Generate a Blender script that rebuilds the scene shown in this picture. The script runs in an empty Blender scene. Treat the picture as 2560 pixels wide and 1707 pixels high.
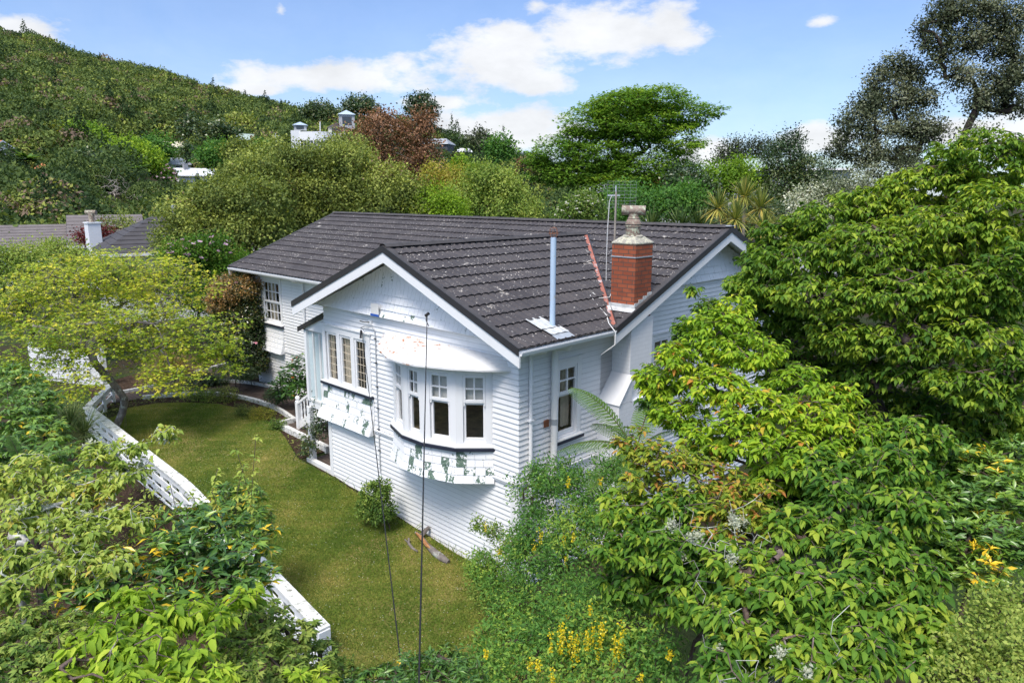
import bpy, bmesh, math, random
import numpy as np
from mathutils import Vector, Matrix
rad = math.radians
SC = bpy.context.scene
COL = SC.collection

# ------------------------------------------------------------ camera
CAM = np.array([11.7801, -8.9646, 7.4665])
YAW, PIT, ROL, FPX = -0.7719, -0.2058, 0.0013, 1775.68      # FPX: focal length in pixels of the 2560 wide photo
_cy, _sy = math.cos(YAW), math.sin(YAW)
FW = np.array([_sy*math.cos(PIT), _cy*math.cos(PIT), math.sin(PIT)])
_rt = np.array([_cy, -_sy, 0.0]); _up = np.cross(_rt, FW)
RT = _rt*math.cos(ROL) + _up*math.sin(ROL)
UP = -_rt*math.sin(ROL) + _up*math.cos(ROL)
cam = bpy.data.cameras.new('camera'); cam_o = bpy.data.objects.new('camera', cam); COL.objects.link(cam_o)
cam.sensor_width = 36; cam.lens = FPX/2560*36; cam.clip_start = 0.1; cam.clip_end = 5000
cam_o.matrix_world = Matrix(((RT[0], UP[0], -FW[0], CAM[0]), (RT[1], UP[1], -FW[1], CAM[1]), (RT[2], UP[2], -FW[2], CAM[2]), (0, 0, 0, 1)))
SC.camera = cam_o

def P(px, py, dep):          # world point from a sight line of the photo and a chosen distance
    return CAM + dep*(FW + RT*((px-1280)/FPX) - UP*((py-853.5)/FPX))
def azel(px, py):
    d = P(px, py, 1.0) - CAM
    return math.atan2(d[0], d[1]), math.atan2(d[2], math.hypot(d[0], d[1]))

# ------------------------------------------------------------ world and sun
SUN_EL, SUN_AZ = rad(58), rad(160)        # azimuth clockwise from +Y: sun behind the camera, to the front of the house
SC.view_settings.view_transform = 'Standard'; SC.view_settings.look = 'None'
SC.view_settings.exposure = 1.42; SC.view_settings.gamma = 1
W = bpy.data.worlds.new('World'); SC.world = W; W.use_nodes = True
nt = W.node_tree; nt.nodes.clear()
def N(t, **k):
    n = nt.nodes.new(t)
    for a, b in k.items(): setattr(n, a, b)
    return n
def Lk(a, b): nt.links.new(a, b)
def M_(op, a, b=None, c=None, clamp=False):
    n = N('ShaderNodeMath', operation=op, use_clamp=clamp)
    for i, v in enumerate((a, b, c)):
        if v is None: continue
        if isinstance(v, (int, float)): n.inputs[i].default_value = v
        else: Lk(v, n.inputs[i])
    return n.outputs[0]
sky = N('ShaderNodeTexSky', sky_type='NISHITA', sun_disc=False, sun_elevation=SUN_EL, sun_rotation=SUN_AZ,
        altitude=50, air_density=1.0, dust_density=0.6, ozone_density=2.2)
bg = N('ShaderNodeBackground'); bg.inputs[1].default_value = 0.15
outw = N('ShaderNodeOutputWorld')
tc = N('ShaderNodeTexCoord'); sep = N('ShaderNodeSeparateXYZ'); Lk(tc.outputs['Generated'], sep.inputs[0])
az = M_('ARCTAN2', sep.outputs[0], sep.outputs[1]); el = M_('ARCSINE', sep.outputs[2])
field = None
for (px, py, wx, wy, s) in [(1240, 150, 200, 82, 1.0), (1330, 205, 130, 40, .8), (1560, 78, 215, 72, 1.0), (1700, 110, 90, 50, .8), (850, 196, 280, 46, .95), (1260, 325, 230, 72, 1.0),
                      (1010, 165, 60, 40, .6), (25, 75, 125, 52, .95), (2057, 55, 60, 24, .72), (1790, 380, 110, 60, .95), (2030, 350, 150, 45, .9),
                      (700, 25, 40, 60, .35), (640, 225, 140, 26, .7), (1100, 260, 160, 30, .7), (1340, 15, 70, 40, .45), (2600, 330, 300, 70, .9), (-500, 60, 300, 70, .9)]:
    a0, e0 = azel(px, py); wa = wx/FPX*0.95; we = wy/FPX*0.95
    u = M_('MULTIPLY', M_('SUBTRACT', az, a0), 1/wa); v = M_('MULTIPLY', M_('SUBTRACT', el, e0), 1/we)
    q = M_('SUBTRACT', s, M_('SQRT', M_('ADD', M_('MULTIPLY', u, u), M_('MULTIPLY', v, v))))
    field = q if field is None else M_('SMOOTH_MAX', field, q, 0.25)
sc_ = N('ShaderNodeVectorMath', operation='MULTIPLY'); Lk(tc.outputs['Generated'], sc_.inputs[0]); sc_.inputs[1].default_value = (1, 1, 2.2)
def noise(scale, det=7, rough=.6, dist=0.0):
    n = N('ShaderNodeTexNoise'); n.inputs['Scale'].default_value = scale; n.inputs['Detail'].default_value = det
    n.inputs['Roughness'].default_value = rough; n.inputs['Distortion'].default_value = dist; Lk(sc_.outputs[0], n.inputs['Vector']); return n.outputs[0]
nz = noise(14, 9, .62); nz2 = noise(5, 4, .55)
cl = M_('ADD', M_('ADD', field, M_('MULTIPLY', M_('SUBTRACT', nz, .5), 1.9)), M_('MULTIPLY', M_('SUBTRACT', nz2, .5), .9))
mr = N('ShaderNodeMapRange', interpolation_type='SMOOTHERSTEP'); Lk(cl, mr.inputs[0])
for i, v in ((1, -.25), (2, .55), (3, 0), (4, .95)): mr.inputs[i].default_value = v
# thin veil low in the sky
veil = N('ShaderNodeMapRange'); Lk(el, veil.inputs[0])
for i, v in ((1, -.02), (2, .34), (3, .42), (4, .06)): veil.inputs[i].default_value = v
wisp = noise(3.2, 6, .7, 1.2)
vw = M_('MULTIPLY', veil.outputs[0], M_('ADD', M_('MULTIPLY', wisp, .8), .5), clamp=True)
cover = M_('MAXIMUM', mr.outputs[0], vw)
# cloud brightness: greyer bases
nz3 = noise(9, 5, .6)
cr = N('ShaderNodeMapRange'); Lk(nz3, cr.inputs[0])
for i, v in ((1, .3), (2, .7), (3, .80), (4, 1.0)): cr.inputs[i].default_value = v
ccol = N('ShaderNodeVectorMath', operation='SCALE'); ccol.inputs[0].default_value = (2.62, 2.65, 2.70); Lk(cr.outputs[0], ccol.inputs['Scale'])
mix = N('ShaderNodeMix', data_type='RGBA'); Lk(cover, mix.inputs[0]); Lk(ccol.outputs[0], mix.inputs[7])
low = N('ShaderNodeMapRange', interpolation_type='SMOOTHSTEP'); Lk(el, low.inputs[0])
for i, v in ((1, .27), (2, .95), (3, 0), (4, 1)): low.inputs[i].default_value = v
lowc = N('ShaderNodeMix', data_type='RGBA'); Lk(low.outputs[0], lowc.inputs[0]); lowc.inputs[6].default_value = (.275, .352, .468, 1); lowc.inputs[7].default_value = (1.85, 1.46, 1.07, 1)
tintn = N('ShaderNodeVectorMath', operation='MULTIPLY'); Lk(sky.outputs[0], tintn.inputs[0]); Lk(lowc.outputs[2], tintn.inputs[1])
Lk(tintn.outputs[0], mix.inputs[6])
Lk(mix.outputs[2], bg.inputs[0]); Lk(bg.outputs[0], outw.inputs[0])

sun = bpy.data.lights.new('sun', 'SUN'); sun.energy = 1.35; sun.angle = rad(18); sun.color = (1, .96, .9)
sun_o = bpy.data.objects.new('sun', sun); COL.objects.link(sun_o)
_sd = Vector((math.sin(SUN_AZ)*math.cos(SUN_EL), math.cos(SUN_AZ)*math.cos(SUN_EL), math.sin(SUN_EL)))
sun_o.rotation_euler = _sd.to_track_quat('Z', 'Y').to_euler()
sun_o.location = (0, 0, 40)
cy = SC.cycles
cy.max_bounces = 7; cy.diffuse_bounces = 4; cy.glossy_bounces = 2; cy.transmission_bounces = 3; cy.transparent_max_bounces = 6
cy.caustics_reflective = False; cy.caustics_refractive = False; cy.sample_clamp_indirect = 6

# ------------------------------------------------------------ materials
MATS = {}
class NB:            # small node builder
    def __init__(s, name):
        s.m = bpy.data.materials.new(name); s.m.use_nodes = True; s.t = s.m.node_tree; s.t.nodes.clear()
        s.out = s.t.nodes.new('ShaderNodeOutputMaterial'); s.tc = s.t.nodes.new('ShaderNodeTexCoord')
        s.co = s.tc.outputs['Object']
        MATS[name] = s.m
    def n(s, t, **k):
        n = s.t.nodes.new(t)
        for a, b in k.items(): setattr(n, a, b)
        return n
    def l(s, a, b): s.t.links.new(a, b)
    def val(s, i, v):
        if isinstance(v, (int, float, tuple, list)):
            i.default_value = (tuple(v)+(1,))[:4] if isinstance(v, (tuple, list)) and i.type == 'RGBA' else v
        else: s.l(v, i)
    def math(s, op, a, b=0.0, clamp=False):
        n = s.n('ShaderNodeMath', operation=op, use_clamp=clamp); s.val(n.inputs[0], a); s.val(n.inputs[1], b); return n.outputs[0]
    def noise(s, scale, det=4, rough=.55, co=None, dist=0, stretch=None):
        c = co or s.co
        if stretch:
            v = s.n('ShaderNodeVectorMath', operation='MULTIPLY'); s.l(c, v.inputs[0]); v.inputs[1].default_value = stretch; c = v.outputs[0]
        n = s.n('ShaderNodeTexNoise'); n.inputs['Scale'].default_value = scale; n.inputs['Detail'].default_value = det
        n.inputs['Roughness'].default_value = rough; n.inputs['Distortion'].default_value = dist; s.l(c, n.inputs['Vector']); return n.outputs[0]
    def voro(s, scale, co=None, feat='F1'):
        n = s.n('ShaderNodeTexVoronoi', feature=feat); n.inputs['Scale'].default_value = scale; s.l(co or s.co, n.inputs['Vector']); return n
    def ramp(s, f, stops, interp='LINEAR'):
        n = s.n('ShaderNodeValToRGB'); cr = n.color_ramp; cr.interpolation = interp
        while len(cr.elements) < len(stops): cr.elements.new(.5)
        for e, (p, c) in zip(cr.elements, stops):
            e.position = p; e.color = (c, c, c, 1) if isinstance(c, (int, float)) else (tuple(c)+(1,))[:4]
        s.l(f, n.inputs[0]); return n.outputs[0]
    def mix(s, f, a, b, blend='MIX'):
        n = s.n('ShaderNodeMix', data_type='RGBA', blend_type=blend); s.val(n.inputs[0], f); s.val(n.inputs[6], a); s.val(n.inputs[7], b); return n.outputs[2]
    def bsdf(s, col, rough=.6, spec=.4, metal=0, bump=None, bstr=.3, bdist=.01):
        b = s.n('ShaderNodeBsdfPrincipled'); s.val(b.inputs['Base Color'], col); s.val(b.inputs['Roughness'], rough)
        b.inputs['Specular IOR Level'].default_value = spec; b.inputs['Metallic'].default_value = metal
        if bump is not None:
            k = s.n('ShaderNodeBump'); k.inputs['Strength'].default_value = bstr; k.inputs['Distance'].default_value = bdist
            s.l(bump, k.inputs['Height']); s.l(k.outputs[0], b.inputs['Normal'])
        s.b = b; s.l(b.outputs[0], s.out.inputs[0]); return b
def simple(name, c, rough=.6, var=.12, sc=6, spec=.4, metal=0, bs=.15):
    m = NB(name); n = m.noise(sc, 5); n2 = m.noise(sc*7, 3)
    f = m.math('ADD', m.math('MULTIPLY', n, .7), m.math('MULTIPLY', n2, .3))
    lo = tuple(x*(1-var) for x in c); hi = tuple(min(1, x*(1+var)) for x in c)
    m.bsdf(m.ramp(f, [(.3, lo), (.7, hi)]), rough, spec, metal, n2, bs); return m.m
def paint(name, c, dirt=.35, flakes=0.0, flake_col=(.16, .15, .13)):
    m = NB(name)
    streak = m.noise(5, 6, .6, stretch=(1, 1, .22)); fine = m.noise(55, 3)
    d = m.ramp(streak, [(.5, 0), (.78, 1)])
    col = m.mix(m.math('MULTIPLY', d, dirt), c, tuple(x*k for x, k in zip(c, (.78, .77, .72))))
    if flakes:
        a = m.noise(16, 6, .7); f = m.ramp(a, [(1-flakes-.02, 0), (1-flakes, 1)]); col = m.mix(f, col, flake_col)
    m.bsdf(col, .5, .35, 0, fine, .08, .004); return m.m
paint('white_paint', (.76, .765, .77)); paint('white_trim', (.77, .775, .78), .25)
paint('old_white_paint', (.74, .74, .72), .8, .30); paint('grey_paint', (.60, .63, .66), .4)
paint('porch_blue', (.52, .60, .64), .3)
m = NB('weatherboard_paint'); _st = m.noise(5, 6, .6, stretch=(1, 1, .22)); _d = m.ramp(_st, [(.52, 0), (.8, 1)])
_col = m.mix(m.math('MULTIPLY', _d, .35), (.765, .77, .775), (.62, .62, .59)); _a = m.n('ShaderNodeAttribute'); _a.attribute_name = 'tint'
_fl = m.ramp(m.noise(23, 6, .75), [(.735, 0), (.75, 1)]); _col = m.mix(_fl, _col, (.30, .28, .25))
m.bsdf(m.mix(m.math('MULTIPLY', _a.outputs['Fac'], m.math('ADD', m.math('MULTIPLY', m.noise(3, 3), .6), .15)), _col, (.36, .365, .37)), .5, .35, 0, m.noise(55, 3), .08, .004)  # tint greys the board edges: lap shadow lines put into the colour
# peeling shingles: white over old green
def peel(name, amt):
    m = NB(name)
    a = m.noise(4.2, 3, .6, stretch=(1, 1, .6)); b = m.noise(21, 5, .7, dist=.6); 
    f = m.math('ADD', m.math('MULTIPLY', a, .62), m.math('MULTIPLY', b, .38))
    att = m.n('ShaderNodeAttribute'); att.attribute_name = 'tint'
    f = m.math('ADD', f, m.math('MULTIPLY', m.math('SUBTRACT', att.outputs['Fac'], .5), .20))
    k = m.ramp(f, [(amt, 0), (amt+.012, 1)])
    g = m.ramp(m.noise(30, 3), [(.4, (.075, .125, .09)), (.62, (.16, .23, .18)), (.75, (.13, .12, .10))])
    w = m.mix(m.math('MULTIPLY', m.ramp(m.noise(7, 5, stretch=(1, 1, .3)), [(.52, 0), (.8, 1)]), .4), (.79, .80, .815), (.64, .63, .58))
    st = m.ramp(m.noise(3.3, 4, .7, stretch=(1, 1, .12)), [(.69, 0), (.74, 1)])
    w = m.mix(m.math('MULTIPLY', st, .55), w, (.55, .25, .06))
    m.bsdf(m.mix(k, w, g), .6, .3, 0, k, -.25, .003); return m.m
peel('peeling_shingle', .565); peel('gable_shingle', .665); peel('clean_shingle', .85)
# roof tiles
m = NB('roof_tile')
base = m.ramp(m.noise(1.6, 5, .6), [(.3, (.052, .047, .05)), (.55, (.075, .068, .07)), (.75, (.10, .088, .085))])
fine = m.noise(120, 2, .5)
base = m.mix(m.math('MULTIPLY', fine, .35), base, (.03, .027, .028))
v = m.voro(7.5); spot = m.math('ADD', v.outputs['Distance'], m.math('MULTIPLY', m.noise(30, 4), .25))
vs = m.n('ShaderNodeSeparateColor'); m.l(v.outputs['Color'], vs.inputs[0])
keep = m.math('GREATER_THAN', vs.outputs[0], .70)
s1 = m.math('MULTIPLY', m.ramp(spot, [(.235, 1), (.27, 0)]), keep)
v2 = m.voro(26); v2s = m.n('ShaderNodeSeparateColor'); m.l(v2.outputs['Color'], v2s.inputs[0])
zone = m.ramp(m.noise(.55, 4, .6), [(.46, 0), (.62, 1)])
s2 = m.math('MULTIPLY', m.math('MULTIPLY', m.math('LESS_THAN', v2.outputs['Distance'], .36), m.math('GREATER_THAN', v2s.outputs[1], .84)), m.math('ADD', m.math('MULTIPLY', zone, .8), .2))
patch = m.math('MULTIPLY', m.ramp(m.noise(3.4, 8, .75, dist=.5), [(.60, 0), (.63, 1)]), m.ramp(m.noise(.42, 2), [(.47, 0), (.58, 1)]))
lich = m.math('MAXIMUM', m.math('MAXIMUM', s1, s2), patch)
lc = m.ramp(m.noise(40, 3), [(.3, (.30, .27, .24)), (.7, (.52, .49, .44))])
m.bsdf(m.mix(lich, base, lc), .75, .25, 0, fine, .5, .004)
simple('ridge_cap', (.055, .05, .05), .7, .3); simple('barge_cap', (.032, .030, .033), .45, .15)
simple('navy_paint', (.022, .026, .045), .4, .3)
simple('galvanised', (.42, .45, .48), .45, .2, 5, .5, .3); simple('lead_flashing', (.5, .51, .5), .55, .35, 9)
m = NB('old_flue_blue'); m.bsdf(m.mix(m.ramp(m.noise(6, 5, .7), [(.64, 0), (.7, 1)]), (.44, .56, .70), (.45, .36, .22)), .5, .4, 0)
simple('rust', (.22, .085, .04), .8, .5, 20); simple('dark_metal', (.02, .02, .022), .4, .3); simple('cable_black', (.012, .012, .013), .5, .2)
simple('cable_white', (.66, .66, .64), .5, .1); simple('conduit_grey', (.40, .42, .44), .5, .1)
m = NB('valley_rust')
m.bsdf(m.mix(m.ramp(m.noise(2.2, 7, .75), [(.54, 0), (.60, 1)]), (.33, .12, .085), (.50, .46, .46)), .6, .3)
m = NB('brick'); 
br = m.n('ShaderNodeTexBrick'); br.offset = .5
mp = m.n('ShaderNodeMapping'); uv = m.n('ShaderNodeUVMap'); m.l(uv.outputs[0], br.inputs['Vector'])
br.inputs['Scale'].default_value = 1; br.inputs['Brick Width'].default_value = .235; br.inputs['Row Height'].default_value = .086
br.inputs['Mortar Size'].default_value = .009; br.inputs['Mortar Smooth'].default_value = .2; br.inputs['Bias'].default_value = 0
br.inputs['Color1'].default_value = (.37, .105, .05, 1); br.inputs['Color2'].default_value = (.25, .068, .036, 1); br.inputs['Mortar'].default_value = (.10, .07, .055, 1)
soot = m.ramp(m.noise(5, 6, .65), [(.56, 0), (.72, 1)])
m.bsdf(m.mix(m.math('MULTIPLY', soot, .6), br.outputs['Color'], (.08, .05, .04)), .85, .2, 0, br.outputs['Fac'], -.6, .012)
m = NB('white_brick')
br = m.n('ShaderNodeTexBrick'); br.offset = .5; uv = m.n('ShaderNodeUVMap'); m.l(uv.outputs[0], br.inputs['Vector'])
br.inputs['Scale'].default_value = 1; br.inputs['Brick Width'].default_value = .235; br.inputs['Row Height'].default_value = .086
br.inputs['Mortar Size'].default_value = .010; br.inputs['Mortar Smooth'].default_value = .4
br.inputs['Color1'].default_value = (.77, .78, .80, 1); br.inputs['Color2'].default_value = (.73, .74, .76, 1); br.inputs['Mortar'].default_value = (.70, .71, .73, 1)
fl = m.ramp(m.noise(10, 6, .75), [(.665, 0), (.68, 1)])
m.bsdf(m.mix(fl, br.outputs['Color'], (.19, .075, .055)), .6, .3, 0, br.outputs['Fac'], -.7, .012)
m = NB('cowl_clay'); lch = m.ramp(m.noise(14, 6, .7), [(.5, 0), (.6, 1)])
m.bsdf(m.mix(lch, m.ramp(m.noise(5, 3), [(.3, (.16, .11, .085)), (.7, (.30, .23, .19))]), (.42, .44, .33)), .7, .3)
m = NB('mortar_lichen'); m.bsdf(m.ramp(m.noise(16, 7, .7), [(.35, (.26, .24, .2)), (.5, (.40, .38, .32)), (.62, (.55, .54, .40)), (.72, (.42, .33, .13))]), .9, .1, 0, m.noise(30, 4), .8, .03)
# glass
m = NB('glass'); tr = m.n('ShaderNodeBsdfTransparent'); tr.inputs[0].default_value = (.93, .95, .95, 1)
gl = m.n('ShaderNodeBsdfGlossy'); gl.inputs['Roughness'].default_value = .02; fr = m.n('ShaderNodeLayerWeight'); fr.inputs[0].default_value = .5; fz = m.math('ADD', m.math('MULTIPLY', m.math('POWER', fr.outputs['Facing'], 4.0), .9), .045, True)
mx = m.n('ShaderNodeMixShader'); m.l(fz, mx.inputs[0]); m.l(tr.outputs[0], mx.inputs[1]); m.l(gl.outputs[0], mx.inputs[2]); m.l(mx.outputs[0], m.out.inputs[0])
m = NB('frosted_glass'); m.bsdf((.50, .60, .62), .25, .6)
m = NB('dark_glass'); m.bsdf((.03, .035, .04), .06, .8)
simple('carpet', (.72, .56, .39), .95, .5, 3); simple('cream_wall', (.80, .77, .70), .8, .08); simple('curtain', (.60, .52, .40), .9, .15, 12)
simple('blind', (.62, .60, .55), .8, .06); simple('interior_white', (.72, .71, .68), .7, .05)
# ground
m = NB('lawn'); a = m.noise(.55, 5, .6); b = m.noise(3.2, 5, .65); c = m.noise(26, 4, .7)
f = m.math('ADD', m.math('MULTIPLY', a, .5), m.math('ADD', m.math('MULTIPLY', b, .35), m.math('MULTIPLY', c, .15)))
m.bsdf(m.ramp(f, [(.36, (.065, .10, .02)), (.46, (.10, .135, .028)), (.53, (.17, .17, .045)), (.60, (.27, .22, .085)), (.68, (.34, .27, .12))]), .95, .1, 0, c, .8, .03)
m = NB('soil'); m.bsdf(m.ramp(m.noise(7, 8, .7), [(.3, (.022, .014, .009)), (.5, (.05, .032, .021)), (.7, (.10, .067, .045))]), .95, .1, 0, m.noise(22, 6), 1, .05)
m = NB('ground_mix'); f = m.noise(.22, 6, .65); g = m.noise(4, 6, .7)
m.bsdf(m.mix(m.ramp(f, [(.42, 0), (.55, 1)]), m.ramp(g, [(.35, (.025, .02, .012)), (.65, (.06, .045, .028))]), m.ramp(g, [(.3, (.02, .035, .01)), (.7, (.05, .075, .02))])), .95, .1, 0, g, 1, .08)
m = NB('path_brick'); br = m.n('ShaderNodeTexBrick'); m.l(m.co, br.inputs['Vector']); br.inputs['Scale'].default_value = 1
br.inputs['Brick Width'].default_value = .23; br.inputs['Row Height'].default_value = .115; br.inputs['Mortar Size'].default_value = .008
br.inputs['Color1'].default_value = (.105, .075, .062, 1); br.inputs['Color2'].default_value = (.075, .056, .047, 1); br.inputs['Mortar'].default_value = (.028, .024, .018, 1)
m.bsdf(m.mix(m.math('MULTIPLY', m.ramp(m.noise(2.5, 6, .7), [(.5, 0), (.75, 1)]), .5), br.outputs['Color'], (.15, .12, .10)), .85, .2, 0, br.outputs['Fac'], -.5, .01)
m = NB('kerb_white'); m.bsdf(m.ramp(m.noise(13, 7, .7), [(.36, (.13, .12, .10)), (.44, (.55, .55, .52)), (.6, (.70, .70, .68))]), .8, .2, 0, m.noise(40, 4), .4, .01)
m = NB('fence_cap'); m.bsdf(m.ramp(m.noise(9, 8, .75), [(.36, (.20, .20, .16)), (.42, (.42, .42, .37)), (.48, (.66, .66, .63)), (.7, (.75, .75, .74))]), .8, .2, 0, m.noise(40, 4), .5, .01)
# bark
def bark(name, lo, hi, li=None, amt=.55):
    m = NB(name); n = m.noise(9, 6, .7, stretch=(1, 1, .5)); col = m.ramp(n, [(.3, lo), (.7, hi)])
    if li: col = m.mix(m.ramp(m.noise(4.5, 6, .7), [(amt, 0), (amt+.08, 1)]), col, li)
    m.bsdf(col, .9, .15, 0, n, .7, .02)
bark('bark_brown', (.045, .032, .024), (.13, .10, .08)); bark('bark_grey', (.10, .085, .075), (.26, .23, .21), (.36, .37, .33), .56)
bark('bark_dark', (.022, .017, .014), (.075, .06, .05)); bark('bark_pale', (.22, .19, .16), (.42, .38, .33))
bark('bark_cherry', (.075, .05, .042), (.20, .15, .13), (.30, .29, .25), .6); bark('bark_lichen', (.18, .17, .15), (.40, .39, .36), (.5, .51, .44), .48)
m = NB('split_wood'); m.bsdf(m.ramp(m.noise(6, 5, .7, stretch=(1, 6, 6)), [(.3, (.22, .09, .03)), (.6, (.42, .22, .10)), (.8, (.5, .33, .2))]), .8, .2)
# leaves
LEAFK = 1.55
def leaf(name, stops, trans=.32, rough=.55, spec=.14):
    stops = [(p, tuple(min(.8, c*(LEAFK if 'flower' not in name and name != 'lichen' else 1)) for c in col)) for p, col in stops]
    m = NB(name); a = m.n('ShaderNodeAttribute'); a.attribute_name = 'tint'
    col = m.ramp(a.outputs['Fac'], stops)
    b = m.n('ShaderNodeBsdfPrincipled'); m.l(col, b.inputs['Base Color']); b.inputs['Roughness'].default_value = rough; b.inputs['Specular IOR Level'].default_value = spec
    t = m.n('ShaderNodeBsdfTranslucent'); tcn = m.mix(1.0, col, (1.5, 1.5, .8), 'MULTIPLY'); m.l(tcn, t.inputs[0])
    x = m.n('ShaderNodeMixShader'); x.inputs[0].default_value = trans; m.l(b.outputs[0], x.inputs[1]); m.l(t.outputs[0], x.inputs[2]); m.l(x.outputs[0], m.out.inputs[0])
leaf('leaf_cherry', [(0, (.03, .075, .012)), (.4, (.07, .135, .016)), (.7, (.13, .20, .02)), (1, (.23, .28, .03))])
leaf('leaf_cherry_young', [(0, (.06, .13, .012)), (.4, (.13, .22, .016)), (.75, (.23, .31, .02)), (.92, (.33, .33, .03)), (1, (.33, .15, .03))])
leaf('leaf_cherry_orange', [(0, (.06, .11, .014)), (.4, (.15, .20, .02)), (.65, (.26, .25, .03)), (.85, (.30, .15, .035)), (1, (.22, .08, .03))])
leaf('leaf_cherry_dark', [(0, (.022, .062, .011)), (.4, (.055, .125, .015)), (.75, (.12, .20, .02)), (1, (.22, .27, .03))])
leaf('leaf_pale_cherry', [(0, (.10, .16, .03)), (.45, (.20, .26, .05)), (.8, (.30, .33, .07)), (1, (.34, .25, .05))])
leaf('leaf_maple_gold', [(0, (.10, .17, .02)), (.35, (.19, .25, .025)), (.7, (.32, .34, .035)), (1, (.42, .38, .05))])
leaf('leaf_maple_big', [(0, (.03, .075, .012)), (.4, (.07, .145, .018)), (.75, (.12, .21, .022)), (1, (.19, .26, .03))])
leaf('leaf_olive', [(0, (.05, .075, .02)), (.35, (.10, .13, .03)), (.65, (.18, .21, .045)), (.92, (.28, .30, .07)), (1, (.17, .12, .075))], .25)
leaf('leaf_dark', [(0, (.012, .026, .010)), (.5, (.025, .05, .014)), (.85, (.05, .08, .022)), (1, (.09, .11, .035))], .18, .35, .5)
leaf('leaf_glossy', [(0, (.02, .055, .014)), (.4, (.045, .105, .02)), (.7, (.09, .17, .025)), (.93, (.17, .25, .03)), (.97, (.5, .33, .02)), (1, (.55, .36, .02))], .22, .3, .5)
leaf('leaf_bright', [(0, (.08, .15, .014)), (.5, (.17, .26, .02)), (1, (.29, .35, .04))])
leaf('leaf_soft', [(0, (.04, .08, .018)), (.4, (.085, .14, .027)), (.75, (.15, .21, .04)), (1, (.23, .27, .06))])
leaf('leaf_laburnum', [(0, (.035, .09, .02)), (.45, (.065, .15, .028)), (.8, (.11, .20, .035)), (1, (.20, .27, .04))])
leaf('leaf_camellia', [(0, (.012, .028, .010)), (.55, (.03, .05, .014)), (.8, (.07, .075, .02)), (1, (.16, .10, .03))], .12, .25, .6)
leaf('leaf_camellia_new', [(0, (.06, .06, .018)), (.5, (.18, .11, .028)), (1, (.36, .17, .045))], .2, .35, .5)
leaf('leaf_poh', [(0, (.02, .028, .014)), (.4, (.042, .054, .026)), (.75, (.085, .098, .052)), (1, (.17, .18, .12))], .12, .6, .15)
leaf('leaf_silver', [(0, (.05, .065, .035)), (.4, (.11, .13, .075)), (.8, (.27, .29, .20)), (1, (.45, .45, .36))], .2, .55)
leaf('leaf_bronze', [(0, (.03, .03, .012)), (.3, (.10, .05, .025)), (.65, (.19, .10, .055)), (1, (.27, .17, .11))], .2)
leaf('leaf_red', [(0, (.04, .008, .008)), (1, (.13, .02, .018))], .2)
leaf('leaf_yellow', [(0, (.10, .13, .02)), (.5, (.22, .22, .03)), (1, (.30, .22, .06))])
leaf('leaf_fern', [(0, (.025, .065, .013)), (.5, (.06, .12, .022)), (1, (.12, .19, .035))], .3)
leaf('leaf_blade', [(0, (.045, .07, .018)), (.45, (.12, .15, .035)), (.75, (.24, .24, .06)), (1, (.36, .28, .07))], .2, .45)
leaf('leaf_flax', [(0, (.02, .04, .012)), (.6, (.05, .08, .022)), (1, (.10, .13, .04))], .15, .4)
leaf('leaf_tussock', [(0, (.10, .07, .03)), (.5, (.22, .16, .07)), (1, (.36, .28, .14))], .2, .6)
leaf('leaf_grass', [(0, (.055, .095, .014)), (.38, (.095, .14, .02)), (.65, (.19, .19, .042)), (1, (.36, .28, .11))], .25, .7, .1)
leaf('flower_yellow', [(0, (.55, .42, .01)), (.6, (.72, .58, .02)), (1, (.75, .66, .12))], .3, .6)
leaf('flower_pink', [(0, (.55, .14, .24)), (.5, (.68, .28, .38)), (1, (.78, .55, .60))], .3, .6)
leaf('flower_mauve', [(0, (.48, .27, .42)), (1, (.72, .55, .66))], .3, .6)
leaf('flower_red', [(0, (.50, .05, .02)), (1, (.65, .13, .03))], .2, .6)
leaf('flower_white', [(0, (.50, .50, .40)), (1, (.74, .74, .68))], .25, .6)
leaf('lichen', [(0, (.34, .36, .26)), (1, (.56, .58, .47))], .2, .9, .05)
leaf('leaf_hill', [(0, (.016, .03, .011)), (.28, (.032, .055, .017)), (.5, (.058, .086, .023)), (.7, (.092, .122, .03)), (.88, (.16, .19, .035)), (.95, (.20, .22, .05)), (1, (.12, .085, .06))], .18, .65, .1)
def MAT(n): return MATS[n]

# ------------------------------------------------------------ object helpers
def tag(o, label=None, cat=None, group=None, kind=None):
    for k, v in (('label', label), ('category', cat), ('group', group), ('kind', kind)):
        if v: o[k] = v
    return o
def thing(name, label, cat, loc=(0, 0, 0), group=None):
    o = bpy.data.objects.new(name, None); COL.objects.link(o); o.location = tuple(float(v) for v in loc); o.empty_display_size = .2
    return tag(o, label, cat, group)
def link(name, me, parent=None):
    o = bpy.data.objects.new(name, me); COL.objects.link(o)
    if parent is not None:
        r = parent; off = Vector((0, 0, 0))
        while r is not None: off += r.location; r = r.parent
        o.parent = parent; o.location = -off          # mesh data is in world coordinates
    return o
def link_local(name, me, parent):
    o = bpy.data.objects.new(name, me); COL.objects.link(o); o.parent = parent; return o

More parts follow.
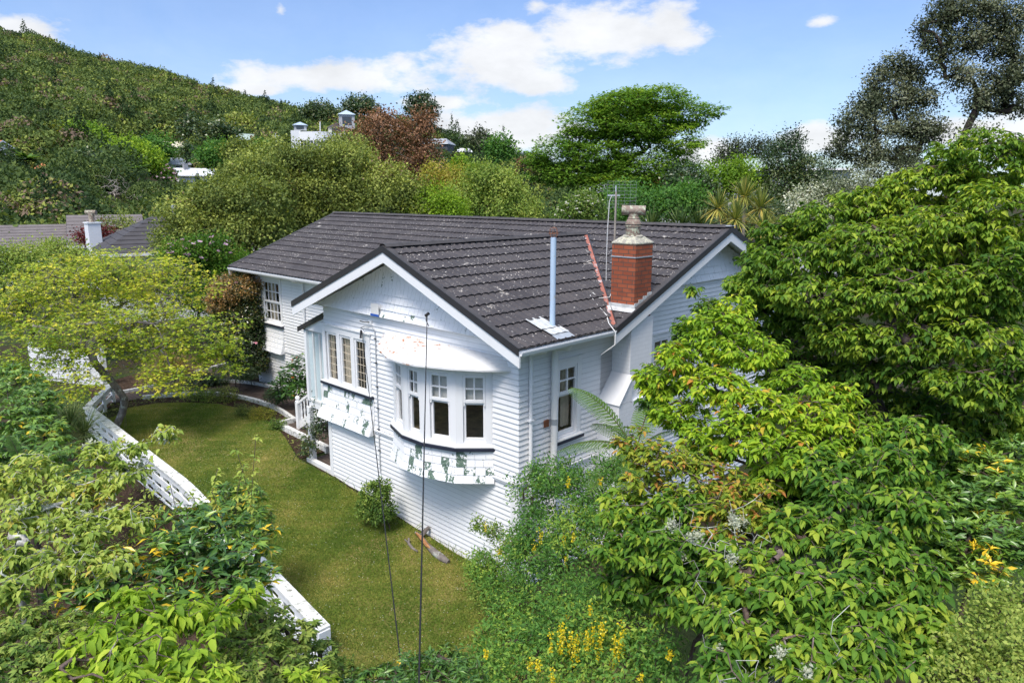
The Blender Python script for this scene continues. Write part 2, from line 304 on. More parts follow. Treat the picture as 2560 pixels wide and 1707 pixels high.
class MB:
    def __init__(s): s.v = []; s.f = []; s.uv = None; s.t = []
    def add(s, vs, fs, tint=None):
        b = len(s.v); s.v += [tuple(float(c) for c in v) for v in vs]; s.f += [tuple(b+i for i in f) for f in fs]
        s.t += [tint if tint is not None else .5]*len(fs)
    def box(s, x0, x1, y0, y1, z0, z1, tint=None):
        s.add([(x0, y0, z0), (x1, y0, z0), (x1, y1, z0), (x0, y1, z0), (x0, y0, z1), (x1, y0, z1), (x1, y1, z1), (x0, y1, z1)],
              [(3, 2, 1, 0), (4, 5, 6, 7), (0, 1, 5, 4), (1, 2, 6, 5), (2, 3, 7, 6), (3, 0, 4, 7)], tint)
    def fbox(s, fr, u0, u1, z0, z1, o0, o1, tint=None):       # box in a wall frame: along, up, out
        s.add([fr(u, z, o) for (u, z, o) in ((u0, z0, o0), (u1, z0, o0), (u1, z0, o1), (u0, z0, o1), (u0, z1, o0), (u1, z1, o0), (u1, z1, o1), (u0, z1, o1))],
              [(0, 1, 2, 3), (7, 6, 5, 4), (4, 5, 1, 0), (5, 6, 2, 1), (6, 7, 3, 2), (7, 4, 0, 3)], tint)
    def quad(s, a, b, c, d, tint=None): s.add([a, b, c, d], [(0, 1, 2, 3)], tint)
    def beam(s, a, b, w, h, up=(0, 0, 1)):                    # straight square bar from a to b
        a = Vector(a); b = Vector(b); d = (b-a).normalized(); up = Vector(up)
        sd = d.cross(up).normalized(); up = sd.cross(d).normalized()
        vs = []
        for p in (a, b):
            for (i, j) in ((-1, -1), (1, -1), (1, 1), (-1, 1)): vs.append(p+sd*(i*w/2)+up*(j*h/2))
        s.add(vs, [(0, 1, 2, 3), (7, 6, 5, 4), (0, 4, 5, 1), (1, 5, 6, 2), (2, 6, 7, 3), (3, 7, 4, 0)])
    def tube(s, pts, r, n=8, cap=True):
        pts = [Vector(p) for p in pts]; rs = r if isinstance(r, (list, tuple)) else [r]*len(pts); rings = []; b = len(s.v)
        prev = None
        for i, p in enumerate(pts):
            d = (pts[min(i+1, len(pts)-1)]-pts[max(i-1, 0)]).normalized()
            a = prev if prev is not None else (Vector((0, 0, 1)) if abs(d.z) < .9 else Vector((1, 0, 0)))
            sd = d.cross(a).normalized(); a2 = sd.cross(d).normalized(); prev = a2
            s.v += [tuple(p+(sd*math.cos(2*math.pi*k/n)+a2*math.sin(2*math.pi*k/n))*rs[i]) for k in range(n)]
        for i in range(len(pts)-1):
            for k in range(n):
                s.f.append((b+i*n+k, b+i*n+(k+1) % n, b+(i+1)*n+(k+1) % n, b+(i+1)*n+k)); s.t.append(.5)
        if cap:
            s.f.append(tuple(b+k for k in range(n))[::-1]); s.f.append(tuple(b+(len(pts)-1)*n+k for k in range(n))); s.t += [.5, .5]
    def lathe(s, c, prof, n=12, ax=None):                     # profile of (radius, height) turned about a vertical axis
        b = len(s.v)
        for (r, h) in prof:
            for k in range(n):
                a = 2*math.pi*k/n; s.v.append((c[0]+r*math.cos(a), c[1]+r*math.sin(a), c[2]+h))
        for i in range(len(prof)-1):
            for k in range(n): s.f.append((b+i*n+k, b+i*n+(k+1) % n, b+(i+1)*n+(k+1) % n, b+(i+1)*n+k)); s.t.append(.5)
        s.f.append(tuple(b+k for k in range(n))[::-1]); s.f.append(tuple(b+(len(prof)-1)*n+k for k in range(n))); s.t += [.5, .5]
    def prism(s, poly, fr, o0, o1):                            # polygon in a wall frame pushed out from o0 to o1
        n = len(poly); vs = [fr(u, z, o0) for u, z in poly]+[fr(u, z, o1) for u, z in poly]
        s.add(vs, [tuple(range(n))[::-1], tuple(range(n, 2*n))]+[(i, (i+1) % n, n+(i+1) % n, n+i) for i in range(n)])
    def build(s, name, mat, parent=None, bevel=0, smooth=False, clip=None, tint=False, boxuv=False, normals=True):
        me = bpy.data.meshes.new(name); me.from_pydata(s.v, [], s.f)
        if tint:
            at = me.attributes.new('tint', 'FLOAT', 'FACE'); at.data.foreach_set('value', np.array(s.t, 'f'))
        if clip or bevel or normals:
            bm = bmesh.new(); bm.from_mesh(me)
            for (co, no) in (clip or []):
                bmesh.ops.bisect_plane(bm, geom=bm.verts[:]+bm.edges[:]+bm.faces[:], plane_co=co, plane_no=no, clear_outer=True)
            if normals: bmesh.ops.recalc_face_normals(bm, faces=bm.faces[:])
            if bevel:
                bmesh.ops.bevel(bm, geom=[e for e in bm.edges if len(e.link_faces) == 2 and e.calc_face_angle(0) > .6], offset=bevel, segments=1, affect='EDGES', clamp_overlap=True)
            if smooth:
                for f in bm.faces: f.smooth = True
                for e in bm.edges:
                    if len(e.link_faces) == 2 and e.calc_face_angle(0) > .7: e.smooth = False
            bm.to_mesh(me); bm.free()
        if boxuv:
            ul = me.uv_layers.new(name='UVMap')
            for p in me.polygons:
                nx, ny, nz_ = (abs(c) for c in p.normal)
                for li in p.loop_indices:
                    c = me.vertices[me.loops[li].vertex_index].co
                    ul.data[li].uv = (c.y+.1, c.z) if nx >= ny and nx > nz_ else ((c.x, c.z) if ny > nz_ else (c.x, c.y))
        me.materials.append(MAT(mat)); me.update()
        return link(name, me, parent)

def np_mesh(name, V, F, mat, parent=None, tint=None, smooth=False, local=False):
    """V (n,3); F list of (m,k) index arrays; tint list of (m,) arrays"""
    me = bpy.data.meshes.new(name); V = np.asarray(V, 'f')
    me.vertices.add(len(V)); me.vertices.foreach_set('co', V.ravel())
    tot = np.concatenate([np.full(len(f), f.shape[1], 'i') for f in F]); idx = np.concatenate([f.ravel() for f in F]).astype('i')
    me.loops.add(len(idx)); me.loops.foreach_set('vertex_index', idx)
    me.polygons.add(len(tot)); st = np.zeros(len(tot), 'i'); st[1:] = np.cumsum(tot)[:-1]
    me.polygons.foreach_set('loop_start', st)
    try: me.polygons.foreach_set('loop_total', tot)
    except Exception: pass
    if tint is not None:
        at = me.attributes.new('tint', 'FLOAT', 'FACE'); at.data.foreach_set('value', np.clip(np.concatenate(tint), 0, 1).astype('f'))
    if smooth: me.polygons.foreach_set('use_smooth', np.ones(len(tot), bool))
    me.materials.append(MAT(mat)); me.update(calc_edges=True)
    if me.validate(): me.update(calc_edges=True)
    return link_local(name, me, parent) if local else link(name, me, parent)

def frame(o, u, n):
    o = np.array(o, float); u = np.array(u, float); n = np.array(n, float)
    return lambda a, z, off=0.0: tuple(o + u*a + n*off + np.array([0, 0, z]))
# ============================================================ the house
TP = math.tan(rad(22.045)); HE = 4.89; HR = 6.41; YE = 2.17; YM = 6.59; HM = 6.68; S_ = 3.75; OH = .565; XL, XR = -13.18, 3.78
XW = 3.23
house = thing('weatherboard_house', 'white weatherboard house with dark tiled gable roof, curved bay window and red brick chimney', 'house', (0, 0, 0))
frF = frame((0, 0, 0), (1, 0, 0), (0, -1, 0)); frR = frame((XW, 0, 0), (0, 1, 0), (1, 0, 0)); frM = frame((0, 2.73, 0), (1, 0, 0), (0, -1, 0))
def rects_minus(u0, u1, z0, z1, holes):
    zs = sorted({z0, z1} | {z for h in holes for z in h[2:] if z0 < z < z1})
    for a, b in zip(zs[:-1], zs[1:]):
        mid = (a+b)/2; cuts = sorted([(h[0], h[1]) for h in holes if h[2] < mid < h[3]]); x = u0
        for (p, q) in cuts:
            if p > x: yield x, min(p, u1), a, b
            x = max(x, q)
        if x < u1: yield x, u1, a, b
def boards(mb, fr, u0, u1, z0, z1, holes=(), cov=.104, zref=2.19, back=.0):
    k0 = math.floor((z0-zref)/cov); z = zref+k0*cov; E = .009
    while z < z1:
        for (za, zb_, t) in ((z, z+E, 1.0), (z+E, z+cov, .0)):          # bottom strip greyed as a painted lap shadow, then the face of the board
            a, b = max(za, z0), min(zb_, z1)
            if b <= a: continue
            for (p, q, c, d) in rects_minus(u0, u1, a, b, holes):
                oa = .022*(1-(c-z)/cov)+.003; ob = .022*(1-(d-z)/cov)+.003
                mb.add([fr(p, c, oa), fr(q, c, oa), fr(q, d, ob), fr(p, d, ob)], [(0, 1, 2, 3)], t)
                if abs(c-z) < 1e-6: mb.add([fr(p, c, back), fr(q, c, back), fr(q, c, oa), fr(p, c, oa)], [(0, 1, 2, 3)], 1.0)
        z += cov
# --- front room, front wall
FH = [(-3.25, -1.42, 2.92, 4.30), (-.46, 2.56, 2.05, 4.30)]
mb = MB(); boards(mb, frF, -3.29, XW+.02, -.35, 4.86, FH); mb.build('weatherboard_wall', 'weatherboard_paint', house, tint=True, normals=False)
RH = [(1.02, 1.66, 2.75, 4.24), (4.3, 4.95, 3.0, 4.30), (2.78, 3.55, 2.0, 5.2), (2.36, 4.0, -.6, 3.3)]
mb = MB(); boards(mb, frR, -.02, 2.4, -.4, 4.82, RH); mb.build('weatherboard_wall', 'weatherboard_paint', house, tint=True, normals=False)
mb = MB(); boards(mb, frR, 2.4, 10.45, -.4, 6.6, RH)
clip = [((0, YE, HE-.13), (0, -TP, 1)), ((0, 2*YM-YE, HE-.13), (0, TP, 1))]
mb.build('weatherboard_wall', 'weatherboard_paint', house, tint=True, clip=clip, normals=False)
MH = [(-11.72, -10.62, 2.98, 4.42)]
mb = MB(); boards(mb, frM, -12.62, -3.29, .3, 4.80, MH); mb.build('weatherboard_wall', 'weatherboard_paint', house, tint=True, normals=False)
frL = frame((-12.62, 2.73, 0), (0, 1, 0), (-1, 0, 0)); frW = frame((-3.29, 0, 0), (0, 1, 0), (-1, 0, 0)); frB = frame((0, 10.45, 0), (1, 0, 0), (0, 1, 0))
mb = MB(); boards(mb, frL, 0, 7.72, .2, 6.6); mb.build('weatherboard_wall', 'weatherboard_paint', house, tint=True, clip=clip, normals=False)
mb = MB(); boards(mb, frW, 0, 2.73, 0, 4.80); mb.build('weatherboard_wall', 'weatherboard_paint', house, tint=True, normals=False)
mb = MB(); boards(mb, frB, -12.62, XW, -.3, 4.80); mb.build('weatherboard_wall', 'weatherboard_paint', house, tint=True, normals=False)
# trim: skirting ledges, corner boards
mb = MB()
mb.fbox(frF, -3.31, XW+.05, 2.10, 2.145, .0, .05); mb.fbox(frF, -3.31, XW+.06, 2.145, 2.175, .0, .07)
mb.fbox(frF, 3.05, 3.262, -.3, 2.10, .0, .035); mb.fbox(frF, -3.31, -3.17, -.1, 2.10, .0, .035)
mb.build('skirting_ledge', 'white_trim', house, bevel=.004)
mb = MB(); mb.fbox(frR, .0, 2.3, 2.10, 2.145, .0, .05); mb.fbox(frR, -.07, 2.3, 2.145, 2.175, .0, .071); mb.fbox(frR, -.037, .12, -.3, 2.098, .0, .036)
mb.fbox(frR, 4.05, 10.4, 2.10, 2.17, .0, .05); mb.build('skirting_ledge', 'white_trim', house, bevel=.004)
mb = MB(); mb.fbox(frM, -12.6, -3.3, 2.10, 2.165, .0, .05); mb.build('skirting_ledge', 'white_trim', house, bevel=.004)

# --- shingled gables
def shingles(mb, fr, u0, u1, rows, rng, w=(.10, .17)):
    for (z0, z1, o0, o1, ob) in rows:            # bottom, top, offsets at bottom and top, offset of the lip's back
        u = u0
        while u < u1:
            q = min(u+rng.uniform(*w), u1); t = rng.random(); j = rng.uniform(-.004, .004); g = .0025
            mb.add([fr(u+g, z0+j, o0), fr(q-g, z0+j, o0), fr(q-g, z1, o1), fr(u+g, z1, o1), fr(u+g, z0+j, ob), fr(q-g, z0+j, ob), fr(u+g, z1, ob), fr(q-g, z1, ob)],
                   [(0, 1, 2, 3), (4, 5, 1, 0), (4, 0, 3, 6), (1, 5, 7, 2)], t)
            u = q
rng = random.Random(4)
rows = []; z = 4.85; k = 0
offs = [.125, .085, .055, .03]
while z < HR:
    o = offs[k] if k < len(offs) else .022; ot = (offs[k+1] if k+1 < len(offs) else .022)-.018
    rows.append((z, z+.165, o+.016, ot, ot-.03)); z += .16; k += 1
mb = MB(); shingles(mb, frF, -3.5, 3.5, rows, rng)
gclip = [((0, 0, HR-.16), (TP, 0, 1)), ((0, 0, HR-.16), (-TP, 0, 1))]
mb.build('shingled_gable', 'gable_shingle', house, tint=True, clip=gclip, normals=False)
mb = MB(); mb.prism([(-3.9, 4.845), (3.9, 4.845), (0, 6.4)], frF, -.02, .002); mb.fbox(frF, -3.6, 3.6, 4.832, 4.846, -.02, .13)
mb.build('gable_backing', 'old_white_paint', house, clip=gclip)
rows = []; z = 5.43; k = 0
while z < 6.6:
    o = offs[k] if k < len(offs) else .022; ot = (offs[k+1] if k+1 < len(offs) else .022)-.018
    rows.append((z, z+.165, o+.016, ot, ot-.03)); z += .16; k += 1
mb = MB(); shingles(mb, frR, 3.0, 10.2, rows, rng, (.12, .5))
mb.build('shingled_gable', 'gable_shingle', house, tint=True, clip=[((0, YE, HE-.15), (0, -TP, 1)), ((0, 2*YM-YE, HE-.15), (0, TP, 1))], normals=False)

# --- roofs of pressed tiles: a wave across the slope, a step at every course
def tiles(mb, o, across, down, w, length, course=.3675, per=.185, n=8, amp=.013, step=.027):
    o = np.array(o, float); a = np.array(across, float); d = np.array(down, float); up = np.cross(a, d); up = up*np.sign(up[2])
    nu = int(round(w/per*n)); us = np.linspace(0, w, nu+1); ph = (us/per) % 1
    wave = amp*(np.abs(np.sin(np.pi*ph))**.8*1.9-.9)
    V = []; F = []; b = 0; nc = int(math.ceil(length/course))
    for c in range(nc):
        s0 = c*course; s1 = min((c+1)*course, length)
        for (s, h) in ((s0-.02, -.004), (s0*.3+s1*.7, step*.66), (s1, step), (s1-.022, -.014)):
            V.append(o+us[:, None]*a+d*s+up*(h+wave*(1 if h >= 0 else 1))[:, None])
        for r in range(3):
            i = np.arange(nu)+b+r*(nu+1); F.append(np.stack([i, i+1, i+nu+2, i+nu+1], 1))
        b += 4*(nu+1)
    V = np.concatenate(V); F = np.concatenate(F); mb.add(V, F.tolist())
cs, sn = math.cos(rad(22.045)), math.sin(rad(22.045))
roof = bpy.data.objects.new('tiled_roof', None)
def roofmesh(name, o, a, d, w, l, clip):
    mb = MB(); tiles(mb, o, a, d, w, l); return mb.build(name, 'roof_tile', house, clip=clip, normals=False, smooth=False)
bpy.data.objects.remove(roof)
VX = S_+YE                                        # valley: |x| + y = VX
sl = S_/cs; sm = (YM-YE)/cs
r_w = roofmesh('tiled_roof', (0, -OH+.03, HR), (0, 1, 0), (cs, 0, -sn), 6.6, sl+.02, [((VX-.03, 0, 0), (1, 1, 0))])
roofmesh('tiled_roof', (0, -OH+.03, HR), (0, 1, 0), (-cs, 0, -sn), 6.6, sl+.02, [((-VX+.03, 0, 0), (-1, 1, 0))])
roofmesh('tiled_roof', (XL+.03, YM, HM), (1, 0, 0), (0, -cs, -sn), -XL-.03, sm+.02, [((-VX-.03, 0, 0), (1, -1, 0))])
roofmesh('tiled_roof', (0, YM, HM), (1, 0, 0), (0, -cs, -sn), XR-.04, sm+.02, [((VX+.06, 0, 0), (-1, -1, 0))])
roofmesh('tiled_roof', (XL+.03, YM, HM), (1, 0, 0), (0, cs, -sn), XR-XL-.06, sm, None)
# lining boards under the slopes
mb = MB()
def slab(a, b, c, d, t0=.05, t1=.10):
    vs = [tuple(np.array(p)-np.array([0, 0, t0])) for p in (a, b, c, d)]+[tuple(np.array(p)-np.array([0, 0, t1])) for p in (a, b, c, d)]
    mb.add(vs, [(0, 1, 2, 3), (7, 6, 5, 4), (0, 4, 5, 1), (1, 5, 6, 2), (2, 6, 7, 3), (3, 7, 4, 0)])
e = .06
slab((0, -OH+e, HR), (S_-e, -OH+e, HE+e*TP), (S_-e, YE, HE+e*TP), (0, VX, HR)); slab((0, -OH+e, HR), (0, VX, HR), (-S_+e, YE, HE+e*TP), (-S_+e, -OH+e, HE+e*TP))
slab((XL+e, YM, HM), (XL+e, YE+e, HE+e*TP), (-S_-.2, YE+e, HE+e*TP), (-S_-.2, YM, HM)); slab((-S_-.2, YM, HM), (-S_-.2, YM-.7, HM-.7*TP), (2.9, YM-.7, HM-.7*TP), (2.9, YM, HM))
slab((2.9, YM, HM), (2.9, YE+.6, HE+.6*TP), (XR-e, YE+.12, HE+.12*TP), (XR-e, YM, HM)); slab((XL+e, YM, HM), (XR-e, YM, HM), (XR-e, 2*YM-YE, HE), (XL+e, 2*YM-YE, HE))
mb.build('soffit_lining', 'old_white_paint', house)
# barge boards (white) with dark capping
def barge(tip_l, peak, tip_r, out, nrm, dep=.21, cap=.115, ext=0):
    fr_t = lambda pts, o0, o1, z0, z1, m, nm, mat, par: None
    tl, pk, tr = (np.array(v, float) for v in (tip_l, peak, tip_r)); n = np.array(nrm, float)
    def run(a, b, z0, z1, o0, o1):
        vs = []
        for o in (o0, o1):
            for q in (a, b):
                for z in (z0, z1): vs.append(q+n*o+np.array([0, 0, z]))
        m.add(vs, [(0, 2, 3, 1), (4, 5, 7, 6), (0, 1, 5, 4), (2, 6, 7, 3), (1, 3, 7, 5), (0, 4, 6, 2)])
    m = MB(); run(tl, pk, -.10-dep, -.085, -.035, 0); run(pk, tr, -.10-dep, -.085, -.035, 0); b = m.build('bargeboard', 'white_trim', house)
    m = MB(); run(tl, pk, -.10, .035, .002, .02); run(pk, tr, -.10, .035, .002, .02)
    m.build('barge_capping', 'barge_cap', b)
    m = MB(); run(tl, pk, .010, .036, -.10, .001); run(pk, tr, .010, .036, -.10, .001); m.build('barge_flashing', 'ridge_cap', b)
barge((-S_-.02, -OH, HE), (0, -OH, HR), (S_+.02, -OH, HE), 0, (0, -1, 0))
barge((XR, YE-.02, HE), (XR, YM, HM), (XR, 2*YM-YE, HE), 0, (1, 0, 0))
barge((XL, YE-.02, HE), (XL, YM, HM), (XL, 2*YM-YE, HE), 0, (-1, 0, 0))
# ridge caps
def ridge(a, b, name='ridge_cap'):
    m = MB(); a = Vector(a); b = Vector(b); d = (b-a).normalized(); s = Vector((d.y, -d.x, 0)); n = int((b-a).length/.42); 
    for i in range(n):
        p = a+(b-a)*(i/n); q = a+(b-a)*((i+1)/n); h = .004*(i % 2)
        for (o1, z1, o2, z2) in ((-.12, -.012, -.055, .045), (-.055, .045, .055, .045), (.055, .045, .12, -.012)):
            Z = Vector((0, 0, 1)); m.quad(p+s*o1+Z*(z1+h), q+s*o1+Z*(z1+h), q+s*o2+Z*(z2+h), p+s*o2+Z*(z2+h))
    m.box(b.x-.06, b.x+.02, b.y-.02, b.y+.02, b.z-.01, b.z+.04)
    return m.build('ridge_capping', 'ridge_cap', house, normals=False)
ridge((XL, YM, HM+.02), (XR, YM, HM+.02)); ridge((0, -OH, HR+.02), (0, VX-.05, HR+.02))
m = MB(); m.box(XR-.10, XR+.022, YM-.14, YM+.14, HM+.03, HM+.052); m.build('ridge_end_flashing', 'galvanised', house, bevel=.01)
# valley gutters
a, b = Vector((0, VX, HR+.015)), Vector((S_-.06, YE+.06, HE+.035))
m = MB(); dv = (b-a).normalized(); sv = Vector((1, 1, 0)).normalized()
m.beam(a+sv*-.02+Vector((0, 0, .015)), b+sv*-.02+Vector((0, 0, .015)), .085, .018); m.build('valley_flashing', 'valley_rust', house)
m = MB(); m.quad(a+sv*.02+Vector((0, 0, .012)), b+sv*.02+Vector((0, 0, .012)), b+sv*.14+Vector((0, 0, .03)), a+sv*.14+Vector((0, 0, .03))); 
m.beam(a+sv*.035+Vector((0, 0, .02)), b+sv*.035+Vector((0, 0, .02)), .02, .05); m.build('valley_lining', 'barge_cap', house)
m = MB(); a2, b2 = Vector((0, VX, HR+.01)), Vector((-S_, YE, HE+.03)); m.beam(a2, b2, .10, .012); m.build('valley_flashing', 'barge_cap', house)
# gutters
def gutter(a, b, out):
    m = MB(); a = np.array(a, float); b = np.array(b, float); o = np.array(out, float); Z = np.array([0, 0, 1.])
    prof = [(0, 0), (0, -.075), (.075, -.075), (.095, -.02), (.095, .002), (.085, .002), (.083, -.02), (.07, -.062), (.012, -.062), (.012, 0)]
    n = len(prof); vs = [a+o*p+Z*q for p, q in prof]+[b+o*p+Z*q for p, q in prof]
    m.add(vs, [(i, (i+1) % n, n+(i+1) % n, n+i) for i in range(n)]+[tuple(range(n)), tuple(range(n, 2*n))]); return m.build('gutter', 'white_trim', house)
gutter((S_-.02, -OH+.02, HE-.03), (S_-.02, YE-.05, HE-.03), (1, 0, 0))
gutter((XL+.03, YE+.02, HE-.03), (-S_-.1, YE+.02, HE-.03), (0, -1, 0))
gutter((-S_+.02, -OH+.02, HE-.03), (-S_+.02, YE-.1, HE-.03), (-1, 0, 0))
m = MB(); m.fbox(frR, -.5, 2.3, 4.74, 4.80, .03, .5); m.build('soffit_board', 'white_trim', house)
m = MB(); m.box(XL+.1, -3.3, YE+.06, 2.72, 4.78, 4.80); m.build('soffit_board', 'white_trim', house)
# downpipes
m = MB(); m.tube([(S_-.08, .25, 4.79), (S_-.12, .25, 4.72), (XW+.08, .25, 4.62), (XW+.07, .25, 4.5), (XW+.07, .25, .05)], .038, 10); dp = m.build('downpipe', 'white_trim', house, smooth=True)
for z in (3.35, 1.35): m = MB(); m.fbox(frR, .19, .31, z, z+.03, .02, .115); m.build('pipe_bracket', 'white_trim', dp)
m = MB(); m.tube([(S_-.05, .86, 4.80), (S_-.1, .86, 4.70), (XW+.11, .86, 4.66), (XW+.11, .86, 4.5), (XW+.11, .86, -.1)], .066, 14); dp = m.build('drain_pipe', 'old_white_paint', house, smooth=True)
m = MB(); m.lathe((XW+.11, .86, 3.16), [(.072, 0), (.072, .11)], 14); m.build('pipe_clamp', 'galvanised', dp)
m = MB(); m.fbox(frR, .66, .78, 3.12, 3.26, .02, .05); m.build('pipe_bracket', 'rust', dp)
m = MB(); m.tube([(-8.98, 2.2, 4.8), (-8.98, 2.3, 4.72), (-8.98, 2.66, 4.6), (-8.98, 2.66, .7)], .035, 8); m.build('downpipe', 'white_trim', house, smooth=True)
# --- flue pole and plate
fl = MB(); fl.tube([(3.35, .76, 4.98), (3.35, .76, 6.69)], .052, 14); pole = fl.build('flue_pipe', 'old_flue_blue', house, smooth=True)
m = MB(); m.lathe((3.35, .76, 5.02), [(.058, 0), (.058, .06)], 12); m.build('rust_collar', 'rust', pole)
m = MB()
for k in range(6):
    a = k*math.pi/3; m.tube([(3.35+.045*math.cos(a), .76+.045*math.sin(a), 6.68), (3.35+.085*math.cos(a), .76+.085*math.sin(a), 6.76), (3.35+.06*math.cos(a), .76+.06*math.sin(a), 6.85), (3.35, .76, 6.87)], .004, 4)
m.tube([(3.35+.085*math.cos(k*math.pi/6), .76+.085*math.sin(k*math.pi/6), 6.76) for k in range(13)], .004, 4); m.build('wire_basket', 'rust', pole)
m = MB(); Zp = lambda x: HR-x*TP
def rp(x, y, h=.045): return (x, y, Zp(x)+h)
for (x0, x1, y0, y1, h) in ((3.02, 3.42, .38, .80, .05), (3.35, 3.62, .42, .92, .058)):
    n = 12
    for i in range(n):
        ya, yb = y0+(y1-y0)*i/n, y0+(y1-y0)*(i+1)/n; ha, hb = h+.006*math.sin(ya*34), h+.006*math.sin(yb*34)
        m.quad(rp(x0, ya, ha-.03), rp(x1, ya, ha), rp(x1, yb, hb), rp(x0, yb, hb-.03))
m.build('flue_flashing', 'lead_flashing', house, normals=False)
m = MB(); m.quad(rp(3.58, .44, .04), rp(3.76, .44, .04), rp(3.76, .92, .04), rp(3.58, .92, .04)); m.build('flashing_apron', 'galvanised', house)
# --- chimney on the outside of the gable wall
CX0, CX1, CY0, CY1 = 3.12, 3.70, 2.84, 3.44
m = MB(); m.box(CX0, CX1, CY0, CY1, 4.985, 6.47); ch = m.build('chimney', 'brick', house, bevel=.006, boxuv=True)
m = MB(); z = 6.47; cxm, cym = (CX0+CX1)/2, (CY0+CY1)/2
m.add([(CX0-.01, CY0-.01, z), (CX1+.01, CY0-.01, z), (CX1+.01, CY1+.01, z), (CX0-.01, CY1+.01, z), (CX0-.01, CY0-.01, z+.03), (CX1+.01, CY0-.01, z+.03), (CX1+.01, CY1+.01, z+.03), (CX0-.01, CY1+.01, z+.03),
       (cxm-.16, cym-.16, z+.15), (cxm+.16, cym-.16, z+.15), (cxm+.16, cym+.16, z+.15), (cxm-.16, cym+.16, z+.15)],
      [(3, 2, 1, 0), (0, 1, 5, 4), (1, 2, 6, 5), (2, 3, 7, 6), (3, 0, 4, 7), (4, 5, 9, 8), (5, 6, 10, 9), (6, 7, 11, 10), (7, 4, 8, 11), (8, 9, 10, 11)])
rr = random.Random(2)
for k in range(16):
    a = rr.uniform(0, 6.28); q = (cxm+.16*math.cos(a), cym+.16*math.sin(a), z+.13); m.lathe(q, [(.01, -.03), (.045, -.005), (.05, .02), (.02, .045)], 7)
m.build('chimney_cap', 'mortar_lichen', ch, bevel=.006)
m = MB(); m.lathe((cxm, cym, 6.60), [(.150, 0), (.155, .20), (.17, .21), (.17, .225), (.155, .23), (.155, .25), (.17, .255), (.17, .27), (.155, .275), (.15, .30), (.135, .33), (.115, .36), (.12, .38), (.10, .40), (.10, .46)], 20)
ax = Vector((.86, .5, -.02)).normalized(); c = Vector((cxm, cym, 7.13))
m.tube([c-ax*.235, c-ax*.20, c+ax*.20, c+ax*.235], [.102, .098, .098, .102], 18); m.build('chimney_pot', 'cowl_clay', ch, smooth=True)
for q_ in (-.2365, .2365): m = MB(); m.tube([c+ax*(q_-.0005), c+ax*(q_+.0005)], [.082, .082], 18); m.build('flue_opening', 'dark_metal', ch)
m = MB(); 
for (x0, x1, y0, y1) in ((CX0-.012, CX1+.012, CY0-.012, CY0-.001), (CX1+.001, CX1+.012, CY0-.001, CY1+.001), (CX0-.012, CX1+.012, CY1+.001, CY1+.012), (CX0-.012, CX0-.001, CY0-.001, CY1+.001)): m.box(x0, x1, y0, y1, 6.205, 6.228)
m.build('strap', 'galvanised', ch)
m = MB(); yz = lambda y: HE+(y-YE)*TP
m.box(CX0-.03, CX1+.03, CY0-.02, CY0-.005, yz(CY0)-.02, yz(CY0)+.11)
for i in range(4):
    y = CY0+i*.15; m.box(CX1+.004, CX1+.016, y, y+.16, yz(y)+.0, yz(y)+.14)
m.quad((CX0-.1, CY0-.02, yz(CY0)+.04), (CX1+.06, CY0-.02, yz(CY0)+.04), (CX1+.06, CY0-.16, yz(CY0-.16)+.045), (CX0-.1, CY0-.16, yz(CY0-.16)+.045)); m.build('chimney_flashing', 'lead_flashing', ch)
m = MB(); m.box(XW, 3.705, 2.78, 3.55, 3.2, 4.98)
m.box(XW, 3.78, 2.34, 4.0, -.6, 3.30)
m.add([(XW, 2.34, 3.31), (3.78, 2.34, 3.31), (XW, 2.78, 3.82), (3.78, 2.78, 3.82), (XW, 2.78, 3.31), (3.78, 2.78, 3.31)], [(0, 1, 3, 2), (0, 2, 4), (1, 5, 3), (0, 4, 5, 1), (2, 3, 5, 4)])
m.add([(XW, 4.0, 3.31), (3.78, 4.0, 3.31), (XW, 3.55, 3.95), (3.78, 3.55, 3.95), (XW, 3.55, 3.31), (3.78, 3.55, 3.31)], [(0, 1, 3, 2), (0, 2, 4), (1, 5, 3), (0, 4, 5, 1), (2, 3, 5, 4)])
br_ = m.build('chimney_breast', 'white_brick', house, boxuv=True)
m = MB(); m.add([(XW, 2.31, 3.30), (3.80, 2.31, 3.30), (XW, 2.772, 3.845), (3.80, 2.772, 3.845), (XW, 2.33, 3.275), (3.80, 2.33, 3.275), (XW, 2.775, 3.81), (3.80, 2.775, 3.81)], [(0, 1, 3, 2), (4, 6, 7, 5), (0, 4, 5, 1), (1, 5, 7, 3), (0, 2, 6, 4)]); m.build('chimney_shoulder', 'white_trim', br_); m = MB()
m.add([(XW, 4.03, 3.30), (3.82, 4.03, 3.30), (XW, 3.555, 3.975), (3.82, 3.555, 3.975), (XW, 4.01, 3.275), (3.82, 4.01, 3.275), (XW, 3.552, 3.94), (3.82, 3.552, 3.94)], [(0, 2, 3, 1), (4, 5, 7, 6), (0, 1, 5, 4), (1, 3, 7, 5), (0, 4, 6, 2)])
m.build('chimney_shoulder', 'white_trim', br_)

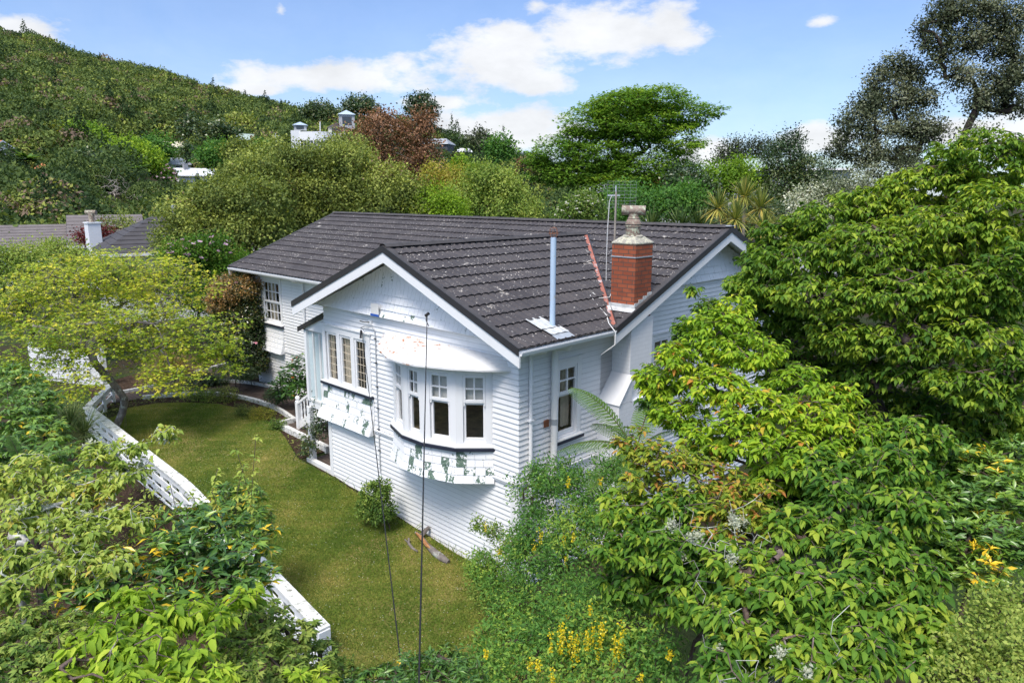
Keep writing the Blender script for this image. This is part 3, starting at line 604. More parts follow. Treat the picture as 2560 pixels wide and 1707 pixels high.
# --- windows
def bars(m, fr, u0, u1, z0, z1, nu, nz, w, o0, o1):
    for i in range(1, nu): u = u0+(u1-u0)*i/nu; m.fbox(fr, u-w/2, u+w/2, z0, z1, o0, o1)
    for j in range(1, nz):
        z = z0+(z1-z0)*j/nz
        for i in range(nu): m.fbox(fr, u0+(u1-u0)*i/nu+(w/2 if i else 0), u0+(u1-u0)*(i+1)/nu-(w/2 if i < nu-1 else 0), z-w/2, z+w/2, o0+.001, o1-.001)
def ring(m, fr, u0, u1, z0, z1, t, o0, o1, tb=None, tt=None):
    tb = tb or t; tt = tt or t
    m.fbox(fr, u0, u0+t, z0, z1, o0, o1); m.fbox(fr, u1-t, u1, z0, z1, o0, o1)
    m.fbox(fr, u0+t, u1-t, z0, z0+tb, o0, o1-.001); m.fbox(fr, u0+t, u1-t, z1-tt, z1, o0, o1-.001)
def pane(fr, u0, u1, z0, z1, o, par, mat='glass'):
    m = MB(); m.quad(fr(u0, z0, o), fr(u1, z0, o), fr(u1, z1, o), fr(u0, z1, o)); return m.build('glass_pane', mat, par, normals=False)
def curtain(fr, u0, u1, z0, z1, o, par, mat='curtain', name='curtain', amp=.025, per=.09, scal=0):
    m = MB(); n = max(3, int((u1-u0)/.02)); pv = None
    for i in range(n+1):
        u = u0+(u1-u0)*i/n; off = o+amp*math.sin(u/per*6.28+math.sin(u*9))
        zb = z0+(scal*abs(math.sin((u-u0)/(u1-u0)*math.pi*3)) if scal else 0)
        cur = (fr(u, zb, off), fr(u, z1, off))
        if pv: m.quad(pv[0], cur[0], cur[1], pv[1])
        pv = cur
    return m.build(name, mat, par, normals=False)
# casement window in the front wall
m = MB(); ring(m, frF, -3.36, -1.36, 2.94, 4.36, .13, -.08, .045, .03, .16); m.fbox(frF, -3.40, -1.32, 4.362, 4.40, .0, .075)
for u in (-2.66, -2.06): m.fbox(frF, u-.06, u+.06, 2.97, 4.20, -.08, .043)
cw = m.build('casement_window', 'white_trim', house, bevel=.003)
m = MB(); m.fbox(frF, -3.46, -1.30, 2.875, 2.937, -.02, .10); m.build('window_sill', 'navy_paint', cw, bevel=.004)
m = MB(); m.fbox(frF, -3.44, -1.32, 2.9375, 2.965, -.02, .095); m.build('sill_board', 'old_white_paint', cw, bevel=.004)
for (u0, u1) in ((-3.19, -2.725), (-2.595, -2.125), (-1.995, -1.525)):
    m = MB(); ring(m, frF, u0, u1, 2.975, 4.195, .055, -.03, .02, .075); so = m.build('casement_sash', 'white_trim', cw, bevel=.003)
    m = MB(); bars(m, frF, u0+.055, u1-.055, 3.05, 4.14, 3, 6, .011, -.012, -.002); m.build('leadlight_bars', 'curtain', so)
    pane(frF, u0+.05, u1-.05, 3.04, 4.15, -.014, so)
curtain(frF, -3.24, -3.02, 2.97, 4.2, -.09, house); curtain(frF, -2.92, -2.74, 2.97, 4.2, -.09, house); curtain(frF, -2.62, -2.34, 2.97, 4.2, -.09, house); curtain(frF, -2.24, -2.12, 2.97, 4.2, -.09, house)
m = MB(); m.fbox(frF, -2.99, -2.87, 2.9, 4.2, -.60, -.58); m.build('wall_panel', 'interior_white', house)
# shingled skirt under the casement
rows = []
zz = [2.02, 2.19, 2.36, 2.53, 2.70, 2.875]; of = [.19, .125, .08, .05, .035, .03]
for i in range(5): rows.append((zz[i], zz[i+1]+.01, of[i]+.016, of[i+1]+.002, of[i+1]-.03))
def flare_frame(fr, z):          # widens toward the bottom
    return fr
mb = MB(); rng = random.Random(7)
for (z0, z1, o0, o1, ob) in rows:
    u0, u1 = -3.40-.9*max(0, o0-.05), -1.36+.35*max(0, o0-.05)
    shingles(mb, frF, u0, u1, [(z0, z1, o0, o1, ob)], rng, (.13, .22))
sk = mb.build('shingled_skirt', 'peeling_shingle', house, tint=True, normals=False)
m = MB(); m.prism([(0.026, 2.87), (.028, 2.5), (.12, 2.17), (.19, 2.025), (.0, 2.025)], lambda u, z, o: (o, -u, z), -3.52, -1.30); m.build('skirt_backing', 'white_trim', sk)
# sash window helper (upper sash with panes, lower sash open glass)
def sash_window(fr, u0, u1, z0, z1, nu=2, nz=2, par=house, o=0.0, blind=False, up=.40, lower_bars=False):
    zm = z1-(z1-z0)*up
    m = MB(); ring(m, fr, u0, u1, zm-.03, z1, .05, o-.02, o+.03, .06, .055); us_ = m.build('sash', 'white_trim', par, bevel=.003)
    m = MB(); bars(m, fr, u0+.05, u1-.05, zm+.03, z1-.055, nu, nz, .028, o-.012, o+.022); m.build('glazing_bar', 'white_trim', us_)
    pane(fr, u0+.045, u1-.045, zm+.025, z1-.05, o-.005, us_)
    m = MB(); ring(m, fr, u0, u1, z0, zm-.032, .05, o-.06, o-.015, .085, .045); ls = m.build('sash', 'white_trim', par, bevel=.003)
    if lower_bars: m = MB(); bars(m, fr, u0+.05, u1-.05, z0+.08, zm-.07, nu, nz, .028, o-.05, o-.02); m.build('glazing_bar', 'white_trim', ls)
    pane(fr, u0+.045, u1-.045, z0+.075, zm-.07, o-.04, ls)
    for u in (u0, u1-.04): m = MB(); m.prism([(u, zm-.03), (u+.04, zm-.03), (u+.034, zm-.085), (u+.006, zm-.10)], fr, o-.014, o+.022); m.build('sash_horn', 'white_trim', us_)
    if blind: curtain(fr, u0+.01, u1-.01, zm-.10, z1-.02, o-.078, par, 'blind', 'roller_blind', .002, .3, .045)
# right wall windows
def wall_window(fr, u0, u1, z0, z1, cat_o=.0, trim=.13, **k):
    m = MB(); ring(m, fr, u0-trim, u1+trim, z0-.05, z1+trim, trim-.004, -.06, .045, .045, trim-.002); m.fbox(fr, u0-trim-.03, u1+trim+.03, z1+trim+.001, z1+trim+.035, 0, .075)
    w = m.build('sash_window', 'white_trim', house, bevel=.003)
    m = MB(); m.fbox(fr, u0-trim-.02, u1+trim+.03, z0-.125, z0-.062, -.02, .12); m.build('window_sill', 'navy_paint', w, bevel=.004)
    m = MB(); m.fbox(fr, u0-trim-.01, u1+trim+.02, z0-.0615, z0-.035, -.02, .115); m.build('sill_board', 'old_white_paint', w, bevel=.004)
    sash_window(fr, u0, u1, z0, z1, par=w, o=.0, **k)
    return w
wall_window(frR, 1.06, 1.62, 2.82, 4.21, trim=.13, up=.38)
wall_window(frR, 4.30, 4.95, 3.10, 4.27, trim=.12, up=.62, nz=3)
w3 = wall_window(frM, -11.74, -10.62, 3.05, 4.50, trim=.13, nu=4, nz=2, up=.5, lower_bars=True)
rows = []
for i in range(5): rows.append((zz[i], zz[i+1]+.01, of[i]+.016, of[i+1]+.002, of[i+1]-.03))
mb = MB(); shingles(mb, frM, -11.9, -10.5, rows, rng, (.14, .24)); sk = mb.build('shingled_skirt', 'clean_shingle', house, tint=True, normals=False)
m = MB(); m.prism([(0.026, 2.92), (.028, 2.5), (.12, 2.17), (.19, 2.025), (.0, 2.025)], lambda u, z, o: (o, 2.73-u, z), -11.9, -10.5); m.build('skirt_backing', 'white_trim', sk)
# --- curved bay window
bayL = [(-.47, 0.02), (.07, -.47), (.74, -.705), (1.36, -.705), (2.03, -.47), (2.57, 0.02)]
sillL = [(-.55, 0.02), (.02, -.545), (.725, -.79), (1.375, -.79), (2.08, -.545), (2.65, 0.02)]
def ringpoly(m, A, B, z0, z1):       # solid band between an inner and an outer outline
    n = len(A); vs = [(x, y, z0) for x, y in A]+[(x, y, z0) for x, y in B]+[(x, y, z1) for x, y in A]+[(x, y, z1) for x, y in B]; fs = []
    for i in range(n-1): fs += [(i, n+i, n+i+1, i+1), (2*n+i, 2*n+i+1, 3*n+i+1, 3*n+i), (n+i, 3*n+i, 3*n+i+1, n+i+1), (i, i+1, 2*n+i+1, 2*n+i)]
    fs += [(0, 2*n, 3*n, n), (n-1, 2*n-1, 4*n-1, 3*n-1)]; m.add(vs, fs)
def inset(L, d):
    out = []; c = Vector((1.05, .9))
    for x, y in L:
        v = (c-Vector((x, y))); v.normalize(); out.append((x+v.x*d, y+v.y*d))
    return out
m = MB(); ringpoly(m, inset(bayL, .14), bayL, 2.66, 2.80); ringpoly(m, inset(bayL, .14), bayL, 4.135, 4.34)
inner = inset(bayL, .12)
for i, (x, y) in enumerate(bayL):
    pass
frs = []
for i in range(5):
    a, b = Vector(bayL[i]), Vector(bayL[i+1]); d = (b-a); ln = d.length; d.normalize(); nn = Vector((d.y, -d.x))
    frs.append((frame((a.x, a.y, 0), (d.x, d.y, 0), (nn.x, nn.y, 0)), ln))
for i, (fr, ln) in enumerate(frs):
    pl = .135 if i else .16; pr = .135 if i < 4 else .16
    m.fbox(fr, .0, pl, 2.80, 4.135, -.09, .003); m.fbox(fr, ln-pr, ln, 2.80, 4.135, -.09, .002)
bay = m.build('bay_window', 'white_trim', house)
m = MB(); ringpoly(m, inset(sillL, .1), sillL, 2.645, 2.715); m.build('window_sill', 'navy_paint', bay, bevel=.004)
m = MB(); ringpoly(m, inset(bayL, .1), inset(sillL, .01), 2.7155, 2.745); m.build('sill_board', 'old_white_paint', bay, bevel=.004)
for i, (fr, ln) in enumerate(frs):
    sash_window(fr, .138 if i else .163, ln-(.138 if i < 4 else .163), 2.80, 4.133, par=bay, o=-.03, blind=(i >= 1), up=.385)
# bay skirt of peeling shingles
mb = MB(); rng = random.Random(11)
zz2 = [2.02, 2.175, 2.33, 2.485, 2.645]; of2 = [.095, .055, .03, .015, .012]
for i, (fr, ln) in enumerate(frs):
    for j in range(4):
        ex = of2[j]*.42
        shingles(mb, fr, -ex if i else 0, ln+(ex if i < 4 else 0), [(zz2[j], zz2[j+1]+.008, of2[j]+.016, of2[j+1]+.001, of2[j+1]-.02)], rng, (.15, .23))
sk = mb.build('shingled_skirt', 'peeling_shingle', bay, tint=True, normals=False)
m = MB(); out = [(x+(x-1.05)*.03, y-.085 if y < 0 else y) for x, y in bayL]; ringpoly(m, [(x, .0) for x, y in bayL], out, 2.005, 2.02)
ringpoly(m, inset(bayL, .04), inset(bayL, .004), 2.02, 2.65); m.build('skirt_backing', 'white_trim', sk)
# bay hood
eave = [(-.96, -.0), (-.52, -.40), (-.06, -.70), (.62, -.98), (1.05, -1.02), (1.48, -.98), (2.16, -.70), (2.66, -.38), (3.06, -.0)]
top = [(-.80, 0), (-.55, 0), (-.1, 0), (.6, 0), (1.05, 0), (1.5, 0), (2.2, 0), (2.6, 0), (2.86, 0)]
mb = MB(); ne = len(eave); vs = []
for (ex, ey), (tx, ty) in zip(eave, top):
    for t in (0, .25, .5, .75, 1):
        x = ex+(tx-ex)*t; y = ey+(ty-ey)*t; z = 4.325+.22*t; vs.append((x, y-.012*(1-t), z))
mb.add(vs, [(i*5+k, (i+1)*5+k, (i+1)*5+k+1, i*5+k+1) for i in range(ne-1) for k in range(4)])
vs = [(x, y-.012, 4.325) for x, y in eave]+[(x, y-.012, 4.292) for x, y in eave]+[(1.05+(x-1.05)*.9, y+.03, 4.292) for x, y in eave]
mb.add(vs, [(i, ne+i, ne+i+1, i+1) for i in range(ne-1)]+[(ne+i, 2*ne+i, 2*ne+i+1, ne+i+1) for i in range(ne-1)])
vs = [(x, y-.01, 4.30) for x, y in eave]; mb.add(vs+[(x, .01, 4.30) for x, y in eave], [(i, ne+i, ne+i+1, i+1) for i in range(ne-1)])
nb = NB('hood_sheet'); st = nb.noise(5.5, 6, .75, stretch=(.9, 1.6, 1)); sx = nb.n('ShaderNodeSeparateXYZ'); nb.l(nb.co, sx.inputs[0])
lim = nb.ramp(sx.outputs[0], [(.10, 1), (.36, 0)]); mp_ = nb.n('ShaderNodeMapRange'); nb.l(sx.outputs[0], mp_.inputs[0])
for i_, v_ in ((1, 1.3), (2, 1.6), (3, 1), (4, 0)): mp_.inputs[i_].default_value = v_
rk = nb.math('MULTIPLY', nb.ramp(st, [(.575, 0), (.60, 1)]), mp_.outputs[0])
chip = nb.ramp(nb.noise(9, 7, .8), [(.68, 0), (.70, 1)])
c1 = nb.mix(nb.math('MULTIPLY', chip, .7), (.69, .69, .68), (.30, .27, .24))
nb.bsdf(nb.mix(rk, c1, nb.ramp(nb.noise(20, 3), [(.3, (.30, .09, .02)), (.7, (.55, .22, .06))])), .5, .35, 0, nb.noise(2.2, 3), .25, .05)
mb.build('bay_hood', 'hood_sheet', bay, normals=True)
# --- interior of the front room
m = MB(); m.box(-3.2, 3.15, -.0, 5.4, 2.30, 2.34); m.prism([(x, y) for x, y in inset(bayL, .1)], lambda u, z, o: (u, z, o), 2.30, 2.341); m.build('carpet', 'carpet', house)
m = MB(); m.box(-3.2, 3.15, 5.4, 5.45, 2.3, 4.8); m.box(-3.2, 3.15, .15, 5.45, 4.78, 4.82); m.build('interior_wall', 'cream_wall', house)
curtain(frame(bayL[1]+(0,), (0.94, -.33, 0), (-.33, -.94, 0)), .12, .36, 2.5, 4.1, -.22, house)
m = MB(); m.box(-12.5, -3.4, 2.8, 10.3, 2.2, 2.25); m.box(-12.5, 3.1, 6.0, 6.1, 2.2, 4.7); m.box(-12.5, 3.1, 2.8, 10.3, 4.70, 4.74); m.build('interior_floor', 'cream_wall', house)
curtain(frM, -11.7, -11.35, 2.9, 4.5, -.2, house); curtain(frR, 4.55, 5.0, 2.9, 4.4, -.2, house); curtain(frR, 1.42, 1.68, 2.9, 4.3, -.2, house)
# --- porch
frP = frame((0, .13, 0), (1, 0, 0), (0, -1, 0)); PX0, PX1 = -4.42, -3.31
m = MB(); m.box(PX0, PX1, .10, 2.72, 2.02, 2.20); porch = m.build('porch', 'white_trim', house, bevel=.005)
m = MB(); m.box(PX0-.06, PX0+.08, .05, .19, -.1, 2.02); m.box(PX0, PX0+.1, .06, .16, 2.20, 4.10); m.build('porch_post', 'white_trim', porch, bevel=.004)
m = MB(); 
for u in (-4.06, -3.76, -3.46): m.fbox(frP, u-.03, u+.03, 2.20, 4.08, -.03, .03)
m.fbox(frP, PX0+.1, PX1, 4.03, 4.08, -.03, .028); m.fbox(frP, PX0+.1, PX1, 2.20, 2.26, -.03, .045); m.build('porch_glazing_frame', 'old_white_paint', porch, bevel=.003)
for (a, b) in ((PX0+.1, -4.09), (-4.03, -3.79), (-3.73, -3.49), (-3.43, PX1)): pane(frP, a, b, 2.26, 4.03, -.01, porch, 'frosted_glass')
m = MB(); m.add([(-4.62, .02, 4.06), (-3.30, .02, 4.60), (-3.30, 2.72, 4.60), (-4.62, 2.72, 4.06), (-4.62, .02, 4.10), (-3.30, .02, 4.64), (-3.30, 2.72, 4.64), (-4.62, 2.72, 4.10)], [(3, 2, 1, 0), (4, 5, 6, 7), (0, 1, 5, 4), (1, 2, 6, 5), (2, 3, 7, 6), (3, 0, 4, 7)]); m.build('porch_roof', 'roof_tile', porch)
m = MB(); m.add([(-4.62, .0, 3.985), (-3.31, .0, 4.52), (-3.31, .0, 4.645), (-4.62, .0, 4.11), (-4.62, .018, 3.985), (-3.31, .018, 4.52), (-3.31, .018, 4.645), (-4.62, .018, 4.11)], [(0, 1, 2, 3), (7, 6, 5, 4), (0, 4, 5, 1), (1, 5, 6, 2), (2, 6, 7, 3), (3, 7, 4, 0)]); m.build('porch_fascia', 'barge_cap', porch)
m = MB(); m.add([(-4.50, .06, 4.08), (-3.31, .06, 4.08), (-3.31, .06, 4.50), (-4.50, .06, 4.06)], [(0, 1, 2, 3)]); m.build('porch_gable_board', 'white_trim', porch)
m = MB(); m.box(PX0+.02, PX1, 1.2, 2.7, 2.2, 4.0); m.build('porch_wall', 'old_white_paint', porch)
m = MB(); m.box(-4.5, -3.31, -.03, .10, -.2, .62); m.box(-4.6, -3.31, -.16, -.03, -.2, .40); m.build('porch_plinth', 'old_white_paint', porch, bevel=.01)
m = MB(); m.box(-4.5, -3.31, .10, 2.6, .1, .55); m.build('porch_base', 'path_brick', porch)
# stairs
m = MB(); n = 9
for i in range(n):
    x = -6.62+i*.245; z = .60+(i+1)*.176; m.box(x, x+.27, 1.06, 2.5, z-.04, z)
for y in (1.02, 2.5):
    m.add([(-6.75, y, .62), (-6.75, y, .84), (PX0, y, 2.20), (PX0, y, 1.90), (-6.75, y+.04, .62), (-6.75, y+.04, .84), (PX0, y+.04, 2.20), (PX0, y+.04, 1.90)], [(0, 1, 2, 3), (7, 6, 5, 4), (0, 4, 5, 1), (1, 5, 6, 2), (2, 6, 7, 3), (3, 7, 4, 0)])
stairs = m.build('stairs', 'old_white_paint', house)
m = MB()
m.box(-6.82, -6.70, .98, 1.10, .60, 1.45); m.lathe((-6.76, 1.04, 1.45), [(.075, 0), (.075, .03), (.03, .05), (.065, .09), (.07, .13), (.04, .18), (.0, .19)], 12); m.build('newel_post', 'white_trim', stairs, bevel=.006)
m = MB(); m.beam((-6.72, 1.04, 1.42), (PX0, 1.04, 2.78), .09, .06); m.build('handrail', 'white_trim', stairs)
for i in range(12):
    x = -6.55+i*.175; t = (x+6.75)/(6.75+PX0); zb = .84+t*1.36; zt = 1.40+(x+6.72)/(6.72+PX0)*1.36
    m = MB(); h = zt-zb; m.lathe((x, 1.04, zb), [(.028, 0), (.028, h*.15), (.016, h*.2), (.03, h*.3), (.034, h*.42), (.018, h*.62), (.024, h*.68), (.016, h*.72), (.026, h*.8), (.026, h)], 8); m.build('baluster', 'white_trim', stairs, smooth=True)
# --- fittings on the front wall
m = MB(); m.fbox(frF, -1.36, -1.26, 4.60, 4.70, .02, .05); lamp = m.build('security_lamp', 'white_trim', house)
m = MB(); m.tube([(-1.32, -.05, 4.66), (-1.40, -.13, 4.66), (-1.50, -.17, 4.68)], .012, 6); m.tube([(-1.50, -.17, 4.68), (-1.50, -.17, 4.68), (-1.60, -.24, 4.82)], [.02, .045, .055], 12); m.build('lamp_head', 'dark_metal', lamp)
m = MB(); m.tube([(-1.55, -.05, 4.45), (-1.62, -.09, 4.50), (-1.45, -.09, 4.56), (-1.2, -.07, 4.57), (-1.14, -.045, 4.50), (-1.13, -.04, 4.36), (-1.14, -.04, 3.2), (-1.13, -.04, 1.15)], .012, 6); cd = m.build('wall_conduit', 'conduit_grey', house)
for z in (4.3, 3.75, 3.2, 2.7, 2.2, 1.7): m = MB(); m.box(-1.165, -1.105, -.06, -.03, z, z+.02); m.build('conduit_clip', 'dark_metal', cd)
m = MB(); m.fbox(frF, -1.08, -.80, 4.88, 5.13, .155, .16); nbx = m.build('blank_plate', 'interior_white', house)
nb = NB('blue_trim'); nb.bsdf((.03, .10, .42), .5); m = MB(); m.fbox(frF, -1.10, -.80, 4.85, 4.90, .155, .165); m.build('blue_strip', 'blue_trim', nbx)

# ============================================================ things fixed to or hanging from the house
ant = thing('television_antenna', 'rusty pole antenna with a square wire grid, strapped beside the red brick chimney', 'antenna', (2.80, 3.36, 5.38))
m = MB(); m.tube([(2.80, 3.36, 5.40), (2.80, 3.36, 7.50)], .022, 8); m.build('mast', 'bark_pale', ant)
m = MB(); m.tube([(2.80, 3.36, 7.1), (2.76, 3.40, 7.62)], .016, 6); m.beam((2.66, 3.26, 7.42), (2.86, 3.42, 7.42), .03, .03); m.build('antenna_boom', 'galvanised', ant)
m = MB(); gx = Vector((.72, .70, 0)); c0 = Vector((2.76, 3.62, 7.44))
for i in range(9): z = -.27+i*.0675; m.tube([c0-gx*.30+Vector((0, 0, z)), c0+gx*.30+Vector((0, 0, z))], .0016, 4)
for i in range(6): u = -.30+i*.12; m.tube([c0+gx*u+Vector((0, 0, -.27)), c0+gx*u+Vector((0, 0, .27))], .0016, 4)
m.build('reflector_grid', 'galvanised', ant)
m = MB(); m.tube([(2.74, 3.30, 7.42), (2.68, 3.30, 7.3), (2.63, 3.33, 6.7), (2.60, 3.36, 6.1), (2.58, 3.40, 5.62)], .010, 5); m.build('coaxial_cable', 'cable_white', ant)
m = MB()
for z in (6.28, 6.02): m.beam((2.72, 3.34, z), (3.13, 3.20, z), .03, .02)
m.beam((3.10, 3.20, 5.95), (3.10, 3.20, 6.36), .03, .03); m.build('bracket', 'galvanised', ant)
wc = MB(); wc.tube([(2.78, 3.36, 5.42), (2.9, 3.1, 5.32), (2.72, 2.95, 5.30), (2.55, 2.98, 5.40), (2.62, 2.80, 5.36), (2.95, 2.62, 5.22), (3.35, 2.42, 5.07), (3.62, 2.12, 4.99), (3.86, 2.02, 4.86), (3.90, 1.96, 4.62), (3.70, 1.80, 4.42)], .010, 5)
tag(wc.build('loose_cable', 'cable_white'), 'loose white cable looping over the valley gutter and hanging past the eave', 'cable')
def sag(a, b, n=24, s=.12):
    a = np.array(a); b = np.array(b); return [tuple(a+(b-a)*t-np.array([0, 0, s*4*t*(1-t)])) for t in np.linspace(0, 1, n)]
c = MB(); c.tube(sag((-1.55, -.10, 4.44), P(1000, 1640, 7.8), s=.02)+[tuple(P(1018, 1760, 7.2))], .0075, 6); c.tube([(-1.555, -.12, 4.46), (-1.52, -.16, 4.28)], [.02, .026], 6)
tag(c.build('service_cable', 'cable_black'), 'thin black overhead cable running down from the lamp above the casement window', 'cable', 'overhead cables')
c = MB(); c.tube(sag((1.40, -.60, 5.20), P(1046, 1760, 5.6), s=.02), .0085, 6)
c.tube([(1.40, -.56, 5.24), (1.40, -.64, 5.20)], .03, 8); c.tube([(1.40, -.62, 5.22), (1.44, -.66, 5.12), (1.52, -.66, 5.02)], .008, 5)
tag(c.build('service_cable', 'cable_black'), 'thick black overhead cable fixed to the white bargeboard right of the gable', 'cable', 'overhead cables')
# ============================================================ ground
CX_, CY_, CZ_ = CAM
_lx = np.array([-40, -20, -12, -7, -3.3, 3.2, 8, 20]); _lz = np.array([.75, .7, .66, .60, .52, .0, -.35, -1.0])
_fx = np.array([-11.6, -3.65, 2.5, 6]); _fy = np.array([-3.2, -3.42, -3.74, -4.0])       # line of the white fence
crest = [(-1400, 60), (-700, 70), (-250, 92), (0, 100), (100, 112), (200, 155), (330, 183), (430, 208), (500, 232), (600, 258), (700, 284), (760, 300), (850, 306), (950, 325), (1050, 345), (1150, 378), (1250, 405), (1330, 430), (1370, 452), (1430, 480), (1600, 492), (2600, 492), (3400, 492)]
cA, cT = [], []
for px, py in crest: a, e = azel(px, py); cA.append(a); cT.append(math.tan(e))
cA = np.array(cA); cT = np.array(cT)
dA = np.array([azel(px, 483)[0] for px in (-1400, 0, 500, 800, 1000, 1150, 1300, 1400, 2600)]); dD = np.array([430, 430, 380, 310, 260, 225, 190, 170, 170.])
PADS = []
for (px, py, dep, r) in [(500, 463, 150, 11), (432, 422, 165, 9), (440, 377, 185, 9), (615, 351, 190, 10), (122, 420, 120, 7), (-12, 392, 118, 7), (1092, 374, 180, 9), (1160, 381, 190, 6), (985, 320, 215, 5), (800, 374, 178, 12)]:
    _q = P(px, py, dep); PADS.append((_q[0], _q[1], _q[2]-.8, r*1.25))
def gz(x, y):
    x = np.asarray(x, float); y = np.asarray(y, float)
    lawn = np.interp(x, _lx, _lz)
    fy = np.interp(x, _fx, _fy)
    t = np.clip((fy-.12-y)/.25, 0, 1)
    out = np.clip(lawn-.95, -3, .3) - np.clip((fy-y)*.28, 0, 3.0)
    z = lawn*(1-t)+out*t
    dx = x-CX_; dy = y-CY_; d = np.hypot(dx, dy); az_ = np.arctan2(dx, dy)
    az_ = np.where(az_ > 2.2, az_-2*np.pi, az_)
    zc = CZ_+np.interp(az_, cA, cT)*np.interp(az_, dA, dD); D = np.interp(az_, dA, dD)
    fade = np.clip((az_+2.3)/.5, 0, 1); zc = .7+(zc-.7)*fade
    s = np.clip((d-62)/(D-62), 0, 1)
    hill = .7+(zc-.7)*s**1.28 - np.clip(d-D, 0, 900)*np.where(zc > 3, .22, .012)
    for (hx, hy, hz, hr) in PADS: 
        vx, vy = hx-CX_, hy-CY_; vl = math.hypot(vx, vy); ds = np.hypot(x-hx, y-hy)+1e-6; co = ((x-hx)*vx+(y-hy)*vy)/vl/ds      # a terrace cut for each house
        hill = np.minimum(hill, hz+np.maximum(0, ds-hr)*(.10+.75*np.clip((co+.93)/.25, 0, 1)))
    w = np.clip((d-40)/22, 0, 1)
    return z*(1-w)+hill*w
def grid_axis(c, near, step, far, n):
    a = np.arange(-near, near+1e-6, step); g = near+ (far-near)*(np.linspace(0, 1, n)[1:]**2.2)
    return c+np.concatenate([-g[::-1], a, g])
ax_ = grid_axis(-4, 16, .4, 900, 70); ay_ = grid_axis(0, 14, .4, 900, 70)
X, Y = np.meshgrid(ax_, ay_); Z = gz(X, Y)-.03
V = np.stack([X, Y, Z], -1).reshape(-1, 3); ny, nx = X.shape
i = (np.arange(ny-1)[:, None]*nx+np.arange(nx-1)[None, :]).ravel(); F = np.stack([i, i+1, i+nx+1, i+nx], 1)
tag(np_mesh('terrain', V, [F], 'ground_mix', smooth=True), 'hilly ground of the suburb under trees and gardens', 'terrain', kind='structure')
def sheet(name, poly, dz, mat, step=.4, label=None, cat=None, kind='structure', thick=0):
    bm = bmesh.new(); vs = [bm.verts.new((x, y, 0)) for x, y in poly]; bm.faces.new(vs)
    xs = [p[0] for p in poly]; ys = [p[1] for p in poly]
    for axi, lo, hi in ((0, min(xs), max(xs)), (1, min(ys), max(ys))):
        c = math.floor(lo/step)*step+step
        while c < hi:
            no = [0, 0, 0]; no[axi] = 1; co = [0, 0, 0]; co[axi] = c
            bmesh.ops.bisect_plane(bm, geom=bm.verts[:]+bm.edges[:]+bm.faces[:], plane_co=co, plane_no=no); c += step
    if thick:
        r = bmesh.ops.extrude_face_region(bm, geom=bm.faces[:]); top = [v for v in r['geom'] if isinstance(v, bmesh.types.BMVert)]
        for v in bm.verts: v.co.z = float(gz(v.co.x, v.co.y))-.1
        for v in top: v.co.z += .1+dz
    else:
        for v in bm.verts: v.co.z = float(gz(v.co.x, v.co.y))+dz
    bmesh.ops.recalc_face_normals(bm, faces=bm.faces[:])
    me = bpy.data.meshes.new(name); bm.to_mesh(me); bm.free(); me.materials.append(MAT(mat))
    return tag(link(name, me), label, cat, kind=kind)
LAWN = [(6.5, -3.6), (6, .6), (3.5, -.05), (-3.3, -.17), (-4.7, -.17), (-6.3, .35), (-7.3, .62), (-8.6, .78), (-9.8, .68), (-10.8, .38), (-11.6, -.2), (-12.2, -.9), (-12.4, -1.8), (-11.3, -2.9), (-8, -3.2), (-3.65, -3.32), (2.5, -3.62)]
sheet('lawn', LAWN, .02, 'lawn', .4, 'mown green lawn with dry straw patches between fence and house', 'lawn')
sheet('garden_bed', [(-13.2, -2.6), (-12.4, -1.8), (-12.2, -.9), (-11.6, -.2), (-10.8, .38), (-9.8, .68), (-8.6, .78), (-7.3, .62), (-6.3, .35), (-4.7, -.1), (-4.7, 2.7), (-12.6, 2.7), (-15.5, 6), (-18, 2), (-16, -2)], .004, 'soil', .4, 'dark bare soil bed between the lawn and the brick path', 'soil')
sheet('street_bank', [(-12, -3.5), (-3.65, -3.6), (2.5, -3.95), (8, -4.3), (8, -9), (-12, -9)], .0, 'soil', .5, 'brown soil bank below the white fence', 'soil')
lowk = [(-13.3, -2.2), (-13.15, -1.15), (-12.6, .0), (-11.9, .75), (-11.1, 1.15), (-10.0, 1.40), (-8.8, 1.45), (-7.45, 1.28), (-6.7, 1.02)]
upk = [(-6.6, 2.55), (-8.2, 2.62), (-10.0, 2.62), (-11.3, 2.52), (-12.2, 2.30), (-12.9, 1.95), (-13.4, 1.6), (-13.9, 3.0), (-14.8, 5.5)]
PATH = lowk+upk+[(-16.4, 5.0), (-15.5, 2.2), (-15.0, 1.0), (-14.4, .3), (-14.3, -2.2)]
sheet('brick_path', PATH, .035, 'path_brick', .5, 'curving dark brick garden path with white edging', 'path')
sheet('paved_landing', [(-7.35, .78), (-4.6, .78), (-4.6, 2.6), (-6.7, 2.6), (-6.72, 1.3), (-7.35, 1.2)], .03, 'path_brick', .5, 'small brick landing at the foot of the stairs', 'path')
def kerb(pts, w=.11, h=.13, zoff=0):
    m = MB(); vs = []; n = len(pts)
    for i, (x, y) in enumerate(pts):
        a = Vector(pts[max(0, i-1)]); b = Vector(pts[min(n-1, i+1)]); d = (b-a).normalized(); nn = Vector((-d.y, d.x)); z = float(gz(x, y))+zoff
        for (o, zz_) in ((-w/2, -.1), (-w/2, h), (w/2, h), (w/2, -.1)): vs.append((x+nn.x*o, y+nn.y*o, z+zz_))
    fs = [(i*4+k, (i+1)*4+k, (i+1)*4+(k+1) % 4, i*4+(k+1) % 4) for i in range(n-1) for k in range(4)]+[(0, 1, 2, 3), ((n-1)*4+3, (n-1)*4+2, (n-1)*4+1, (n-1)*4)]
    m.add(vs, fs); return m
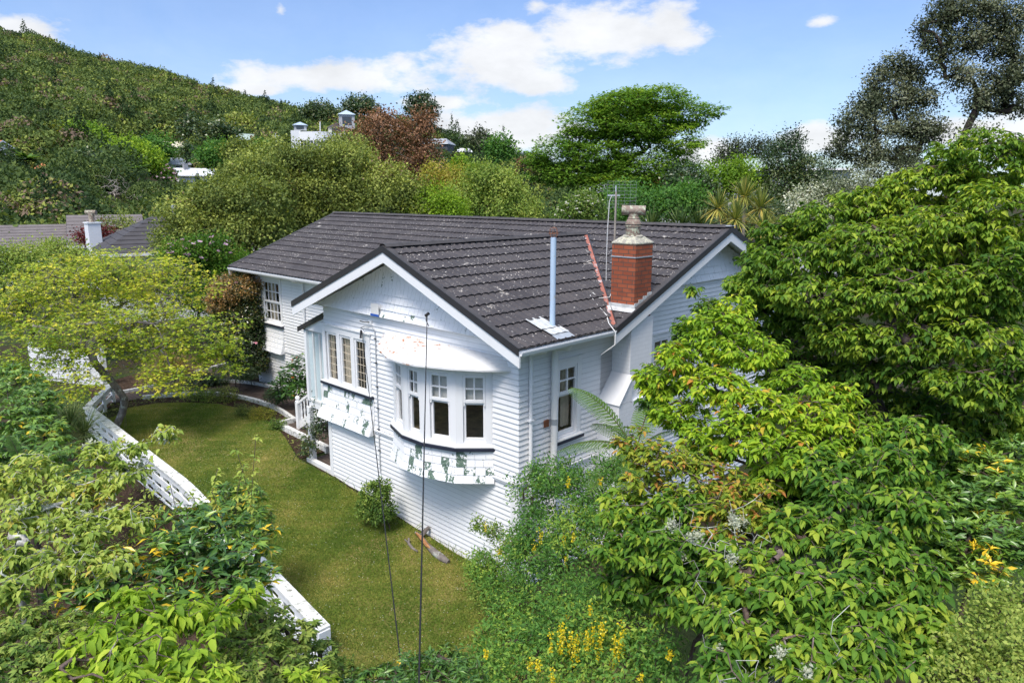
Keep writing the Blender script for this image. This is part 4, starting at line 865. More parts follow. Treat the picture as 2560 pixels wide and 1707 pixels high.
def smoothp(p, k=5):
    p = np.array(p, float); out = []
    for i in range(len(p)-1):
        p0, p1, p2, p3 = p[max(i-1, 0)], p[i], p[i+1], p[min(i+2, len(p)-1)]
        for t in np.linspace(0, 1, k, endpoint=False): out.append(tuple(.5*((2*p1)+(-p0+p2)*t+(2*p0-5*p1+4*p2-p3)*t*t+(-p0+3*p1-3*p2+p3)*t**3)))
    return out+[tuple(p[-1])]
tag(kerb(smoothp(lowk[1:-1])).build('path_kerb', 'kerb_white'), 'white kerb between the lawn bed and the brick path', 'kerb', kind='structure')
tag(kerb(smoothp(upk[:7])).build('path_kerb', 'kerb_white'), 'white kerb curving in front of the house bed', 'kerb', kind='structure')
tag(kerb(smoothp([(-14.25, -2.2), (-14.4, .3), (-15.0, 1.1), (-15.5, 2.2), (-16.4, 5.0)])).build('path_kerb', 'kerb_white'), 'white kerb along the far edge of the path by the tussock', 'kerb', kind='structure')
tag(kerb([(-7.42, 1.2), (-7.42, .70), (-4.62, .70)], .14, .16).build('landing_kerb', 'kerb_white'), 'low white edging wall around the brick landing at the stairs', 'kerb')
# ============================================================ fence
fence = thing('white_fence', 'white garden fence of wide horizontal boards under a lichen-stained cap, along the lawn', 'fence', (2.5, -3.74, -.2))
capz = lambda x: float(np.interp(x, [-11.6, -3.65, 2.5], [1.2, 1.16, .64])); fyf = lambda x: float(np.interp(x, _fx, _fy))
fx = list(np.linspace(-11.6, 2.5, 23))
def strip(m, zlo, zhi, o0, o1):
    for a, b in zip(fx[:-1], fx[1:]):
        vs = []
        for x in (a, b):
            for (o, z) in ((o0, zlo), (o1, zlo), (o1, zhi), (o0, zhi)): vs.append((x, fyf(x)-o, capz(x)+z))
        m.add(vs, [(0, 4, 5, 1), (1, 5, 6, 2), (2, 6, 7, 3), (3, 7, 4, 0)]+([(0, 1, 2, 3)] if a == fx[0] else [])+([(7, 6, 5, 4)] if b == fx[-1] else []))
m = MB(); strip(m, -.045, 0, -.11, .12); m.build('fence_cap', 'fence_cap', fence)
for k in range(6):
    m = MB(); zt = -.05-k*.27; strip(m, zt-.155, zt, .045, .075); m.build('fence_board', 'white_paint', fence)
for x in np.arange(-11.4, 2.5, .62):
    m = MB(); z = capz(x); m.box(x-.09, x+.09, fyf(x)-.044, fyf(x)+.044, z-1.72, z-.047); m.build('fence_post', 'white_paint', fence)
m = MB(); m.box(2.40, 2.52, fyf(2.46)-.115, fyf(2.46)+.10, -1.0, capz(2.46)-.047); m.build('end_post', 'white_paint', fence, bevel=.006)
f2 = thing('white_fence', 'short white board fence turning back from the far corner behind the golden maple trunks', 'fence', (-11.7, -3.1, .3))
m = MB(); A_, B_ = Vector((-11.72, -3.12, 1.2)), Vector((-13.6, -1.9, 1.3)); m.beam(A_+Vector((0, 0, -.02)), B_+Vector((0, 0, -.02)), .2, .045); m.build('fence_cap', 'fence_cap', f2)
for k in range(4):
    m = MB(); o = Vector((0, 0, -.15-k*.27)); m.beam(A_+o, B_+o, .03, .155); m.build('fence_board', 'white_paint', f2)
for t in (.1, .5, .9):
    q = A_+(B_-A_)*t; m = MB(); m.box(q.x-.07, q.x+.07, q.y+.02, q.y+.10, .1, q.z-.05); m.build('fence_post', 'white_paint', f2)
gt = thing('boarded_gate', 'broad white gate of horizontal boards beyond the fence corner', 'gate', (-15, -3.6, .4))
GA, GB = P(85, 975, 26.5), P(262, 985, 25.5)
for k in range(8):
    m = MB(); z = .75+k*.155; m.beam((GA[0], GA[1], z), (GB[0], GB[1], z), .03, .145); m.build('gate_board', 'white_paint', gt)
for q in (GA, GB):
    m = MB(); m.box(q[0]-.07, q[0]+.07, q[1]+.03, q[1]+.15, .2, 2.05); m.build('gate_post', 'white_paint', gt)
# ============================================================ log and branch on the lawn
def zpt(x, y, h=0): return (x, y, float(gz(x, y))+h)
lg = MB(); lg.tube([zpt(.42, -.26, .08), zpt(.62, -.30, .10), zpt(.95, -.38, .07), zpt(1.25, -.44, .07), zpt(1.52, -.46, .07), zpt(1.70, -.44, .05)], [.03, .045, .05, .075, .08, .05], 9)
lo = lg.build('fallen_log', 'bark_grey', None, smooth=True); tag(lo, 'split grey log with torn orange wood lying on the lawn by the house wall', 'log')
m = MB(); m.tube([zpt(.50, -.31, .12), zpt(.72, -.36, .135), zpt(1.0, -.43, .11), zpt(1.18, -.46, .10)], [.02, .04, .04, .012], 7); m.build('torn_wood', 'split_wood', lo)
m = MB(); m.tube([zpt(.62, -.26, .10), zpt(.60, -.14, .16), zpt(.62, -.05, .22)], [.05, .05, .035], 7); m.build('broken_limb', 'bark_grey', lo)
m = MB(); m.tube([zpt(.56, -.56, .12), zpt(.64, -.62, .05), zpt(.80, -.66, .04), zpt(.98, -.66, .04)], [.02, .03, .03, .02], 7); m.tube([zpt(.63, -.61, .05), zpt(.55, -.66, .13)], [.02, .012], 6)
tag(m.build('broken_branch', 'bark_grey', None, smooth=True), 'short grey broken branch on the grass in front of the split log', 'branch')
# ============================================================ plant builder
RNG = np.random.default_rng(20)
def unit(v): return v/np.maximum(np.linalg.norm(v, axis=-1, keepdims=True), 1e-9)
TPL = {   # leaf outlines: points (along, across, up) and faces
 'ovate': (np.array([(0, 0, 0), (.28, .46, .10), (.28, -.46, .10), (.35, 0, 0), (.66, .36, .03), (.66, -.36, .03), (.7, 0, -.07), (1, 0, -.26)]),
           [np.array([(0, 2, 3), (0, 3, 1), (6, 5, 7), (4, 6, 7)]), np.array([(3, 2, 5, 6), (1, 3, 6, 4)])]),
 'lance': (np.array([(0, 0, 0), (.45, .42, .07), (.45, -.42, .07), (.5, 0, 0), (1, 0, -.12)]), [np.array([(0, 2, 3), (0, 3, 1), (3, 2, 4), (1, 3, 4)])]),
 'quad': (np.array([(0, 0, 0), (.45, .5, .10), (1, 0, -.08), (.45, -.5, .10)]), [np.array([(0, 3, 2, 1)])]),
 'lobed': (np.array([(0, 0, 0), (.30, .22, 0), (.42, .62, -.06), (.58, .20, .02), (1, 0, -.1), (.58, -.20, .02), (.42, -.62, -.06), (.30, -.22, 0)]),
           [np.array([(0, 7, 5, 3), (0, 3, 1, 0)])[:1], np.array([(7, 6, 5), (1, 3, 2), (5, 4, 3), (0, 3, 1)])]),
 'blade': (np.array([(0, .5, 0), (0, -.5, 0), (.45, .5, .0), (.45, -.5, .0), (.8, .34, -.0), (.8, -.34, -.0), (1, 0, -.0)]), [np.array([(0, 1, 3, 2), (2, 3, 5, 4)]), np.array([(4, 5, 6)])]),
}
class Leaves:
    def __init__(s): s.V = []; s.F = {}; s.T = {}; s.n = 0
    def add(s, pos, d, nrm, L, Wd, tint, kind='ovate', curl=0):
        pos = np.asarray(pos); m = len(pos)
        if not m: return
        d = unit(d); nrm = unit(nrm - d*np.sum(nrm*d, -1, keepdims=True)); b = np.cross(nrm, d)
        tp, faces = TPL[kind]; L = np.broadcast_to(L, m)[:, None, None]; Wd = np.broadcast_to(Wd, m)[:, None, None]
        up = tp[None, :, 2, None]*L
        if np.ndim(curl) or curl: up = up - (np.broadcast_to(curl, m)[:, None, None])*L*(tp[None, :, 0, None]**2)
        v = pos[:, None]+d[:, None]*tp[None, :, 0, None]*L+b[:, None]*tp[None, :, 1, None]*Wd+nrm[:, None]*up
        k = len(tp); base = s.n+np.arange(m)*k; s.V.append(v.reshape(-1, 3)); s.n += m*k
        for f in faces:
            a = (base[:, None, None]+f[None]).reshape(-1, f.shape[1]); s.F.setdefault(f.shape[1], []).append(a); s.T.setdefault(f.shape[1], []).append(np.repeat(np.broadcast_to(tint, m), len(f)))
    def build(s, name, mat, parent=None, local=False):
        ks = sorted(s.F); return np_mesh(name, np.concatenate(s.V), [np.concatenate(s.F[k]) for k in ks], mat, parent, [np.concatenate(s.T[k]) for k in ks], local=local)
def tubes(name, p0, p1, r0, r1, mat, parent=None, local=False, big=.03):
    Vs = []; Fs = []; b = 0
    for n, sel in ((3, r0 < big), (7, r0 >= big)):
        a, c, ra, rc = p0[sel], p1[sel], r0[sel], r1[sel]; m = len(a)
        if not m: continue
        d = unit(c-a); h = np.where(np.abs(d[:, 2:]) < .9, np.array([[0, 0, 1.]]), np.array([[1., 0, 0]])); u = unit(np.cross(d, h)); w = np.cross(d, u)
        t = np.arange(n)/n*2*np.pi; cs_ = u[:, None]*np.cos(t)[None, :, None]+w[:, None]*np.sin(t)[None, :, None]
        A = (a-d*ra[:, None]*.35)[:, None]+cs_*ra[:, None, None]; B = (c+d*rc[:, None]*.35)[:, None]+cs_*rc[:, None, None]
        Vs.append(np.concatenate([A, B], 1).reshape(-1, 3)); base = b+np.arange(m)*2*n; k = np.arange(n); k2 = (k+1) % n
        f = np.stack([k, k2, k2+n, k+n], 1); Fs.append((base[:, None, None]+f[None]).reshape(-1, 4)); b += m*2*n
    return np_mesh(name, np.concatenate(Vs), [np.concatenate(Fs)], mat, parent, smooth=True, local=local)
def lobe_points(c, r, n, rng, shell=.5):
    d = unit(rng.normal(size=(n, 3))); bumps = unit(rng.normal(size=(9, 3))); amp = rng.uniform(-.28, .30, 9)
    k = np.exp(6*(d@bumps.T-1))@amp; u = rng.random(n)**.5; return c+d*r*((shell+(1-shell)*u)*(1+k))[:, None]
class Skel:          # limbs that fork toward every twig; thickness follows the number of twigs carried
    def __init__(s): s.p = []; s.par = []
    def add(s, q, par): s.p.append(np.array(q, float)); s.par.append(par); return len(s.p)-1
    def path(s, a, b, par, n, rng, wig=.08, sag=0.0):
        a = np.array(a, float); b = np.array(b, float); L = np.linalg.norm(b-a); off = rng.normal(size=3)*wig*L; off2 = rng.normal(size=3)*wig*L*.6
        for i in range(1, n+1):
            t = i/n; q = a+(b-a)*t+off*math.sin(math.pi*t)+off2*math.sin(2*math.pi*t)+np.array([0, 0, -sag*L*math.sin(math.pi*t)]); par = s.add(q, par)
        return par
    def twigs(s, pts, rng, seg=.5, wig=.10, sag=0.0):
        c = np.mean(pts, 0); arr = np.array(s.p); near = np.linalg.norm(arr-c, axis=1); o = arr[np.argmin(near)]
        order = np.argsort(np.linalg.norm(pts-o, axis=1)); cap = len(s.p)+len(pts)*6; buf = np.empty((cap, 3)); buf[:len(s.p)] = arr; n = len(s.p); tips = []
        for i in order:
            q = pts[i]; dd = np.linalg.norm(buf[:n]-q, axis=1); j = int(np.argmin(dd)); L = dd[j]; k = int(min(4, max(1, round(L/seg))))
            st = len(s.p); tip = s.path(buf[j], q, j, k, rng, wig, sag)
            for t in range(st, len(s.p)):
                if n < cap: buf[n] = s.p[t]; n += 1
            tips.append((tip, i))
        return tips
    def mesh(s, name, mat, parent, r_tip=.004, ex=.47, rmax=.3, local=False, rmin=0):
        n = len(s.p); cnt = np.zeros(n); ch = np.zeros(n, int); par = np.array(s.par)
        for i in range(n-1, -1, -1):
            if ch[i] == 0: cnt[i] = 1
            if par[i] >= 0: cnt[par[i]] += cnt[i]; ch[par[i]] += 1
        r = np.minimum(r_tip*cnt**ex, rmax); p = np.array(s.p); e = np.where(par >= 0)[0]; e = e[r[e] >= rmin]
        return tubes(name, p[par[e]], p[e], np.minimum(r[par[e]], r[e]*1.35), r[e], mat, parent, local)
def leaf_sprays(lv, c, out, n, rng, L, wr, style, spread, tint, kind, droop, tvar=.22):
    m = len(c); idx = np.repeat(np.arange(m), n); M = len(idx); o = out[idx]; ti = np.repeat(np.broadcast_to(tint, m), n)+rng.normal(size=M)*tvar
    Ls = L*rng.uniform(.65, 1.2, M); up = np.array([0, 0, 1.])
    th = rng.random(M)*2*np.pi; hz = np.stack([np.cos(th), np.sin(th), np.zeros(M)], 1)
    if style == 'whorl':            # leaves hang round the end of the twig
        off = rng.uniform(0, 1, (M, 1))*o*spread*-1; pos = c[idx]+off+rng.normal(size=(M, 3))*spread*.12
        d = hz*1.0+o*.55-up*droop*rng.uniform(.5, 1.4, (M, 1)); nr = up[None]*1.0+hz*.7*droop+rng.normal(size=(M, 3))*.22
    elif style == 'rosette':        # upright rosettes
        pos = c[idx]+rng.normal(size=(M, 3))*spread*.10-o*spread*rng.random((M, 1))*.6; d = hz+o*rng.uniform(.0, 1.0, (M, 1))-up*droop; nr = o+up*.5-hz*.3+rng.normal(size=(M, 3))*.15
    elif style == 'flat':           # layered sprays
        pos = c[idx]+hz*spread*np.sqrt(rng.random((M, 1)))+up*rng.normal(size=(M, 1))*spread*.16; d = hz+o*.5-up*droop*rng.uniform(.3, 1.2, (M, 1)); nr = up[None]+rng.normal(size=(M, 3))*.35
    else:                           # loose balls
        pos = c[idx]+rng.normal(size=(M, 3))*spread*.5; d = o+rng.normal(size=(M, 3))*.8-up*droop; nr = up[None]*.6+o*1.1+rng.normal(size=(M, 3))*.30
    lv.add(pos, d, nr, Ls, Ls*wr*rng.uniform(.8, 1.15, M), ti, kind)
def to3(lobes):      # (px, py, rx, ry, distance[, depth factor]) -> centre, radii
    out = []
    for l in lobes:
        px, py, rx, ry, dep = l[:5]; k = l[5] if len(l) > 5 else 1.0
        sc = dep/FPX; out.append((P(px, py, dep), np.array([rx*sc, rx*sc, ry*sc])*np.array([1, 1, 1])*np.array([k, k, 1]), l[6] if len(l) > 6 else 0))
    return out
LAIK = 2.2
def plant(name, label, cat, base, lobes, leafmat, barkmat, L=.1, wr=.5, per=9, lai=3.2, style='whorl', kind='ovate', droop=.5, spread=None, rng=None, seed=None, fork=.5, r_tip=.004, rmax=.25, seg=.45,
          shell=.5, tint=.45, cvar=.16, tvar=.2, group=None, wig=.09, sag=0, extra=None, lobes3=None, trunks=1, crown='crown', trunk='trunk', maxc=4000, flowers=None, bare=0, rmin=0, lichen=0, topt=0):
    rng = np.random.default_rng(seed if seed is not None else (abs(hash(label)) % 1000003 if False else sum(ord(c)*(i+7) for i, c in enumerate(label))))
    L3 = lobes3 or to3(lobes); base = np.array(base, float); spread = spread or L*1.1
    root = thing(name, label, cat, base, group); sk = Skel(); lv = Leaves(); la = .5*L*L*wr
    cen = np.mean([c for c, r, t in L3], 0); roots = []
    b0 = sk.add(base-np.array([0, 0, .15]), -1); fk = base+(cen-base)*fork; fk[2] = base[2]+(cen[2]-base[2])*fork*1.0
    for t in range(trunks):
        q = base if trunks == 1 else base+np.array([math.cos(t*2.4), math.sin(t*2.4), 0])*.25
        b1 = sk.add(q-np.array([0, 0, .1]), b0); f2 = fk+(rng.normal(size=3)*np.array([1, 1, .3])*.25*np.linalg.norm(cen-base)*.35 if trunks > 1 else 0)
        roots.append(sk.path(q, f2, b1, 5, rng, .05))
    tips_all = []; tint_all = []; lob_all = []
    order = sorted(range(len(L3)), key=lambda i: np.linalg.norm(L3[i][0]-fk))
    for i in order:
        c, r, tt = L3[i]; arr = np.array(sk.p); cand = np.arange(b0+1, len(arr)); dd = np.linalg.norm(arr[cand]-c, axis=1)+np.where(arr[cand][:, 2] > c[2]+.2*r[2], .3*np.linalg.norm(r), 0)
        j = int(cand[np.argmin(dd)]); end = c-np.array([0, 0, r[2]*.25]); sk.path(arr[j], end, j, max(2, int(np.linalg.norm(end-arr[j])/max(seg, .05)/1.3)) if np.linalg.norm(end-arr[j]) < 40*seg else 12, rng, wig, -sag*.6)
        area = math.pi*(r[0]*r[1]+r[0]*r[2]*2)/3; nl = LAIK*lai*area/la; n = int(np.clip(nl/per, 3, maxc)); pts = lobe_points(c, r, n, rng, shell)
        tips = sk.twigs(pts, rng, seg, wig, sag)
        tips_all += [(a, pts[k]) for a, k in tips]; ct = rng.normal()*cvar*.7
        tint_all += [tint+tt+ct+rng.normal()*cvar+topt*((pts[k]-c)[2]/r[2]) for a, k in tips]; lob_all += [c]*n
    tip = np.array([t for t, q in tips_all]); pos = np.array([q for t, q in tips_all]); sp = np.array(sk.p); pr = sp[np.array(sk.par)[tip]]
    out = unit(unit(pos-pr)*.8+unit(pos-np.array(lob_all))*.8+np.array([0, 0, .25])); keep = rng.random(len(pos)) >= bare
    leaf_sprays(lv, pos[keep], out[keep], per, rng, L, wr, style, spread, np.array(tint_all)[keep], kind, droop, tvar)
    if extra: extra(lv, pos, out, rng)
    sk.mesh(trunk, barkmat, root, r_tip*.62, .45, rmax*.85, rmin=rmin); lv.build(crown, leafmat, root)
    if flowers:
        fmat, fn, fl, fkind, fname = flowers[:5]; fv = Leaves(); s = rng.choice(len(pos), min(fn, len(pos)), replace=False)
        if len(flowers) > 5: w = flowers[5](pos, out); s = np.argsort(-w+rng.random(len(w))*.3)[:fn]
        leaf_sprays(fv, pos[s]+out[s]*L*1.3, out[s], 7, rng, fl, .8, 'rosette', fl*.5, np.full(len(s), .5), fkind, -.2, .3); fv.build(fname, fmat, root)
    if lichen:
        fv = Leaves(); s = rng.choice(len(pos), lichen); nn = 60
        q = np.repeat(pr[s], nn, 0)+rng.normal(size=(lichen*nn, 3))*.03; fv.add(q, rng.normal(size=q.shape), rng.normal(size=q.shape), .035, .02, rng.random(len(q)), 'quad'); fv.build('lichen', 'lichen', root)
    return root
def G(x, y, h=0): return (x, y, float(gz(x, y))+h)
def below(px, py, dep):           # ground point under a sight line
    q = P(px, py, dep); return G(q[0], q[1])
def blades(name, label, cat, base, n, L, w, mat, spread=.3, lean=(.2, 1.2), curl=.6, group=None, seed=1, heads=None, bark=None, crown='leaves', tint=.5):
    rng = np.random.default_rng(seed); root = thing(name, label, cat, base, group); lv = Leaves(); hs = heads or [np.array(base)]
    for h in hs:
        th = rng.random(n)*6.283; ln = rng.uniform(lean[0], lean[1], n); d = np.stack([np.cos(th)*np.sin(ln), np.sin(th)*np.sin(ln), np.cos(ln)], 1)
        pos = np.array(h)+np.stack([np.cos(th), np.sin(th), 0*th], 1)*spread*rng.random((n, 1)); up = np.array([[0, 0, 1.]]); nr = up-d*np.sum(d*up, 1, keepdims=True)+rng.normal(size=(n, 3))*.1
        Ls = L*rng.uniform(.6, 1.1, n); lv.add(pos, d, nr, Ls, w, tint+rng.normal(size=n)*.25+.25*(ln-.8), 'blade', curl*rng.uniform(.3, 1.1, n)*np.sin(ln))
    lv.build(crown, mat, root)
    return root
# ============================================================ planting: garden and near trees
plant('golden_maple', 'spreading golden green maple with bare grey branches beside the far end of the white fence', 'tree', G(-10.15, -2.75), [
  (150, 720, 120, 80, 20.6), (300, 690, 130, 75, 21.5), (430, 720, 100, 80, 21.3), (510, 850, 95, 60, 20.8), (370, 830, 130, 80, 20.2), (220, 840, 120, 85, 19.5), (90, 880, 95, 75, 19), (430, 940, 90, 45, 19.8),
  (560, 900, 55, 40, 20.8), (170, 960, 90, 45, 18.6), (300, 780, 120, 80, 22.5), (60, 780, 90, 60, 20)], 'leaf_maple_gold', 'bark_grey', L=.10, wr=.95, per=8, lai=1.7, style='flat', kind='lobed', droop=.35, spread=.16, r_tip=.0060, rmax=.17, trunks=3, fork=.38, shell=.3, cvar=.2, wig=.14, bare=.18, seg=.4)
plant('camellia', 'round camellia with bronze new leaves and pink flowers against the house wall', 'tree', G(-12.25, 2.15), [
  (615, 725, 70, 45, 25.6, 1, .3), (600, 790, 65, 60, 25.3, 1, .12), (650, 790, 55, 60, 25.7), (665, 850, 48, 55, 25.8), (600, 860, 55, 55, 25.2), (560, 840, 45, 50, 25.3), (570, 760, 45, 50, 25.6, 1, .22), (630, 900, 50, 35, 25.4)],
  'leaf_camellia', 'bark_brown', L=.10, wr=.55, per=9, lai=4.5, style='ball', kind='lance', droop=.1, spread=.14, rmax=.13, trunks=2, fork=.55, cvar=.12, tint=.42, tvar=.16, flowers=('flower_pink', 34, .10, 'quad', 'flower'), maxc=700)
plant('camellia_new_growth', 'orange bronze flush of young leaves crowning the camellia by the eave', 'shrub', G(-12.5, 1.75), [(600, 715, 75, 32, 25.1), (555, 750, 40, 35, 25.0), (640, 700, 40, 22, 25.3)], 'leaf_camellia_new', 'bark_brown', L=.085, wr=.5, per=9, lai=2.0, style='ball', kind='lance', droop=0, spread=.12, rmax=.03, maxc=300)
plant('geranium', 'red flowered leafy geranium bush growing beside the porch post', 'shrub', G(-8.9, 2.1), [(725, 940, 26, 34, 22.6), (755, 930, 26, 45, 22.3), (705, 965, 24, 24, 22.6), (750, 975, 30, 24, 22.2)], 'leaf_glossy', 'bark_brown', L=.11, wr=.9, per=7, lai=3.5, style='flat', kind='lance', droop=.3, spread=.1, rmax=.02, tint=.3, tvar=.14, flowers=('flower_red', 22, .05, 'quad', 'flower'), maxc=260)
plant('wall_shrub', 'small rounded green shrub against the white base boards of the front wall', 'shrub', G(-.12, -.55), [(935, 1240, 34, 34, 15.4), (950, 1275, 34, 28, 15.3), (918, 1272, 26, 28, 15.4), (955, 1222, 22, 22, 15.4)], 'leaf_soft', 'bark_brown', L=.065, wr=.7, per=9, lai=4.2, style='ball', kind='lance', droop=.1, spread=.08, rmax=.02, tint=.4, maxc=260)
plant('porch_climber', 'thin leafy rose climbing the white porch post', 'climber', G(-4.7, -.35), [(775, 1085, 18, 28, 18.6), (800, 1060, 18, 34, 18.4), (770, 1120, 20, 18, 18.6), (790, 1010, 8, 30, 18.4)], 'leaf_dark', 'bark_brown', L=.07, wr=.65, per=6, lai=1.6, style='ball', kind='lance', spread=.10, rmax=.012, r_tip=.003, tint=.65, maxc=90)
blades('tussock_grass', 'dry straw coloured tussock at the bend of the brick path', 'grass', G(-14.9, .5, .05), 1100, 1.25, .016, 'leaf_tussock', .22, (.15, 1.35), .75, seed=3)
for k, (px, py, rx, ry, lm, L, lab) in enumerate([(505, 985, 30, 16, 'leaf_soft', .05, 'low grey green plant in the bed nearest the tussock'), (560, 985, 32, 18, 'leaf_olive', .05, 'spreading brownish bed plant under the path kerb bend'), (615, 1028, 22, 14, 'leaf_olive', .045, 'sparse brown bed plant midway along the white kerb'),
      (655, 1035, 26, 16, 'leaf_yellow', .045, 'yellow tipped low shrub in the kerb bed'), (695, 1062, 20, 14, 'leaf_soft', .055, 'small bright green plant at the end of the kerb bed by the landing'), (545, 952, 24, 12, 'leaf_dark', .06, 'dark fern like plant under the maple branch at the path edge')]):
    q = P(px, py+ry*.8, 1)-CAM; 
    dep = 10.0
    while dep < 40 and P(px, py+ry, dep)[2] > gz(*P(px, py+ry, dep)[:2]): dep += .1
    b = P(px, py+ry, dep); plant('bed_plant', lab, 'plant', G(b[0], b[1]), [(px-rx*.4, py, rx*.7, ry, dep), (px+rx*.4, py+2, rx*.7, ry, dep)], lm, 'bark_brown', L=L, wr=.5, per=8, lai=2.6, style='ball', kind='lance', spread=.08, rmax=.012, group='low plants in the kerb bed', maxc=140)
for k, (px, py, rx, ry, dep, lab) in enumerate([(590, 925, 50, 18, 24.6, 'dark undergrowth at the foot of the camellia trunk'), (690, 985, 30, 12, 23.0, 'dark low leaves along the house base next to the geranium'), (505, 950, 36, 18, 25.5, 'low dark shrub behind the brick path bend')]):
    plant('bed_shrub', lab, 'shrub', below(px, py, dep), [(px, py, rx, ry, dep), (px+rx*.6, py+4, rx*.6, ry*.8, dep)], 'leaf_dark', 'bark_brown', L=.09, wr=.5, per=8, lai=3, style='ball', kind='lance', spread=.1, rmax=.012, tint=.5, maxc=160)
# ---- right side: cherries, laburnum, fern
CH = dict(L=.108, wr=.50, per=10, style='whorl', kind='ovate', droop=.6, spread=.13, seg=.35, wig=.12, sag=.05)
plant('cherry_tree', 'large mid green cherry filling the right side behind the yellow green cherry', 'tree', G(9.6, 3.4), [
  (2480, 400, 130, 80, 11.0, 1.2), (2330, 460, 110, 55, 11.3, 1.2, .1), (2200, 510, 110, 50, 11.6, 1.2), (2080, 560, 110, 50, 11.8, 1.2), (1970, 585, 75, 35, 12, 1.2), (1915, 640, 65, 42, 12, 1.1), (2010, 650, 110, 50, 11, 1.2), (2180, 620, 130, 65, 10.6, 1.3), (2360, 580, 130, 70, 10.4, 1.3, .06), (2500, 520, 100, 80, 10, 1.2, .05),
  (1900, 720, 100, 50, 11.2), (2060, 740, 120, 55, 10.4, 1.2), (2230, 730, 120, 60, 9.9, 1.2), (2400, 720, 120, 70, 9.6, 1.2, .05), (2520, 700, 80, 90, 9.2, 1.2), (1860, 715, 50, 40, 11.8), (2120, 840, 110, 55, 10.0), (2280, 850, 110, 55, 9.6), (2440, 850, 110, 60, 9.2), (2420, 960, 110, 50, 9.0), (2300, 930, 90, 40, 9.6, 1, -.1), (2180, 930, 80, 40, 10, 1, -.15), (2540, 960, 60, 70, 8.7),
  (1770, 770, 40, 32, 11.6, 1, -.12), (1715, 820, 40, 35, 11.4, 1, -.12), (1690, 880, 40, 35, 11.3, 1, -.15), (1640, 950, 36, 45, 11.2, 1, -.2), (1640, 1010, 40, 40, 11.0, 1, -.2), (1800, 820, 55, 40, 11.6, 1, -.15), (1900, 800, 60, 50, 11.3, 1, -.1), (1900, 745, 50, 40, 11.6), (1840, 870, 60, 50, 11.3, 1, -.15), (1735, 722, 22, 14, 11.7, 1, -.12), (2200, 1010, 100, 55, 10.4, 1.2, -.15), (2340, 1020, 90, 55, 10.0, 1.2, -.1), (2480, 1050, 90, 60, 9.6, 1.2), (2130, 930, 80, 50, 10.8, 1.2, -.15), (2300, 1110, 90, 50, 9.8, 1.2, -.15), (2420, 1120, 90, 60, 9.4, 1.2, -.1), (2040, 800, 90, 50, 11.2, 1.2, -.1), (1980, 880, 80, 50, 11.2, 1.2, -.15), (2420, 780, 110, 60, 10.6, 1.2), (2300, 680, 110, 60, 11.2, 1.2), (2480, 620, 100, 70, 11, 1.2)],
  'leaf_cherry', 'bark_cherry', lai=3.3, rmax=.16, fork=.5, tint=.5, cvar=.13, **CH)
plant('cherry_tree', 'bright yellow green cherry in front of the darker cherry to the right of the chimney', 'tree', G(8.9, -.6), [
  (1800, 815, 95, 55, 9.2), (1720, 890, 90, 50, 9.0), (1880, 880, 100, 50, 8.7), (1990, 950, 90, 45, 8.4), (1650, 960, 70, 45, 9.1), (1790, 960, 100, 50, 8.5), (1900, 1020, 110, 50, 8.0), (1700, 1030, 80, 45, 8.7), (2040, 1040, 90, 45, 7.9), (1820, 1085, 100, 45, 7.9), (1960, 1120, 110, 50, 7.5), (1840, 770, 55, 35, 9.3), (2100, 985, 60, 30, 8.2), (1950, 1190, 80, 45, 7.6), (2050, 1130, 80, 45, 7.7, 1, -.15), (2140, 1080, 70, 40, 7.8, 1, -.15), (1760, 1120, 80, 40, 8.4, 1, -.1), (2080, 1190, 70, 45, 7.5, 1, -.15)],
  'leaf_cherry_young', 'bark_cherry', lai=3.0, rmax=.10, fork=.45, tint=.5, cvar=.13, tvar=.16, **{**CH, 'droop': .45, 'L': .10})
plant('cherry_tree', 'twiggy cherry with orange tinged sparse leaves below the tree fern', 'tree', G(7.7, -1.6), [
  (1600, 1110, 90, 45, 8.0), (1690, 1150, 90, 50, 7.6), (1780, 1190, 95, 50, 7.3), (1860, 1240, 95, 50, 7.0), (1720, 1240, 90, 45, 7.2), (1620, 1190, 80, 45, 7.7), (1900, 1310, 80, 45, 6.7), (1800, 1310, 80, 45, 6.8)],
  'leaf_cherry_orange', 'bark_cherry', lai=1.5, rmax=.06, fork=.4, tint=.5, cvar=.18, bare=.15, r_tip=.0045, shell=.25, **{**CH, 'L': .085, 'droop': .3, 'wig': .2})
